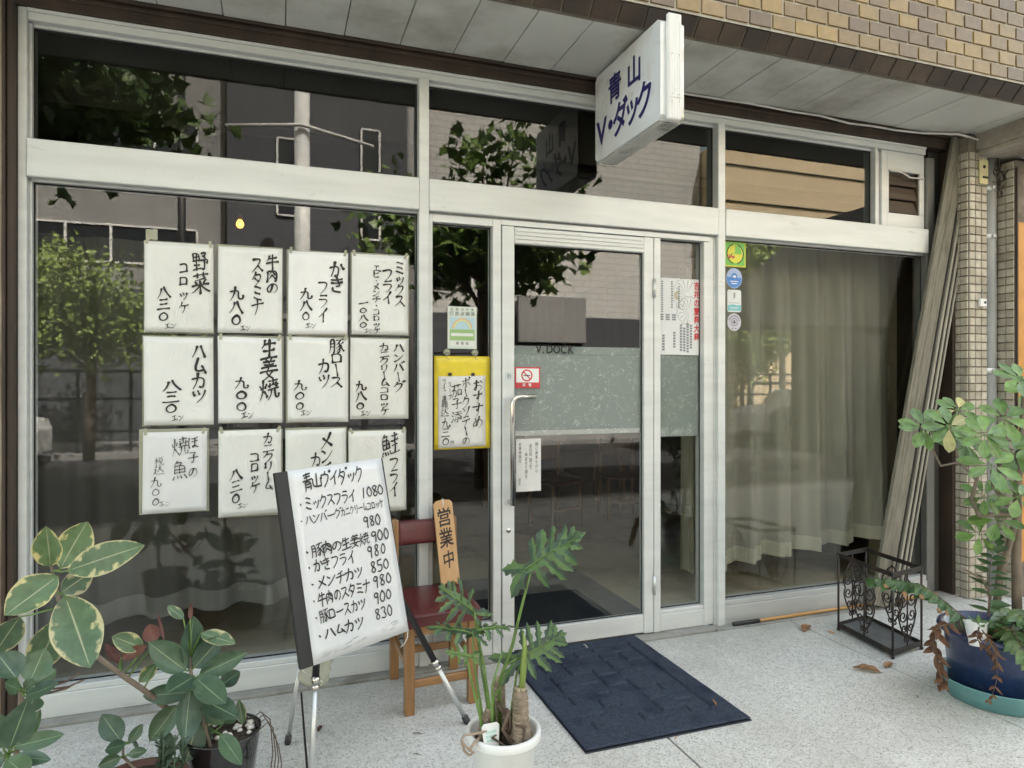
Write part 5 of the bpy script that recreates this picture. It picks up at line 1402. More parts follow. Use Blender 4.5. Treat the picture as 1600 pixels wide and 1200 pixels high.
NX, NY = 190, 240
def mat_fn(u, v):
    x = mx0 + (mx1 - mx0) * u; y = my0 + (my1 - my0) * v
    d = 9
    for s in segs:
        if min(s[0], s[2]) - 0.02 < x < max(s[0], s[2]) + 0.02 and min(s[1], s[3]) - 0.02 < y < max(s[1], s[3]) + 0.02: d = min(d, dseg(x, y, s))
    for s in mat_r: d = min(d, dseg(x, y, s))
    z = 0.0200 - 0.0130 * math.exp(-(d / 0.0075) ** 2) + 0.0006 * noise.noise(Vector((x * 60, y * 60, 0)))
    ed = min(x - mx0, mx1 - x, y - my0, my1 - y)
    if ed < 0.012: z -= 0.006 * (1 - ed / 0.012)
    wob = 0.003 * noise.noise(Vector((x * 9, y * 9, 3)))
    return Vector((x + wob, y + wob, z))
mb = MB(); mb.grid(mat_fn, NX, NY); pile = mb.build("carpet_pile", M['navy_mat'], dm)
mb = MB(); mb.box(mx0 - 0.003, mx1 + 0.003, my0 - 0.003, my1 + 0.003, 0.0008, 0.0062, 0.002); mb.build("rubber_edge", M['mat_edge'], dm)

# ------------------------------------------------------------------ chair with the OPEN plaque
ch = thing("wooden_chair", "low golden wood chair with red-brown vinyl seat standing by the window", "chair", (0.715, -0.27, 0.0))
fl_, fr_, bl_, brr = Vector((0.563, -0.470, 0)), Vector((0.866, -0.448, 0)), Vector((0.560, -0.075, 0)), Vector((0.872, -0.062, 0))


def post(p, z1, w=0.022, top=None):
    mb = MB()
    def ring(c, z, k=1.0): return mb.verts([(c.x - w * k, c.y - w * k, z), (c.x + w * k, c.y - w * k, z), (c.x + w * k, c.y + w * k, z), (c.x - w * k, c.y + w * k, z)])
    lv = [(p, 0.0, 0.86), (p, 0.006, 1.0), (p, z1 * 0.5, 1.0)]
    lv += [(top if top else p, z1 - 0.006, 1.0), (top if top else p, z1, 0.8)]
    rs_ = [ring(c, z, k) for c, z, k in lv]
    mb.face(rs_[0][::-1]); mb.face(rs_[-1])
    for a_, b_ in zip(rs_[:-1], rs_[1:]):
        for k in range(4): mb.face([a_[k], a_[(k + 1) % 4], b_[(k + 1) % 4], b_[k]])
    return mb.build("leg", M['chair_wood'], ch)


post(fl_, 0.405); post(fr_, 0.405)
post(bl_, 0.80, 0.021, bl_ + Vector((0.003, 0.028, 0))); post(brr, 0.80, 0.021, brr + Vector((-0.003, 0.028, 0)))


def bar(a_, b_, z0, z1, w, name, mat='chair_rail'):
    d = (b_ - a_); l = d.length; d = d.normalized()
    ang = math.atan2(d.y, d.x)
    R = Matrix.Translation((a_.x, a_.y, 0)) @ Matrix.Rotation(ang, 4, 'Z')
    mb = MB(); mb.box(0.0225, l - 0.0225, -w, w, z0, z1, 0.003, R); return mb.build(name, M[mat], ch)


bar(fl_, fr_, 0.352, 0.402, 0.012, "seat_rail"); bar(bl_, brr, 0.352, 0.402, 0.012, "seat_rail"); bar(fl_, bl_, 0.352, 0.402, 0.012, "seat_rail"); bar(fr_, brr, 0.352, 0.402, 0.012, "seat_rail")
bar(fl_, fr_, 0.115, 0.152, 0.010, "stretcher"); bar(bl_, brr, 0.115, 0.150, 0.010, "stretcher"); bar(fl_, bl_, 0.19, 0.225, 0.010, "stretcher"); bar(fr_, brr, 0.19, 0.225, 0.010, "stretcher")


def seat_fn(u, v):
    x0_, x1_ = 0.535 + 0.006 * v, 0.902
    a_ = abs(2 * u - 1); b_ = abs(2 * v - 1)
    x = x0_ + (x1_ - x0_) * u; y = -0.500 + 0.018 * u + 0.445 * v
    z = 0.456 - 0.010 * a_ ** 6 - 0.010 * b_ ** 6 + 0.004 * (1 - a_ * a_) * (1 - b_ * b_)
    return Vector((x, y, z))
mb = MB(); mb.slab(seat_fn, (0, 0, 1), 0.050, 24, 24)
for k in range(25): pass
mb.tube([tuple(seat_fn(u, 0.0) + Vector((0, -0.002, -0.003))) for u in [q / 16 for q in range(17)]], 0.003, 6)
mb.tube([tuple(seat_fn(1.0, v) + Vector((0.002, 0, -0.003))) for v in [q / 16 for q in range(17)]], 0.003, 6)
mb.build("seat", M['leather'], ch)


def back_fn(u, v):
    x = 0.584 + 0.262 * u
    bow = 0.014 * (1 - (2 * u - 1) ** 2)
    puff = 0.010 * (1 - abs(2 * v - 1) ** 4)
    return Vector((x, -0.070 + 0.018 * v + bow - puff, 0.668 + 0.118 * v))
mb = MB(); mb.slab(back_fn, (0, -1, 0), 0.026, 16, 10); mb.build("backrest", M['leather'], ch)

# OPEN plaque leaning on the chair back
pq = thing("open_plaque", "pale wooden plaque reading 営業中 leaning against the chair back", "sign", (0.84, -0.125, 0.457))
p0, pw, phh = Vector((0.732, -0.185, 0.4565)), 0.100, 0.435
Up = Vector((-0.032, 0.050, 0.43)).normalized(); Rr = Vector((1.0, 0.06, 0.0)).normalized(); Rr = (Rr - Up * Rr.dot(Up)).normalized(); Nn = Rr.cross(Up)
p0 = Vector((0.790, -0.130, 0.4575))
poly = [(0, 0)] + [(0.012, 0.0)] + [(pw / 2 - 0.037 * math.cos(math.pi * k / 8), 0.019 * math.sin(math.pi * k / 8)) for k in range(9)] + [(pw - 0.012, 0), (pw, 0)] + [(pw, phh - 0.018), (pw - 0.01, phh - 0.008)] + [(pw * (1 - k / 8), phh - 0.006 + 0.006 * math.sin(math.pi * k / 8)) for k in range(1, 8)] + [(0.01, phh - 0.008), (0, phh - 0.018)]
mb = MB(); mb.prism(poly, p0, Rr, Up, -Nn * -1.0 if False else Nn, 0.014); mb.build("board", M['plaque'], pq)
letters([("営", pw / 2, 0.345, 0.066, 0.080, 0), ("業", pw / 2, 0.240, 0.066, 0.085, 0), ("中", pw / 2 + 0.002, 0.130, 0.058, 0.085, 0)], (p0 + Nn * 0.0142, Rr, Up, Nn), "lettering", M['ink'], pq, bold=0.014, hand=0.5, lift=0.0006)
mb = MB(); mb.tube([p0 + Rr * pw / 2 + Up * (phh - 0.03) + Nn * 0.0155, p0 + Rr * pw / 2 + Up * (phh - 0.012) + Nn * 0.018, p0 + Rr * (pw / 2 + 0.003) + Up * (phh + 0.004) + Nn * 0.01, p0 + Rr * (pw / 2 + 0.003) + Up * (phh + 0.002) - Nn * 0.006], 0.003, 8); mb.build("cord", M['white_plastic'], pq)

# ------------------------------------------------------------------ easel with the menu board
TL, TR, BR, BL = [Vector(a) for a in ((-0.006, -0.790, 1.159), (0.425, -0.583, 1.178), (0.517, -0.708, 0.467), (0.086, -0.915, 0.447))]
eU = (TR - TL).normalized(); eV = (TL - BL); eV = (eV - eU * eV.dot(eU)).normalized(); eN = eU.cross(eV)
bw, bh = 0.479, 0.728
bo = BL
es = thing("display_easel", "black and silver tripod easel standing on the pavement in front of the chair", "easel", (0.30, -0.70, 0.0))


def leg(pts, r_up, r_lo, name="leg"):
    a_, c_ = Vector(pts[0]), Vector(pts[1]); k = pts[2]
    j = a_ + (c_ - a_) * k; d = (c_ - a_).normalized()
    mb = MB(); mb.tube([a_, j], r_up, 14); lg = mb.build(name, M['black_metal'], es)
    mb = MB()
    mb.tube([j - d * 0.012, j + d * 0.012], r_up + 0.0035, 14); mb.tube([j + d * 0.018, j + d * 0.034], r_up + 0.003, 14); mb.build("collar", M['chrome'], lg)
    mb = MB(); mb.tube([j, c_ - d * 0.03], r_lo, 14); mb.build("lower_tube", M['steel'], lg)
    mb = MB(); mb.tube([c_ - d * 0.035, c_ - d * 0.008, c_], [r_lo + 0.004, r_lo + 0.005, r_lo + 0.003], 12); mb.build("foot", M['black_metal'], lg)
    return lg


apex = Vector((0.205, -0.60, 1.20))
leg((Vector((0.185, -0.64, 1.09)), (0.113, -0.945, 0.004), 0.66), 0.0135, 0.0105)
leg((Vector((0.235, -0.61, 1.09)), (0.792, -0.640, 0.004), 0.74), 0.0135, 0.0105)
leg((Vector((0.205, -0.58, 1.09)), (0.040, -0.558, 0.004), 0.66), 0.0115, 0.009)
mb = MB(); mb.box(0.17, 0.25, -0.635, -0.575, 1.07, 1.12, 0.012); mb.build("head", M['black_metal'], es)
mb = MB(); mb.tube([(0.205, -0.62, 1.09), (0.215, -0.65, 0.95), (0.24, -0.68, 0.60), (0.25, -0.68, 0.47)], 0.009, 10); mb.build("centre_post", M['black_metal'], es)
for (a_, b_) in (((0.150, -0.815, 0.50), (0.475, -0.645, 0.50)), ):
    mb = MB(); mb.tube([Vector(a_) + Vector((0, 0.03, -0.02)), Vector(b_) + Vector((0, 0.03, -0.02))], 0.006, 8); mb.build("support_bar", M['black_metal'], es)
bdg = thing("menu_board", "tilted white handwritten menu board with black edges on the easel", "menu board", tuple(bo))
mb = MB()
Mb = Matrix((( eU.x, eV.x, eN.x, bo.x), (eU.y, eV.y, eN.y, bo.y), (eU.z, eV.z, eN.z, bo.z), (0, 0, 0, 1)))
mb.box(-0.002, bw + 0.004, 0, bh, -0.024, -0.002, 0.002, Mb); mb.build("backing_board", M['black_board'], bdg)
mb = MB()
def pf(u, v):
    x = 0.047 + (bw - 0.047 - 0.006 * (1 - v)) * u; y = bh * (1 - v)
    return Mb @ Vector((x, y, 0.0002 + 0.0008 * noise.noise(Vector((u * 4, v * 4, 2)))))
mb.slab(pf, eN, 0.0012, 12, 16); mb.build("paper_sheet", M['paper_board'], bdg)
W, H = bw - 0.047, bh
rows = [("青山ヴイダック", .13, .755, .072, .088), ("・ミックスフライ", .04, .64, .187, .075), ("1080", .70, .95, .183, .058), ("・ハンバーグカニクリームコロッケ", .03, .92, .272, .062), ("980", .675, .875, .347, .060),
        ("・豚肉の生姜焼", .03, .71, .437, .074), ("900", .735, .945, .436, .060), ("・かきフライ", .035, .545, .517, .070), ("980", .665, .89, .514, .060), ("・メンチカツ", .04, .60, .605, .070), ("850", .68, .895, .601, .058),
        ("・牛肉のスタミナ", .04, .655, .690, .074), ("980", .68, .90, .682, .060), ("・豚ロースカツ", .04, .58, .775, .070), ("900", .665, .87, .769, .058), ("・ハムカツ", .04, .535, .868, .068), ("830", .655, .855, .856, .058)]
it = []
for (tx, a_, b_, yf, hh) in rows:
    r_ = hrow(tx, a_, b_, yf, W, H, hh)
    if tx[0].isdigit(): r_ = [(c, u, v, 0.044, hh * H * 1.22, 0) for (c, u, v, w, h, q) in r_]
    if "コロッケ" in tx:
        n = len(tx); r_ = []
        x = a_
        for i, c in enumerate(tx):
            wdt = 0.072 if i < 6 else 0.047
            r_.append((c, (x + wdt / 2) * W, -yf * H + 0.010 * (i / n), wdt * W * 1.1, hh * H * (1 if i < 6 else 0.85), 0)); x += wdt
    it += r_
letters(it, (Mb @ Vector((0.047, bh, 0.0018)), eU, eV, eN), "lettering", M['marker'], bdg, bold=0.005, hand=0.55, lift=0.0006, nib=-0.105)
mb = MB()
rsn = random.Random(4)
smear = []
for k in range(26):
    u = rsn.uniform(0.06, 0.9) * W; v = rsn.uniform(0.012, 0.05) * H + 0.03 * H * (u / W); l = rsn.uniform(0.02, 0.08) * W; h = rsn.uniform(0.0008, 0.003)
    smear.append([(u, v), (u + l, v + 0.004), (u + l, v + 0.004 + h), (u, v + h)])
for P in smear: mb.prism(P, Mb @ Vector((0.047, 0, 0.0016)), eU, eV, eN, 0.0003 + rsn.uniform(0, 0.0003))
mb.build("dirt_smear", flat("paper_dirt", (0.42, 0.41, 0.38), 0.8), bdg)
# plastic bottle tied under the board as a weight
bt = thing("plastic_bottle", "cloudy ribbed plastic bottle tied under the menu board as a weight", "bottle", (0.145, -0.74, 0.21))
mb = MB()
pr = [(0.0, 0.0), (0.05, 0.003), (0.060, 0.02)]
for k in range(6): pr += [(0.061, 0.03 + k * 0.034), (0.056, 0.047 + k * 0.034)]
pr += [(0.061, 0.24), (0.05, 0.275), (0.02, 0.305), (0.016, 0.33), (0.0, 0.331)]
mb.lathe((0, 0, 0), pr, 28); R = Matrix.Translation((0.130, -0.735, 0.315)) @ Matrix.Rotation(math.radians(12), 4, 'Y'); mb.v = [tuple(R @ Vector(p)) for p in mb.v]
mb.build("body", M['bottle'], bt)
mb = MB(); mb.tube([(0.085, -0.80, 0.462), (0.09, -0.80, 0.40), (0.13, -0.815, 0.37), (0.165, -0.80, 0.345)], 0.0022, 8); mb.build("cord", M['white_plastic'], bt)
mb = MB(); mb.tube([(0.515, -0.70, 0.47), (0.512, -0.71, 0.44), (0.50, -0.70, 0.41), (0.485, -0.69, 0.395)], 0.0022, 8); tag(mb.build("cord", M['white_plastic']), "loose white cord end below the menu board's right corner", "cord")
# ------------------------------------------------------------------ plants
CAMDIR = Vector((0.25, -0.8, 0.55))


def leaf_mesh(mb, base, tip, w, hint, fold=0.12, bend=0.08, shape='ellipse', nu=10, twist=0.0, ripple=0.0, seed=0.0):
    """One blade: uv.x along, uv.y across; folded at the midrib and curved along its length."""
    b, t = Vector(base), Vector(tip)
    d = t - b; L_ = d.length; d = d / L_
    n = Vector(hint); n = (n - d * n.dot(d))
    n = n.normalized() if n.length > 1e-4 else d.orthogonal().normalized()
    s = d.cross(n)
    vs = (-1.0, -0.55, 0.0, 0.55, 1.0)
    ids = []
    for i in range(nu + 1):
        u = i / nu
        if shape == 'ellipse': hw = math.sin(math.pi * u ** 0.92) ** 0.72 * (1 - 0.25 * max(0, u - 0.75) * 4 * (u - 0.75))
        elif shape == 'obovate': hw = math.sin(math.pi * u ** 1.45) ** 0.75
        else: hw = math.sin(math.pi * u ** 0.7) ** 0.9
        hw = max(hw, 0.012) * w / 2
        row = []
        for q in vs:
            a = abs(q)
            off = fold * w * a * a * hw / (w / 2) + bend * L_ * (0.25 - (u - 0.5) ** 2) * -1.2 + 0.0
            off += ripple * w * math.sin(u * 17 + q * 2 + seed) * a
            row.append(b + d * (u * L_) + s * (q * hw) + n * off)
        ids.append(mb.verts(row))
    for i in range(nu):
        for k in range(4):
            u0, u1 = i / nu, (i + 1) / nu
            mb.face([ids[i][k], ids[i][k + 1], ids[i + 1][k + 1], ids[i + 1][k]], True, 0.5,
                    [(u0, 0.5 + vs[k] / 2), (u0, 0.5 + vs[k + 1] / 2), (u1, 0.5 + vs[k + 1] / 2), (u1, 0.5 + vs[k] / 2)])


def leaves_of(parent, data, mat, rnd, hint=CAMDIR, jit=0.35, stem=None, shape='ellipse', name="leaf"):
    for k, (b, t, w) in enumerate(data):
        h = Vector(hint) + Vector((rnd.uniform(-jit, jit), rnd.uniform(-jit, jit), rnd.uniform(-jit, jit)))
        mb = MB(); leaf_mesh(mb, b, t, w, h, rnd.uniform(0.03, 0.26), rnd.uniform(-0.06, 0.22), shape, 12, 0, rnd.uniform(0.006, 0.03), rnd.uniform(0, 6))
        o = mb.build(name, M[mat], parent)
        if stem:
            bb = Vector(b); q = min(stem, key=lambda s: (Vector(s) - bb).length)
            m2 = MB(); m2.tube([q, bb + (Vector(q) - bb) * 0.3 + Vector((0, 0, -0.003)), bb, bb + (Vector(t) - bb) * 0.06], [0.0035, 0.003, 0.0025, 0.0015], 6)
            m2.build("petiole", M['stem_green'], o)


def pot(parent, c, prof, mat, n=48):
    mb = MB(); mb.lathe(c, prof, n, True); return mb.build("pot", M[mat], parent)


def soil(parent, c, r, z, mat='soil'):
    mb = MB()
    rr = random.Random(int(r * 1000))
    mb.v.append((c[0], c[1], z + 0.006)); rings = []
    for k in range(1, 6):
        rings.append(mb.verts([(c[0] + r * k / 5 * math.cos(a), c[1] + r * k / 5 * math.sin(a), z + rr.uniform(-0.004, 0.006)) for a in [2 * math.pi * q / 28 for q in range(28)]]))
    for q in range(28): mb.face([0, rings[0][q], rings[0][(q + 1) % 28]], True)
    for a, b in zip(rings[:-1], rings[1:]):
        for q in range(28): mb.face([a[q], b[q], b[(q + 1) % 28], a[(q + 1) % 28]], True)
    return mb.build("soil", M[mat], parent)


rl = random.Random(12)
# rubber plant in the black pot
rp_ = thing("rubber_plant", "rubber plant with plain and cream-edged leaves in a glossy black pot", "plant", (-0.19, -0.87, 0.0))
PC = (-0.185, -0.865, 0.0)
pot(rp_, PC, [(0.085, 0.0), (0.100, 0.02), (0.122, 0.20), (0.128, 0.245), (0.131, 0.25), (0.123, 0.252), (0.118, 0.24), (0.113, 0.20), (0.0, 0.19), (0.0, 0.0)], 'black_pot')
soil(rp_, PC, 0.114, 0.222)
for k in range(26):
    a, r = rl.uniform(0, 6.28), 0.11 * math.sqrt(rl.random())
    mb = MB(); rr = rl.uniform(0.008, 0.014)
    mb.lathe((PC[0] + r * math.cos(a), PC[1] + r * math.sin(a), 0.226), [(0.0, 0.0), (rr * 0.8, rr * 0.3), (rr, rr * 0.6), (rr * 0.7, rr * 1.1), (0.0, rr * 1.3)], 9)
    mb.build("pebble", M['pebble'], rp_)
for (p, r) in ((L_STEMV, [0.010, 0.010, 0.0095, 0.009, 0.0085, 0.008, 0.007, 0.006, 0.004]), (L_STEMP, [0.009, 0.008, 0.008, 0.007, 0.006, 0.003]), (L_STEMP2, [0.008, 0.008, 0.007, 0.006])):
    mb = MB(); p2 = [Vector(q) for q in p]
    if p is L_STEMP2: p2 = [Vector((-0.20, -0.90, 0.20)), p2[1], p2[2], p2[3]]
    mb.tube(p2, r, 10); mb.build("stem", M['bark'], rp_)
stem_all = [Vector(a) + (Vector(b) - Vector(a)) * k / 6 for S in (L_STEMV, L_STEMP) for a, b in zip(S[:-1], S[1:]) for k in range(7)]
leaves_of(rp_, L_V, 'ficus_var', rl, stem=stem_all)
leaves_of(rp_, L_P, 'ficus', rl, stem=stem_all)
leaves_of(rp_, L_PV, 'ficus_var', rl, stem=stem_all)
leaves_of(rp_, L_R, 'ficus_red', rl, stem=stem_all)
mb = MB()
for k in range(4):
    p = Vector((-0.10 + 0.01 * k, -0.80 - 0.03 * k, 0.235)); pts = [p, p + Vector((0.04, 0.0, 0.03)), p + Vector((0.075, -0.01, -0.02 * k)), p + Vector((0.085, -0.02, -0.12)), p + Vector((0.075, -0.03, -0.2))]
    mb.tube(pts, 0.0022, 6)
mb.build("dry_stalk", M['bark_dark'], rp_)
# second rubber plant at the lower left corner
bp = thing("rubber_plant", "dull blue-green rubber plant crowding the lower left corner of the view", "plant", (-0.68, -1.32, 0.0))
BC = (-0.70, -1.36, 0.0)
pot(bp, BC, [(0.09, 0.0), (0.105, 0.02), (0.13, 0.21), (0.138, 0.25), (0.142, 0.252), (0.133, 0.255), (0.126, 0.24), (0.12, 0.21), (0.0, 0.2), (0.0, 0.0)], 'terracotta'); soil(bp, BC, 0.122, 0.228)
for S in (L_STEMB, L_STEMB2):
    q = [Vector(a) for a in S]; q = [Vector((BC[0] + 0.02, BC[1] + 0.02, 0.22))] + [a for a in q if a.z > 0.28]
    mb = MB(); mb.tube(q, [0.011] + [0.008] * (len(q) - 1), 10); mb.build("stem", M['bark'], bp)
leaves_of(bp, L_B, 'ficus', rl, stem=[Vector(a) for a in L_STEMB + L_STEMB2])
mb = MB()
for (a, b) in (((-0.643, -1.182, 0.605), (-0.560, -1.158, 0.627)), ((-0.640, -1.183, 0.599), (-0.547, -1.163, 0.607)), ((-0.650, -1.180, 0.586), (-0.549, -1.183, 0.614))):
    a, b = Vector(a), Vector(b); mb.tube([a, a + (b - a) * 0.6 + Vector((0, 0, -0.008)), b], [0.0035, 0.003, 0.002], 7)
mb.build("dry_stalk", M['bark_dark'], bp)
# small seedling and succulents in a shallow planter
sp = thing("seedling_planter", "dark shallow planter with a small rubber seedling and tiny succulents", "planter", (-0.42, -1.00, 0.0))
SCc = (-0.43, -1.03, 0.0)
pot(sp, SCc, [(0.12, 0.0), (0.135, 0.015), (0.150, 0.17), (0.158, 0.185), (0.158, 0.197), (0.146, 0.198), (0.140, 0.17), (0.0, 0.16), (0.0, 0.0)], 'terracotta'); soil(sp, SCc, 0.142, 0.178)
q = [Vector((SCc[0] + 0.03, SCc[1] + 0.04, 0.17))] + [Vector(a) for a in L_STEMS][1:]
mb = MB(); mb.tube(q, [0.006, 0.005, 0.004], 8); mb.build("stem", M['bark'], sp)
leaves_of(sp, L_S, 'ficus', rl, stem=q)
for k in range(9):
    a, r = rl.uniform(-0.6, 1.4), rl.uniform(0.05, 0.13)
    c = Vector((SCc[0] + r * math.cos(a) + 0.02, SCc[1] + r * math.sin(a), 0.19)); h = rl.uniform(0.06, 0.14)
    mb = MB()
    for i in range(14):
        z = h * i / 14; an = i * 2.4; rr = 0.022
        leaf_mesh(mb, c + Vector((0, 0, z)), c + Vector((math.cos(an) * rr, math.sin(an) * rr, z + 0.012)), 0.010, (0, 0, 1), 0.2, 0.0, 'ellipse', 4)
    mb.tube([c + Vector((0, 0, -0.01)), c + Vector((0, 0, h))], 0.0025, 6)
    mb.build("succulent", M['phil'], sp)


# philodendron in the white pot
ph = thing("philodendron", "philodendron with deeply cut leaves and stubby trunks in a white pot", "plant", (0.747, -1.266, 0.0))
WC = (0.747, -1.266, 0.0)
pot(ph, WC, [(0.088, 0.0), (0.094, 0.01), (0.113, 0.258), (0.119, 0.262), (0.130, 0.264), (0.1315, 0.272), (0.1315, 0.289), (0.128, 0.294), (0.118, 0.294), (0.113, 0.285), (0.105, 0.22), (0.0, 0.215), (0.0, 0.0)], 'white_plastic'); soil(ph, WC, 0.108, 0.245)


def trunk_ringed(parent, p, r0, r1, n=9):
    p = [Vector(a) for a in p]; p[0] = Vector((p[0].x, p[0].y, 0.235))
    pts, rs_ = [], []
    tot = n * 4
    for i in range(tot + 1):
        u = i / tot; k = u * (len(p) - 1); j = min(int(k), len(p) - 2); q = p[j] + (p[j + 1] - p[j]) * (k - j)
        base = r0 + (r1 - r0) * u + (0.012 * max(0, 1 - abs(u - 0.15) / 0.25) if r0 > 0.02 else 0)
        pts.append(q); rs_.append(base * (1 + 0.11 * (1 - (i % 4) / 3.0) - 0.05))
    mb = MB(); mb.tube(pts, rs_, 18)
    ob = mb.build("trunk", trunk_m, parent)
    mb = MB()
    for i in range(1, n):
        u = i / n; k = u * (len(p) - 1); j = min(int(k), len(p) - 2); q = p[j] + (p[j + 1] - p[j]) * (k - j)
        rb = (r0 + (r1 - r0) * u) * 1.07 + (0.012 * max(0, 1 - abs(u - 0.15) / 0.25) if r0 > 0.02 else 0)
        for s in range(3):
            a0 = i * 1.9 + s * 2.09
            mb.tube([q + Vector((math.cos(a0 + t * 0.28) * rb, math.sin(a0 + t * 0.28) * rb, -0.006 * math.sin(math.pi * t / 5))) for t in range(6)], [0.0006, 0.0016, 0.0022, 0.0022, 0.0016, 0.0006], 5)
    mb.build("leaf_scar", flat("leaf_scar", (0.40, 0.33, 0.24), 0.8), ob)
    mb = MB(); top = p[-1]
    for i in range(5):
        a = i * 1.3; mb.tube([top + Vector((math.cos(a) * r1 * .5, math.sin(a) * r1 * .5, -0.005)), top + Vector((math.cos(a) * r1 * .6, math.sin(a) * r1 * .6, 0.012))], r1 * 0.35, 7)
    mb.build("cut_stub", flat("leaf_scar", (0.40, 0.33, 0.24), 0.8), ob)


trunk_m = simple("ringed_philodendron_trunk", (0.24, 0.19, 0.14), 0.8, var=0.3, scale=30, bmp=0.4, bscale=60)
trunk_ringed(ph, L_TRUNK[0], 0.034, 0.025); trunk_ringed(ph, L_TRUNK[1], 0.026, 0.019, 7)
trunk_ringed(ph, L_TRUNK[2], 0.020, 0.014, 5)
mb = MB()
for k in range(9):
    a = Vector((0.735 + rl.uniform(-0.05, 0.05), -1.275 + rl.uniform(-0.04, 0.03), 0.33 + rl.uniform(-0.04, 0.05)))
    mb.tube([a, a + Vector((rl.uniform(-.03, .03), -0.02, 0.0)), a + Vector((rl.uniform(-.04, .04), -0.03, -0.05)), Vector((a.x + rl.uniform(-.03, .03), a.y - 0.02, 0.24))], [0.006, 0.006, 0.005, 0.004], 7)
mb.build("aerial_root", M['bark_dark'], ph)
mb = MB()
mb.tube([(0.69, -1.31, 0.32), (0.64, -1.33, 0.325), (0.585, -1.335, 0.330), (0.575, -1.34, 0.315), (0.60, -1.35, 0.285), (0.615, -1.35, 0.275), (0.60, -1.345, 0.265), (0.585, -1.34, 0.28), (0.577, -1.335, 0.31)], 0.0045, 8)
mb.tube([(0.66, -1.30, 0.30), (0.62, -1.34, 0.302), (0.60, -1.355, 0.29)], 0.0045, 8)
mb.build("hanging_root", flat("pale_root", (0.34, 0.26, 0.20), 0.8), ph)


def selloum(parent, b, t, w, hint, mat, nl=6, seed=0, droop=0.12, pet=None):
    """Deeply cut blade: lobes with notched edges on both sides of a midrib, plus two basal lobes."""
    rr = random.Random(seed)
    b, t = Vector(b), Vector(t); d = t - b; L_ = d.length; d /= L_
    n = Vector(hint); n = (n - d * n.dot(d)).normalized(); s = d.cross(n)
    mb = MB()
    def P(x, y):
        r = abs(y) / (w / 2)
        z = -droop * L_ * (0.8 * (x / L_ - 0.35) ** 2 + 0.9 * r * r) + 0.035 * L_ * math.sin(x / L_ * 24 + (2 if y > 0 else 0)) * r + 0.05 * L_ * noise.noise(Vector((x / L_ * 5, y / L_ * 5, seed * 1.7)))
        return b + d * x + s * y + n * z
    def quadstrip(A, B, uvs):
        ia = [mb.verts([P(*q)])[0] for q in A]; ib = [mb.verts([P(*q)])[0] for q in B]
        for i in range(len(A) - 1):
            mb.face([ia[i], ia[i + 1], ib[i + 1], ib[i]], True, 0.5, [uvs[0], uvs[0], uvs[1], uvs[1]])
    for sd in (-1, 1):
        # central web
        n1 = 12
        A = [(L_ * (-0.02 + 1.0 * i / n1), 0.0) for i in range(n1 + 1)]
        B = [(L_ * (-0.02 + 1.0 * i / n1), sd * w * 0.135 * (math.sin(math.pi * min(1, 0.12 + 0.92 * i / n1)) ** 0.7)) for i in range(n1 + 1)]
        quadstrip(A, B, [(0.5, 0.5), (0.5, 0.62)])
        for k in range(nl + 1):
            f = k / nl
            if k == 0:
                x0, ang, ln = 0.02 * L_, math.radians(152), w * 0.58
            else:
                x0 = L_ * (0.02 + 0.80 * f ** 0.92); ang = math.radians(98 - 66 * f + rr.uniform(-7, 7)); ln = w * 0.52 * (math.sin(math.pi * (0.30 + 0.62 * f)) ** 0.9) * rr.uniform(0.88, 1.08) + 0.02 * L_
            wd = L_ * 0.078 * rr.uniform(0.8, 1.2) * (1 - 0.25 * f) * (1.25 if k == 0 else 1)
            dirx, diry = math.cos(ang), math.sin(ang) * sd
            nx, ny = -diry, dirx
            prof = [(0.0, 0.80), (0.15, 0.70), (0.32, 0.66), (0.45, 0.95), (0.52, 1.15), (0.60, 0.72), (0.72, 0.80), (0.80, 0.85), (0.88, 0.42), (1.0, 0.04)]
            cv = rr.uniform(-0.10, 0.18)
            mid, ea, eb = [], [], []
            for (u, h) in prof:
                bx = x0 + dirx * ln * u - cv * ln * u * u * nx * sd * -1; by = diry * ln * u + cv * ln * u * u * abs(ny) * 0
                mid.append((bx, by))
                h1 = h * wd * rr.uniform(0.82, 1.15); h2 = h * wd * rr.uniform(0.82, 1.15)
                ea.append((bx + nx * h1, by + ny * h1)); eb.append((bx - nx * h2, by - ny * h2))
            quadstrip(mid, ea, [(0.5, 0.5), (0.5, 0.95)]); quadstrip(mid, eb, [(0.5, 0.5), (0.5, 0.05)])
        # tip lobe half
        T = [(L_ * (0.78 + 0.24 * u), 0.0) for u in (0, .25, .5, .75, 1)]
        E_ = [(L_ * (0.78 + 0.24 * u), sd * L_ * 0.075 * h) for u, h in ((0, 1.0), (.25, .8), (.5, 1.0), (.75, .5), (1, 0.02))]
        quadstrip(T, E_, [(0.5, 0.5), (0.5, 0.95)])
    lf = mb.build("leaf", M[mat], parent)
    mb = MB(); mb.tube([P(L_ * i / 8, 0) + n * 0.0015 for i in range(9)], [0.0035 * (1 - i / 9.5) for i in range(9)], 6); mb.build("midrib", M['stem_green'], lf)
    return lf


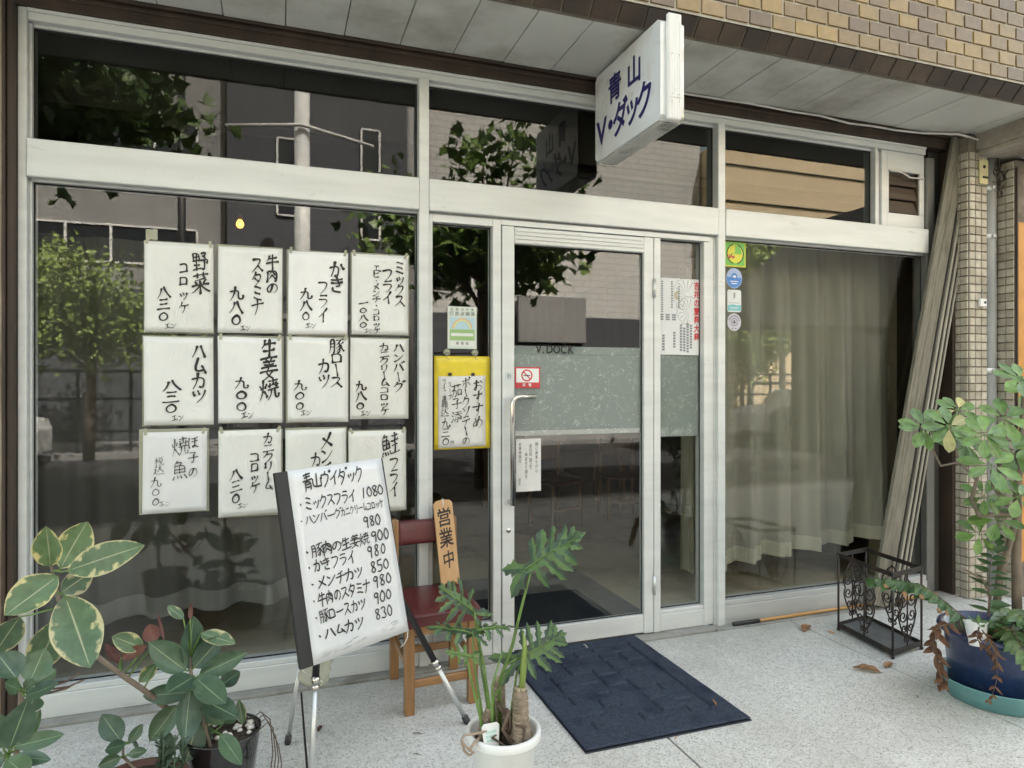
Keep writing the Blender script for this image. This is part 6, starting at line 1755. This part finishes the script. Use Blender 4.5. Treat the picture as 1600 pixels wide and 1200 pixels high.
qh = [(-0.35, -0.72, 0.62), (0.25, -0.75, 0.45), (0.0, -0.35, 0.95), (0.0, -0.25, 0.95), (0.1, -0.8, 0.55), (-0.30, -0.8, 0.5)]
qm = ['phil', 'phil', 'phil', 'phil', 'phil_light', 'phil']
for k, (b, t, w) in enumerate(L_Q): selloum(ph, b, t, w * (1.0 if k != 2 else 1.2), qh[k], qm[k], 6 if k in (0, 5) else 5 if k == 1 else 4, 30 + k, 0.12 if k < 4 else 0.08)
for k, p in enumerate(L_PET):
    p = [Vector(a) for a in p]
    dn = (p[0] - p[1]); p = [Vector((p[0].x + (WC[0] - p[0].x) * 0.25, p[0].y + (WC[1] - p[0].y) * 0.25, 0.245))] + p
    n_ = len(p); mb = MB(); mb.tube(p, [0.0085 - 0.0045 * i / (n_ - 1) if k == 0 else 0.0062 - 0.003 * i / (n_ - 1) for i in range(n_)], 8); mb.build("petiole", M['stem_green'], ph)
mb = MB(); mb.tube(L_SPEAR, [0.011, 0.012, 0.008, 0.002], 10); mb.build("leaf_spear", M['spear'], ph)
# plant label
pc = thing("plant_tag", "white plastic plant tag with a turquoise print stuck in the white pot", "tag", (0.70, -1.355, 0.24))
Rm = Matrix.Translation((0.650, -1.335, 0.270)) @ Matrix.Rotation(math.radians(-12), 4, 'X') @ Matrix.Rotation(math.radians(8), 4, 'Z')
mb = MB(); mb.prism([(0.008, 0.0), (0.060, 0.0), (0.066, 0.066), (0.058, 0.076), (0.008, 0.077), (0.0, 0.068)], (0, 0, 0), (1, 0, 0), (0, 0, 1), (0, -1, 0), 0.0015); mb.v = [tuple(Rm @ Vector(p)) for p in mb.v]; mb.build("card", M['white_plastic'], pc)
mb = MB()
rr = random.Random(2)
for z in range(3):
    o = 0.018 + z * 0.013
    mb.prism([(0.012 + rr.uniform(0, .004), o), (0.05 + rr.uniform(0, .006), o + 0.001), (0.052, o + 0.010), (0.03, o + 0.008), (0.014, o + 0.009)], (0, -0.0016, 0), (1, 0, 0), (0, 0, 1), (0, -1, 0), 0.0003)
mb.v = [tuple(Rm @ Vector(p)) for p in mb.v]; mb.build("print", flat("tag_print", (0.42, 0.64, 0.58)), pc)

# schefflera and fern in the blue pot
sc_ = thing("schefflera", "tall schefflera with holly fern in a big deep blue pot", "plant", (3.24, -1.23, 0.0))
SB = (3.25, -1.225, 0.0)
sau = thing("pot_saucer", "turquoise plastic saucer under the deep blue pot at the right", "saucer", SB)
mb = MB(); mb.lathe(SB, [(0.205, 0.0), (0.214, 0.004), (0.246, 0.088), (0.252, 0.094), (0.246, 0.097), (0.240, 0.09), (0.206, 0.012), (0.0, 0.010), (0.0, 0.0)], 64, True); mb.build("dish", M['teal'], sau)
pot(sc_, SB, [(0.185, 0.011), (0.195, 0.02), (0.216, 0.29), (0.222, 0.30), (0.241, 0.304), (0.246, 0.315), (0.243, 0.328), (0.232, 0.332), (0.220, 0.324), (0.208, 0.27), (0.0, 0.265), (0.0, 0.011)], 'blue_pot', 64); soil(sc_, SB, 0.21, 0.293)
tr = [[0.022, 0.020, 0.018, 0.014, 0.010], [0.017, 0.016, 0.014, 0.012], [0.012, 0.011, 0.010, 0.009, 0.008, 0.006], [0.010, 0.009, 0.007, 0.005], [0.007, 0.006, 0.006, 0.005, 0.004], [0.006, 0.005, 0.004], [0.008, 0.006, 0.005], [0.007, 0.006, 0.006, 0.004]]
for p, r in zip(L_STRUNK, tr):
    mb = MB(); p = [Vector(a) for a in p]
    if p[0].z < 0.40: p[0].z = 0.28
    mb.tube(p, r, 12); mb.build("branch", M['bark'], sc_)
trunk_pts = [Vector(a) + (Vector(b) - Vector(a)) * k / 5 for S in L_STRUNK for a, b in zip(S[:-1], S[1:]) for k in range(6) if Vector(a).z > 0.8]
rs2 = random.Random(17)
for k, c in enumerate(L_CL):
    c = Vector(c)
    rad = 0.102 * rs2.uniform(0.85, 1.3)
    up = Vector((rs2.uniform(-0.4, 0.1), rs2.uniform(-0.95, -0.3), rs2.uniform(0.4, 0.9))).normalized() if k > 7 else Vector((rs2.uniform(-0.6, -0.2), rs2.uniform(-0.95, -0.6), rs2.uniform(0.4, 0.8))).normalized()
    e1 = up.orthogonal().normalized(); e2 = up.cross(e1)
    q = min(trunk_pts, key=lambda s: (s - c).length)
    sub = thing  # (parts are built below)
    mb = MB(); mid = (q + c) / 2 + Vector((0, 0, -0.02)); mb.tube([q, mid, c], [0.003, 0.0025, 0.002], 6); pt = mb.build("petiole", M['stem_green'], sc_)
    nlf = rs2.choice((7, 7, 8, 6)); a0 = rs2.uniform(0, 6)
    for i in range(nlf):
        a = a0 + 2 * math.pi * i / nlf + rs2.uniform(-0.12, 0.12)
        dr = e1 * math.cos(a) + e2 * math.sin(a)
        L_ = rad * rs2.uniform(0.82, 1.12)
        b = c + dr * 0.016 - up * 0.002; t = c + dr * (0.016 + L_) - up * rs2.uniform(0.0, 0.035)
        mb = MB(); leaf_mesh(mb, b, t, L_ * rs2.uniform(0.46, 0.57), up, 0.10, rs2.uniform(0.0, 0.12), 'obovate', 8, 0, 0.01, i)
        mb.tube([c, b], 0.0012, 5)
        mb.build("leaflet", M['scheff_pale' if (k in (1, 9) and i in (0, 3)) else 'scheff'], pt)


def frond(parent, pts, n, ln, wd, mat, tipmat=None, droop=0.5, seed=0, curl=0.0):
    rr = random.Random(seed); P = [Vector(p) for p in pts]
    def at(u):
        k = u * (len(P) - 1); j = min(int(k), len(P) - 2); f = k - j
        p0_ = P[max(j - 1, 0)]; p1_ = P[j]; p2_ = P[j + 1]; p3_ = P[min(j + 2, len(P) - 1)]
        return 0.5 * ((2 * p1_) + (p2_ - p0_) * f + (2 * p0_ - 5 * p1_ + 4 * p2_ - p3_) * f * f + (3 * p1_ - p0_ - 3 * p2_ + p3_) * f ** 3)
    mb = MB(); mb.tube([at(i / 14) for i in range(15)], [0.0035 * (1 - i / 16) for i in range(15)], 6); fr_o = mb.build("frond", M['bark_dark'], parent)
    m1, m2 = MB(), MB()
    for i in range(n):
        u = 0.10 + 0.9 * i / (n - 1)
        p = at(u); d = (at(min(1, u + 0.03)) - at(max(0, u - 0.03))).normalized()
        sdv = d.cross(Vector((0, 0, 1)))
        sdv = sdv.normalized() if sdv.length > 0.05 else d.orthogonal().normalized()
        for sd in (-1, 1):
            l = ln * rr.uniform(0.8, 1.15) * (1.0 - 0.55 * max(0, u - 0.6) / 0.4)
            dd = (sdv * sd * 0.75 + d * 0.45 + Vector((0, 0, -droop)) + Vector((rr.uniform(-.2, .2), rr.uniform(-.2, .2), rr.uniform(-.15, .15))) * (1 + 2 * curl)).normalized()
            h = (Vector((0.1, -0.6, 0.6)) + Vector((rr.uniform(-.3, .3), rr.uniform(-.3, .3), 0)) * (1 + 2 * curl))
            leaf_mesh(m1, p, p + dd * l, wd * (1 - 0.4 * curl), h, 0.15 + 0.6 * curl, 0.12 + 0.5 * curl, 'fern', 6, 0, 0.02 + 0.06 * curl, i)
            if tipmat and rr.random() < 0.42: leaf_mesh(m2, p + dd * l * 0.72, p + dd * l * 1.06, wd * 0.6, h, 0.15, 0.1, 'ellipse', 4)
    m1.build("pinnae", M[mat], fr_o)
    if tipmat and m2.f: m2.build("brown_tip", M[tipmat], fr_o)


frond(sc_, [(p[0], p[1], p[2]) for p in L_FERN[0]], 17, 0.092, 0.044, 'fern', 'fern_tip', 0.55, 1)
for k, S in enumerate(L_FERN[1:]): frond(sc_, S, 11, 0.085, 0.042, 'fern', None, 0.3, 10 + k)
for k, S in enumerate(L_DRY): frond(sc_, S, 12 if k == 0 else 9, 0.068 if k == 0 else 0.045, 0.040 if k == 0 else 0.020, 'dry', None, 0.5, 40 + k, 0.8)
# low undergrowth of the pot
for k in range(9):
    a = rs2.uniform(2.6, 5.6); r0 = rs2.uniform(0.02, 0.1); c = Vector((SB[0] + r0 * math.cos(a), SB[1] + r0 * math.sin(a), 0.30)); o = Vector((math.cos(a), math.sin(a), 0)) * rs2.uniform(0.09, 0.17)
    frond(sc_, [c, c + o * 0.5 + Vector((0, 0, rs2.uniform(0.05, 0.10))), c + o + Vector((0, 0, rs2.uniform(0.02, 0.10)))], 6, 0.062, 0.026, 'fern', 'fern_tip' if k % 3 == 0 else None, 0.2, 60 + k)
cu = thing("plastic_cup", "small white ribbed cup with a tiny plant sunk in the blue pot's soil", "cup", (2.95, -1.30, 0.30))
cc = (3.035, -1.285, 0.292)
mb = MB(); pr = [(0.030, 0.0)]
for k in range(8): pr += [(0.032 + 0.0018 * k, 0.004 + k * 0.012), (0.0335 + 0.0018 * k, 0.010 + k * 0.012)]
pr += [(0.050, 0.104), (0.050, 0.108), (0.046, 0.108), (0.042, 0.09), (0.0, 0.088), (0.0, 0.0)]
mb.lathe((0, 0, 0), pr, 28, True); R = Matrix.Translation(cc) @ Matrix.Rotation(math.radians(-8), 4, 'X') @ Matrix.Rotation(math.radians(6), 4, 'Y'); mb.v = [tuple(R @ Vector(p)) for p in mb.v]; mb.build("cup", M['cup_plastic'], cu)
mb = MB()
for k in range(9):
    a = k * 0.7; c = Vector(cc) + Vector((0, -0.01, 0.085)); leaf_mesh(mb, c, c + Vector((math.cos(a) * 0.045, math.sin(a) * 0.045, 0.03 + 0.02 * (k % 2))), 0.02, (0, -0.3, 1), 0.1, 0.1, 'ellipse', 5)
mb.build("leaf", M['phil_light'], cu)

# ------------------------------------------------------------------ umbrella stand
us = thing("umbrella_stand", "black wrought iron umbrella stand with scrollwork on the pavement at right", "stand", (3.325, -0.49, 0.0))
A_, B_, C_, D_ = Vector((3.209, -0.304, 0)), Vector((3.153, -0.733, 0)), Vector((3.419, -0.687, 0)), Vector((3.475, -0.258, 0))
for p in (A_, B_, C_, D_):
    mb = MB(); mb.tube([p + Vector((0, 0, 0.012)), p + Vector((0, 0, 0.47))], 0.006, 8); mb.lathe((p.x, p.y, 0), [(0.0, 0.0), (0.009, 0.002), (0.011, 0.010), (0.007, 0.018), (0.0, 0.019)], 12); mb.build("post", M['iron'], us)
for (a, b) in ((A_, B_), (B_, C_), (C_, D_), (D_, A_)):
    d = (b - a); l = d.length; R = Matrix.Translation((a.x, a.y, 0)) @ Matrix.Rotation(math.atan2(d.y, d.x), 4, 'Z')
    mb = MB(); mb.box(0.0065, l - 0.0065, -0.002, 0.002, 0.444, 0.470, 0.001, R); mb.build("top_band", M['iron'], us)
    mb = MB(); mb.box(0.0065, l - 0.0065, -0.002, 0.002, 0.020, 0.050, 0.001, R); mb.build("bottom_band", M['iron'], us)
    mb = MB()
    n_p = 1
    def W3(x, z): return R @ Vector((x, 0, z))
    for cxk in range(n_p):
        cx = l / 2; hw = 0.098 if l < 0.35 else 0.098
        mb.tube([W3(cx, 0.05), W3(cx, 0.445)], 0.0042, 6)
        def spiral(x, z, r, turns, a0, sd):
            return [W3(x + sd * (r * (1 - 0.78 * i / 26)) * math.cos(a0 + turns * 6.283 * i / 26), z + r * (1 - 0.78 * i / 26) * math.sin(a0 + turns * 6.283 * i / 26)) for i in range(27)]
        for sd in (-1, 1):
            mb.tube(spiral(cx + sd * 0.044, 0.300, 0.040, 1.3, 3.3, sd), 0.0044, 6)
            mb.tube(spiral(cx + sd * 0.040, 0.215, 0.036, 1.3, 3.0, sd), 0.0044, 6)
            mb.tube(spiral(cx + sd * 0.030, 0.148, 0.026, 1.3, 2.6, sd), 0.0044, 6)
            mb.tube(spiral(cx + sd * 0.026, 0.368, 0.024, 1.3, 3.6, sd), 0.0040, 6)
            mb.tube([W3(cx, 0.415), W3(cx + sd * 0.035, 0.385), W3(cx + sd * 0.075, 0.335), W3(cx + sd * 0.088, 0.290), W3(cx + sd * 0.07, 0.25), W3(cx + sd * 0.082, 0.215), W3(cx + sd * 0.06, 0.155), W3(cx + sd * 0.025, 0.10), W3(cx, 0.075)], 0.0046, 6)
            mb.tube(spiral(cx + sd * 0.020, 0.085, 0.017, 1.2, 2.0, sd), 0.0038, 6)
    mb.build("scrollwork", M['iron'], us)
mb = MB(); a = mb.verts([p + Vector((0, 0, 0.030)) for p in (A_, B_, C_, D_)]); b = mb.verts([p + Vector((0, 0, 0.024)) for p in (A_, B_, C_, D_)])
mb.face(a); mb.face(b[::-1]); [mb.face([a[k], b[k], b[(k + 1) % 4], a[(k + 1) % 4]]) for k in range(4)]
mb.build("drip_tray", M['tray'], us)

# stick lying along the sill
st = thing("broom_stick", "orange wooden stick with a black grip lying along the right window sill", "stick", (3.2, -0.04, 0.0))
mb = MB(); mb.tube([(2.835, -0.048, 0.0185), (3.4, -0.040, 0.0185), (4.36, -0.030, 0.0185)], 0.0095, 14); mb.build("shaft", M['stick'], st)
mb = MB(); mb.tube([(2.640, -0.050, 0.0185), (2.644, -0.050, 0.0185), (2.8345, -0.048, 0.0185)], [0.011, 0.0130, 0.0130], 14); mb.build("grip", M['black_metal'], st)

# fallen leaves, one object each
rf = random.Random(31)
fl_pts = [(2.985, -0.262, 0.125, 0.6, "curled olive-brown fallen leaf on the pavement left of the umbrella stand"), (3.135, -0.350, 0.045, 1.9, "small brown fallen leaf touching the umbrella stand's left foot"), (2.945, -0.850, 0.135, 2.4, "larger pale brown fallen leaf in front of the umbrella stand"),
          (3.01, -0.81, 0.09, 0.3, "pale brown fallen leaf overlapping the larger one in front of the stand"), (2.872, -1.120, 0.035, 1.0, "tiny dark fallen leaf on the bare pavement in front of the saucer"), (1.575, -1.052, 0.030, 0.4, "tan crumpled scrap at the mat's front edge on the joint"),
          (0.165, -0.50, 0.05, 1.2, "reddish brown fallen leaf between the easel's back legs"), (0.585, -0.66, 0.045, 2.9, "thin brown fallen leaf below the chair's front legs"), (0.545, -0.82, 0.035, 2.6, "sliver of dry leaf on the speckled pavement left of the white pot"), (1.90, -0.90, 0.055, 1.3, "thin pale dry sprig lying on the navy mat's near right corner")]
for (x, y, l, a, lab) in fl_pts:
    on = 0.021 if (mx0 < x < mx1 and my0 < y < my1) else 0.0015
    mb = MB(); c = Vector((x, y, on)); d = Vector((math.cos(a), math.sin(a), 0.0))
    leaf_mesh(mb, c, c + d * l + Vector((0, 0, 0.004)), l * (0.42 if l > 0.04 and "thin" not in lab else 0.16), (0, 0, 1), 0.30, -0.10, 'ellipse', 9, 0, 0.07, x * 9)
    zmin = min(p[2] for p in mb.v); mb.v = [(p[0], p[1], p[2] - zmin + on) for p in mb.v]
    tag(mb.build("fallen_leaf", M['fern_tip' if ("pale" in lab or "tan" in lab) else 'dry']), lab, "leaf", "dry leaves fallen on the pavement")

# ------------------------------------------------------------------ across the street (what the glass mirrors)
def house(label, name, x0, x1, y0, y1, z1, wm, bands, wins=(), zwin=None):
    t = thing(name, label, "building", ((x0 + x1) / 2, y1, 0))
    mb = MB(); mb.box(x0, x1, y0, y1, -0.1, z1, 0.02); mb.build("wall", M[wm], t)
    for (za, zb, m) in bands:
        mb = MB(); mb.box(x0 - 0.04, x1 + 0.04, y1 + 0.004, y1 + 0.06, za, zb, 0.01); mb.build("band", M[m], t)
    fw = None
    for (xa, xb, za, zb) in wins:
        mb = MB(); mb.box(xa, xb, y1 + 0.003, y1 + 0.03, za, zb, 0.004); pn = mb.build("window", M['far_window'], t)
        mb = MB(); n = max(1, int((xb - xa) / 1.0))
        for k in range(n + 1):
            xx = xa + (xb - xa) * k / n; mb.box(xx - 0.03, xx + 0.03, y1 + 0.031, y1 + 0.07, za, zb, 0.003)
        mb.box(xa, xb, y1 + 0.032, y1 + 0.068, za - 0.05, za - 0.001, 0.003); mb.box(xa, xb, y1 + 0.032, y1 + 0.068, zb + 0.001, zb + 0.05, 0.003)
        mb.build("frame", M['far_white'], pn)
    return t


house("grey office building with long window rows across the street, at left", "office_building", -12, -1.3, -30, -16.0, 26.0, 'far_conc', [(-0.1, 3.9, 'far_dark')],
      [(-11, -2.0, 6.7, 8.4), (-11, -2.0, 4.6, 5.5), (-11, -2.0, 10.2, 12.0)])
house("slate coloured building with narrow windows across the street", "office_building", -1.25, 4.1, -30, -15.4, 24.0, 'far_dark', [(3.2, 3.35, 'far_conc')], [(0.0, 0.5, 6.0, 8.0), (2.2, 2.7, 5.5, 8.5)])
far3 = house("pale wide building with a dark ground floor across the street", "office_building", 4.15, 13.8, -30, -16.2, 13.0, 'far_light', [(2.4, 3.6, 'far_dark'), (-0.1, 2.35, 'far_dark')], [(4.3, 5.6, 4.4, 6.4)])
mb = MB(); mb.box(7.0, 9.3, -16.1, -15.9, 2.75, 4.2, 0.02); mb.build("sign_panel", M['far_conc'], far3)
house("sunlit tan building with horizontal joints across the street, at right", "office_building", 13.85, 34, -30, -15.0, 9.5, 'far_tan', [(z, z + 0.03, 'far_dark') for z in (1.5, 2.7, 3.9, 5.1, 6.3, 7.5, 8.7)], [])


def street_pole(name, label, x, y, h, r, mat, cat="pole"):
    t = thing(name, label, cat, (x, y, -0.1))
    mb = MB(); mb.tube([(x, y, -0.1), (x, y, h)], [r, r * 0.85], 16); mb.build("shaft", M[mat], t); return t


pl1 = street_pole("utility_pole", "thick pale utility pole across the street", 0.55, -12.9, 8.5, 0.20, 'far_white')
mb = MB(); mb.tube([(-1.1, -12.85, 7.3), (0.55, -12.65, 7.45), (2.2, -12.85, 7.2)], 0.045, 8); mb.build("crossarm", M['far_white'], pl1)
street_pole("utility_pole", "thin concrete utility pole across the street", 3.1, -12.9, 9.0, 0.10, 'far_conc')
street_pole("street_lamp", "dark slim lamp post across the street", -2.0, -12.9, 9.0, 0.09, 'rail_dark', "street lamp")
sl = street_pole("street_lamp", "dark lamp post with an arched neck across the street", 9.6, -9.2, 4.4, 0.06, 'rail_dark', "street lamp")
mb = MB(); mb.tube([(9.6, -9.2, 4.4), (9.75, -9.2, 4.95), (10.2, -9.2, 5.2), (10.7, -9.2, 5.0), (10.85, -9.2, 4.6)], 0.06, 10); mb.build("neck", M['rail_dark'], sl)
fe = thing("street_railing", "dark metal railing along the far pavement", "railing", (5, -13.0, 0))
mb = MB()
for z in (0.45, 1.15, 1.75):
    for (xa, xb) in ((-14, 4.5), (10.0, 26)): mb.box(xa, xb, -13.03, -12.97, z - 0.03, z + 0.03, 0.004)
for k in [q for q in range(41) if not 18 < q < 24]: mb.box(-14 + k - 0.03, -14 + k + 0.03, -12.96, -12.90, 0.0, 1.75, 0.003)
mb.build("rail", M['rail_dark'], fe)
# pedestrian bridge stair on the near side, to the right
fb = thing("footbridge", "concrete pedestrian bridge stair beside the road", "footbridge", (11.5, -7.6, 0))
mb = MB()
mb.prism([(8.85, 2.86), (11.1, 4.44), (12.6, 5.5), (24.0, 5.5), (24.0, 2.75), (8.95, 2.75)], (0, -9.6, 0), (1, 0, 0), (0, 0, 1), (0, 1, 0), 1.6); mb.build("stair_deck", M['bridge'], fb)
mb = MB(); mb.box(11.6, 24.0, -9.4, -8.1, -0.15, 2.745, 0.03); mb.build("pier", M['bridge'], fb)


def car(label, x, y, col, s=1):
    t = thing("parked_car", label, "car", (x, y, -0.118))
    body = [(-2.1, 0.28), (-2.1, 0.75), (-1.95, 0.92), (-1.0, 1.0), (-0.55, 1.42), (0.95, 1.45), (1.6, 1.0), (2.05, 0.9), (2.12, 0.7), (2.12, 0.28)]
    mb = MB(); mb.prism(body, (x, y - 0.85, -0.118), (1, 0, 0), (0, 0, 1), (0, 1, 0), 1.7); mb.build("body", col, t)
    for (a, b) in ((-0.52, 0.18), (0.24, 0.98)):
        mb = MB(); mb.prism([(a - 0.18 * (a < 0), 1.02), (b + 0.22 * (b > 0.5), 1.02), (b, 1.36), (a + 0.06, 1.36)], (x, y + 0.851, -0.118), (1, 0, 0), (0, 0, 1), (0, 1, 0), 0.01); mb.build("window", M['far_window'], t)
    for wx in (-1.35, 1.35):
        for wy in (-0.8, 0.8):
            mb = MB(); mb.tube([(x + wx, y + wy - 0.1, 0.2), (x + wx, y + wy + 0.1, 0.2)], 0.315, 20); w = mb.build("wheel", M['black_metal'], t)
            mb = MB(); mb.tube([(x + wx, y + wy - 0.11, 0.2), (x + wx, y + wy + 0.11, 0.2)], 0.18, 14); mb.build("rim", M['steel'], w)


car("white parked car across the road, seen mirrored in the glass", -6.4, -11.4, M['far_white'])
car("white parked car across the road at right, seen mirrored in the glass", 14.6, -12.0, M['far_white'])


def street_tree(label, x, y, zc, rx, rz, n, lsize, seed, trunk_r=0.11, leaf='street_leaf'):
    rr = random.Random(seed)
    t = thing("street_tree", label, "tree", (x, y, 0))
    c = Vector((x, y, zc))
    mb = MB(); mb.tube([(x, y, -0.1), (x + 0.05, y, zc * 0.5), (x, y, zc)], [trunk_r, trunk_r * 0.85, trunk_r * 0.6], 10)
    tips = []
    for k in range(14):
        a = rr.uniform(0, 6.28); e = rr.uniform(-0.5, 1.0); r = rr.uniform(0.6, 0.95)
        tip = c + Vector((math.cos(a) * rx * r * math.cos(e), math.sin(a) * rx * r * math.cos(e), math.sin(e) * rz * r))
        s0 = Vector((x, y, zc - rz * rr.uniform(0.1, 0.9))); mid = (s0 + tip) / 2 + Vector((0, 0, 0.1)); mb.tube([s0, mid, tip], [trunk_r * 0.35, trunk_r * 0.22, trunk_r * 0.08], 6); tips.append(tip); tips.append(mid)
    mb.build("trunk", M['bark'], t)
    out5 = [(0, 0), (.30, .22), (.48, .02), (.42, .30), (.62, .42), (.36, .52), (.24, .62), (0, 1.0), (-.24, .62), (-.36, .52), (-.62, .42), (-.42, .30), (-.48, .02), (-.30, .22)]
    m = MB()
    for i in range(n):
        ctr = rr.choice(tips); p = ctr + Vector((rr.gauss(0, rx * 0.17), rr.gauss(0, rx * 0.17), rr.gauss(0, rz * 0.15)))
        s = lsize * rr.uniform(0.6, 1.2)
        nrm = Vector((rr.uniform(-1, 1), rr.uniform(-1, 1), rr.uniform(0.0, 1.2))).normalized(); u = nrm.orthogonal().normalized(); a = rr.uniform(0, 6.28); u2 = u * math.cos(a) + nrm.cross(u) * math.sin(a); v2 = nrm.cross(u2)
        ids = m.verts([p + u2 * q[0] * s + v2 * q[1] * s + nrm * (0.12 * s * abs(q[0])) for q in out5])
        m.face(ids, False, 0.5, [(q[1], 0.5 + q[0] * 0.7) for q in out5])
    m.build("crown", M[leaf], t)


street_tree("plane tree with big lobed leaves near the kerb, seen mirrored above the door", 2.95, -6.3, 3.85, 1.75, 1.45, 2300, 0.20, 5)
street_tree("plane tree near the kerb, mirrored at the upper left of the window", -3.3, -5.3, 4.5, 2.3, 1.5, 3600, 0.19, 6)
street_tree("round bushy street tree across the road, mirrored in the left window", -3.7, -12.5, 2.95, 1.7, 1.8, 7500, 0.11, 7, 0.11, 'street_leaf_light')
street_tree("bushy street tree across the road, mirrored in the right window", 13.5, -13.25, 3.1, 1.5, 1.9, 3800, 0.16, 8, 0.11, 'street_leaf_light')
street_tree("taller street tree across the road, mirrored beside the tan building", 15.0, -13.6, 5.5, 1.8, 1.2, 3000, 0.16, 9, 0.11, 'street_leaf_light')
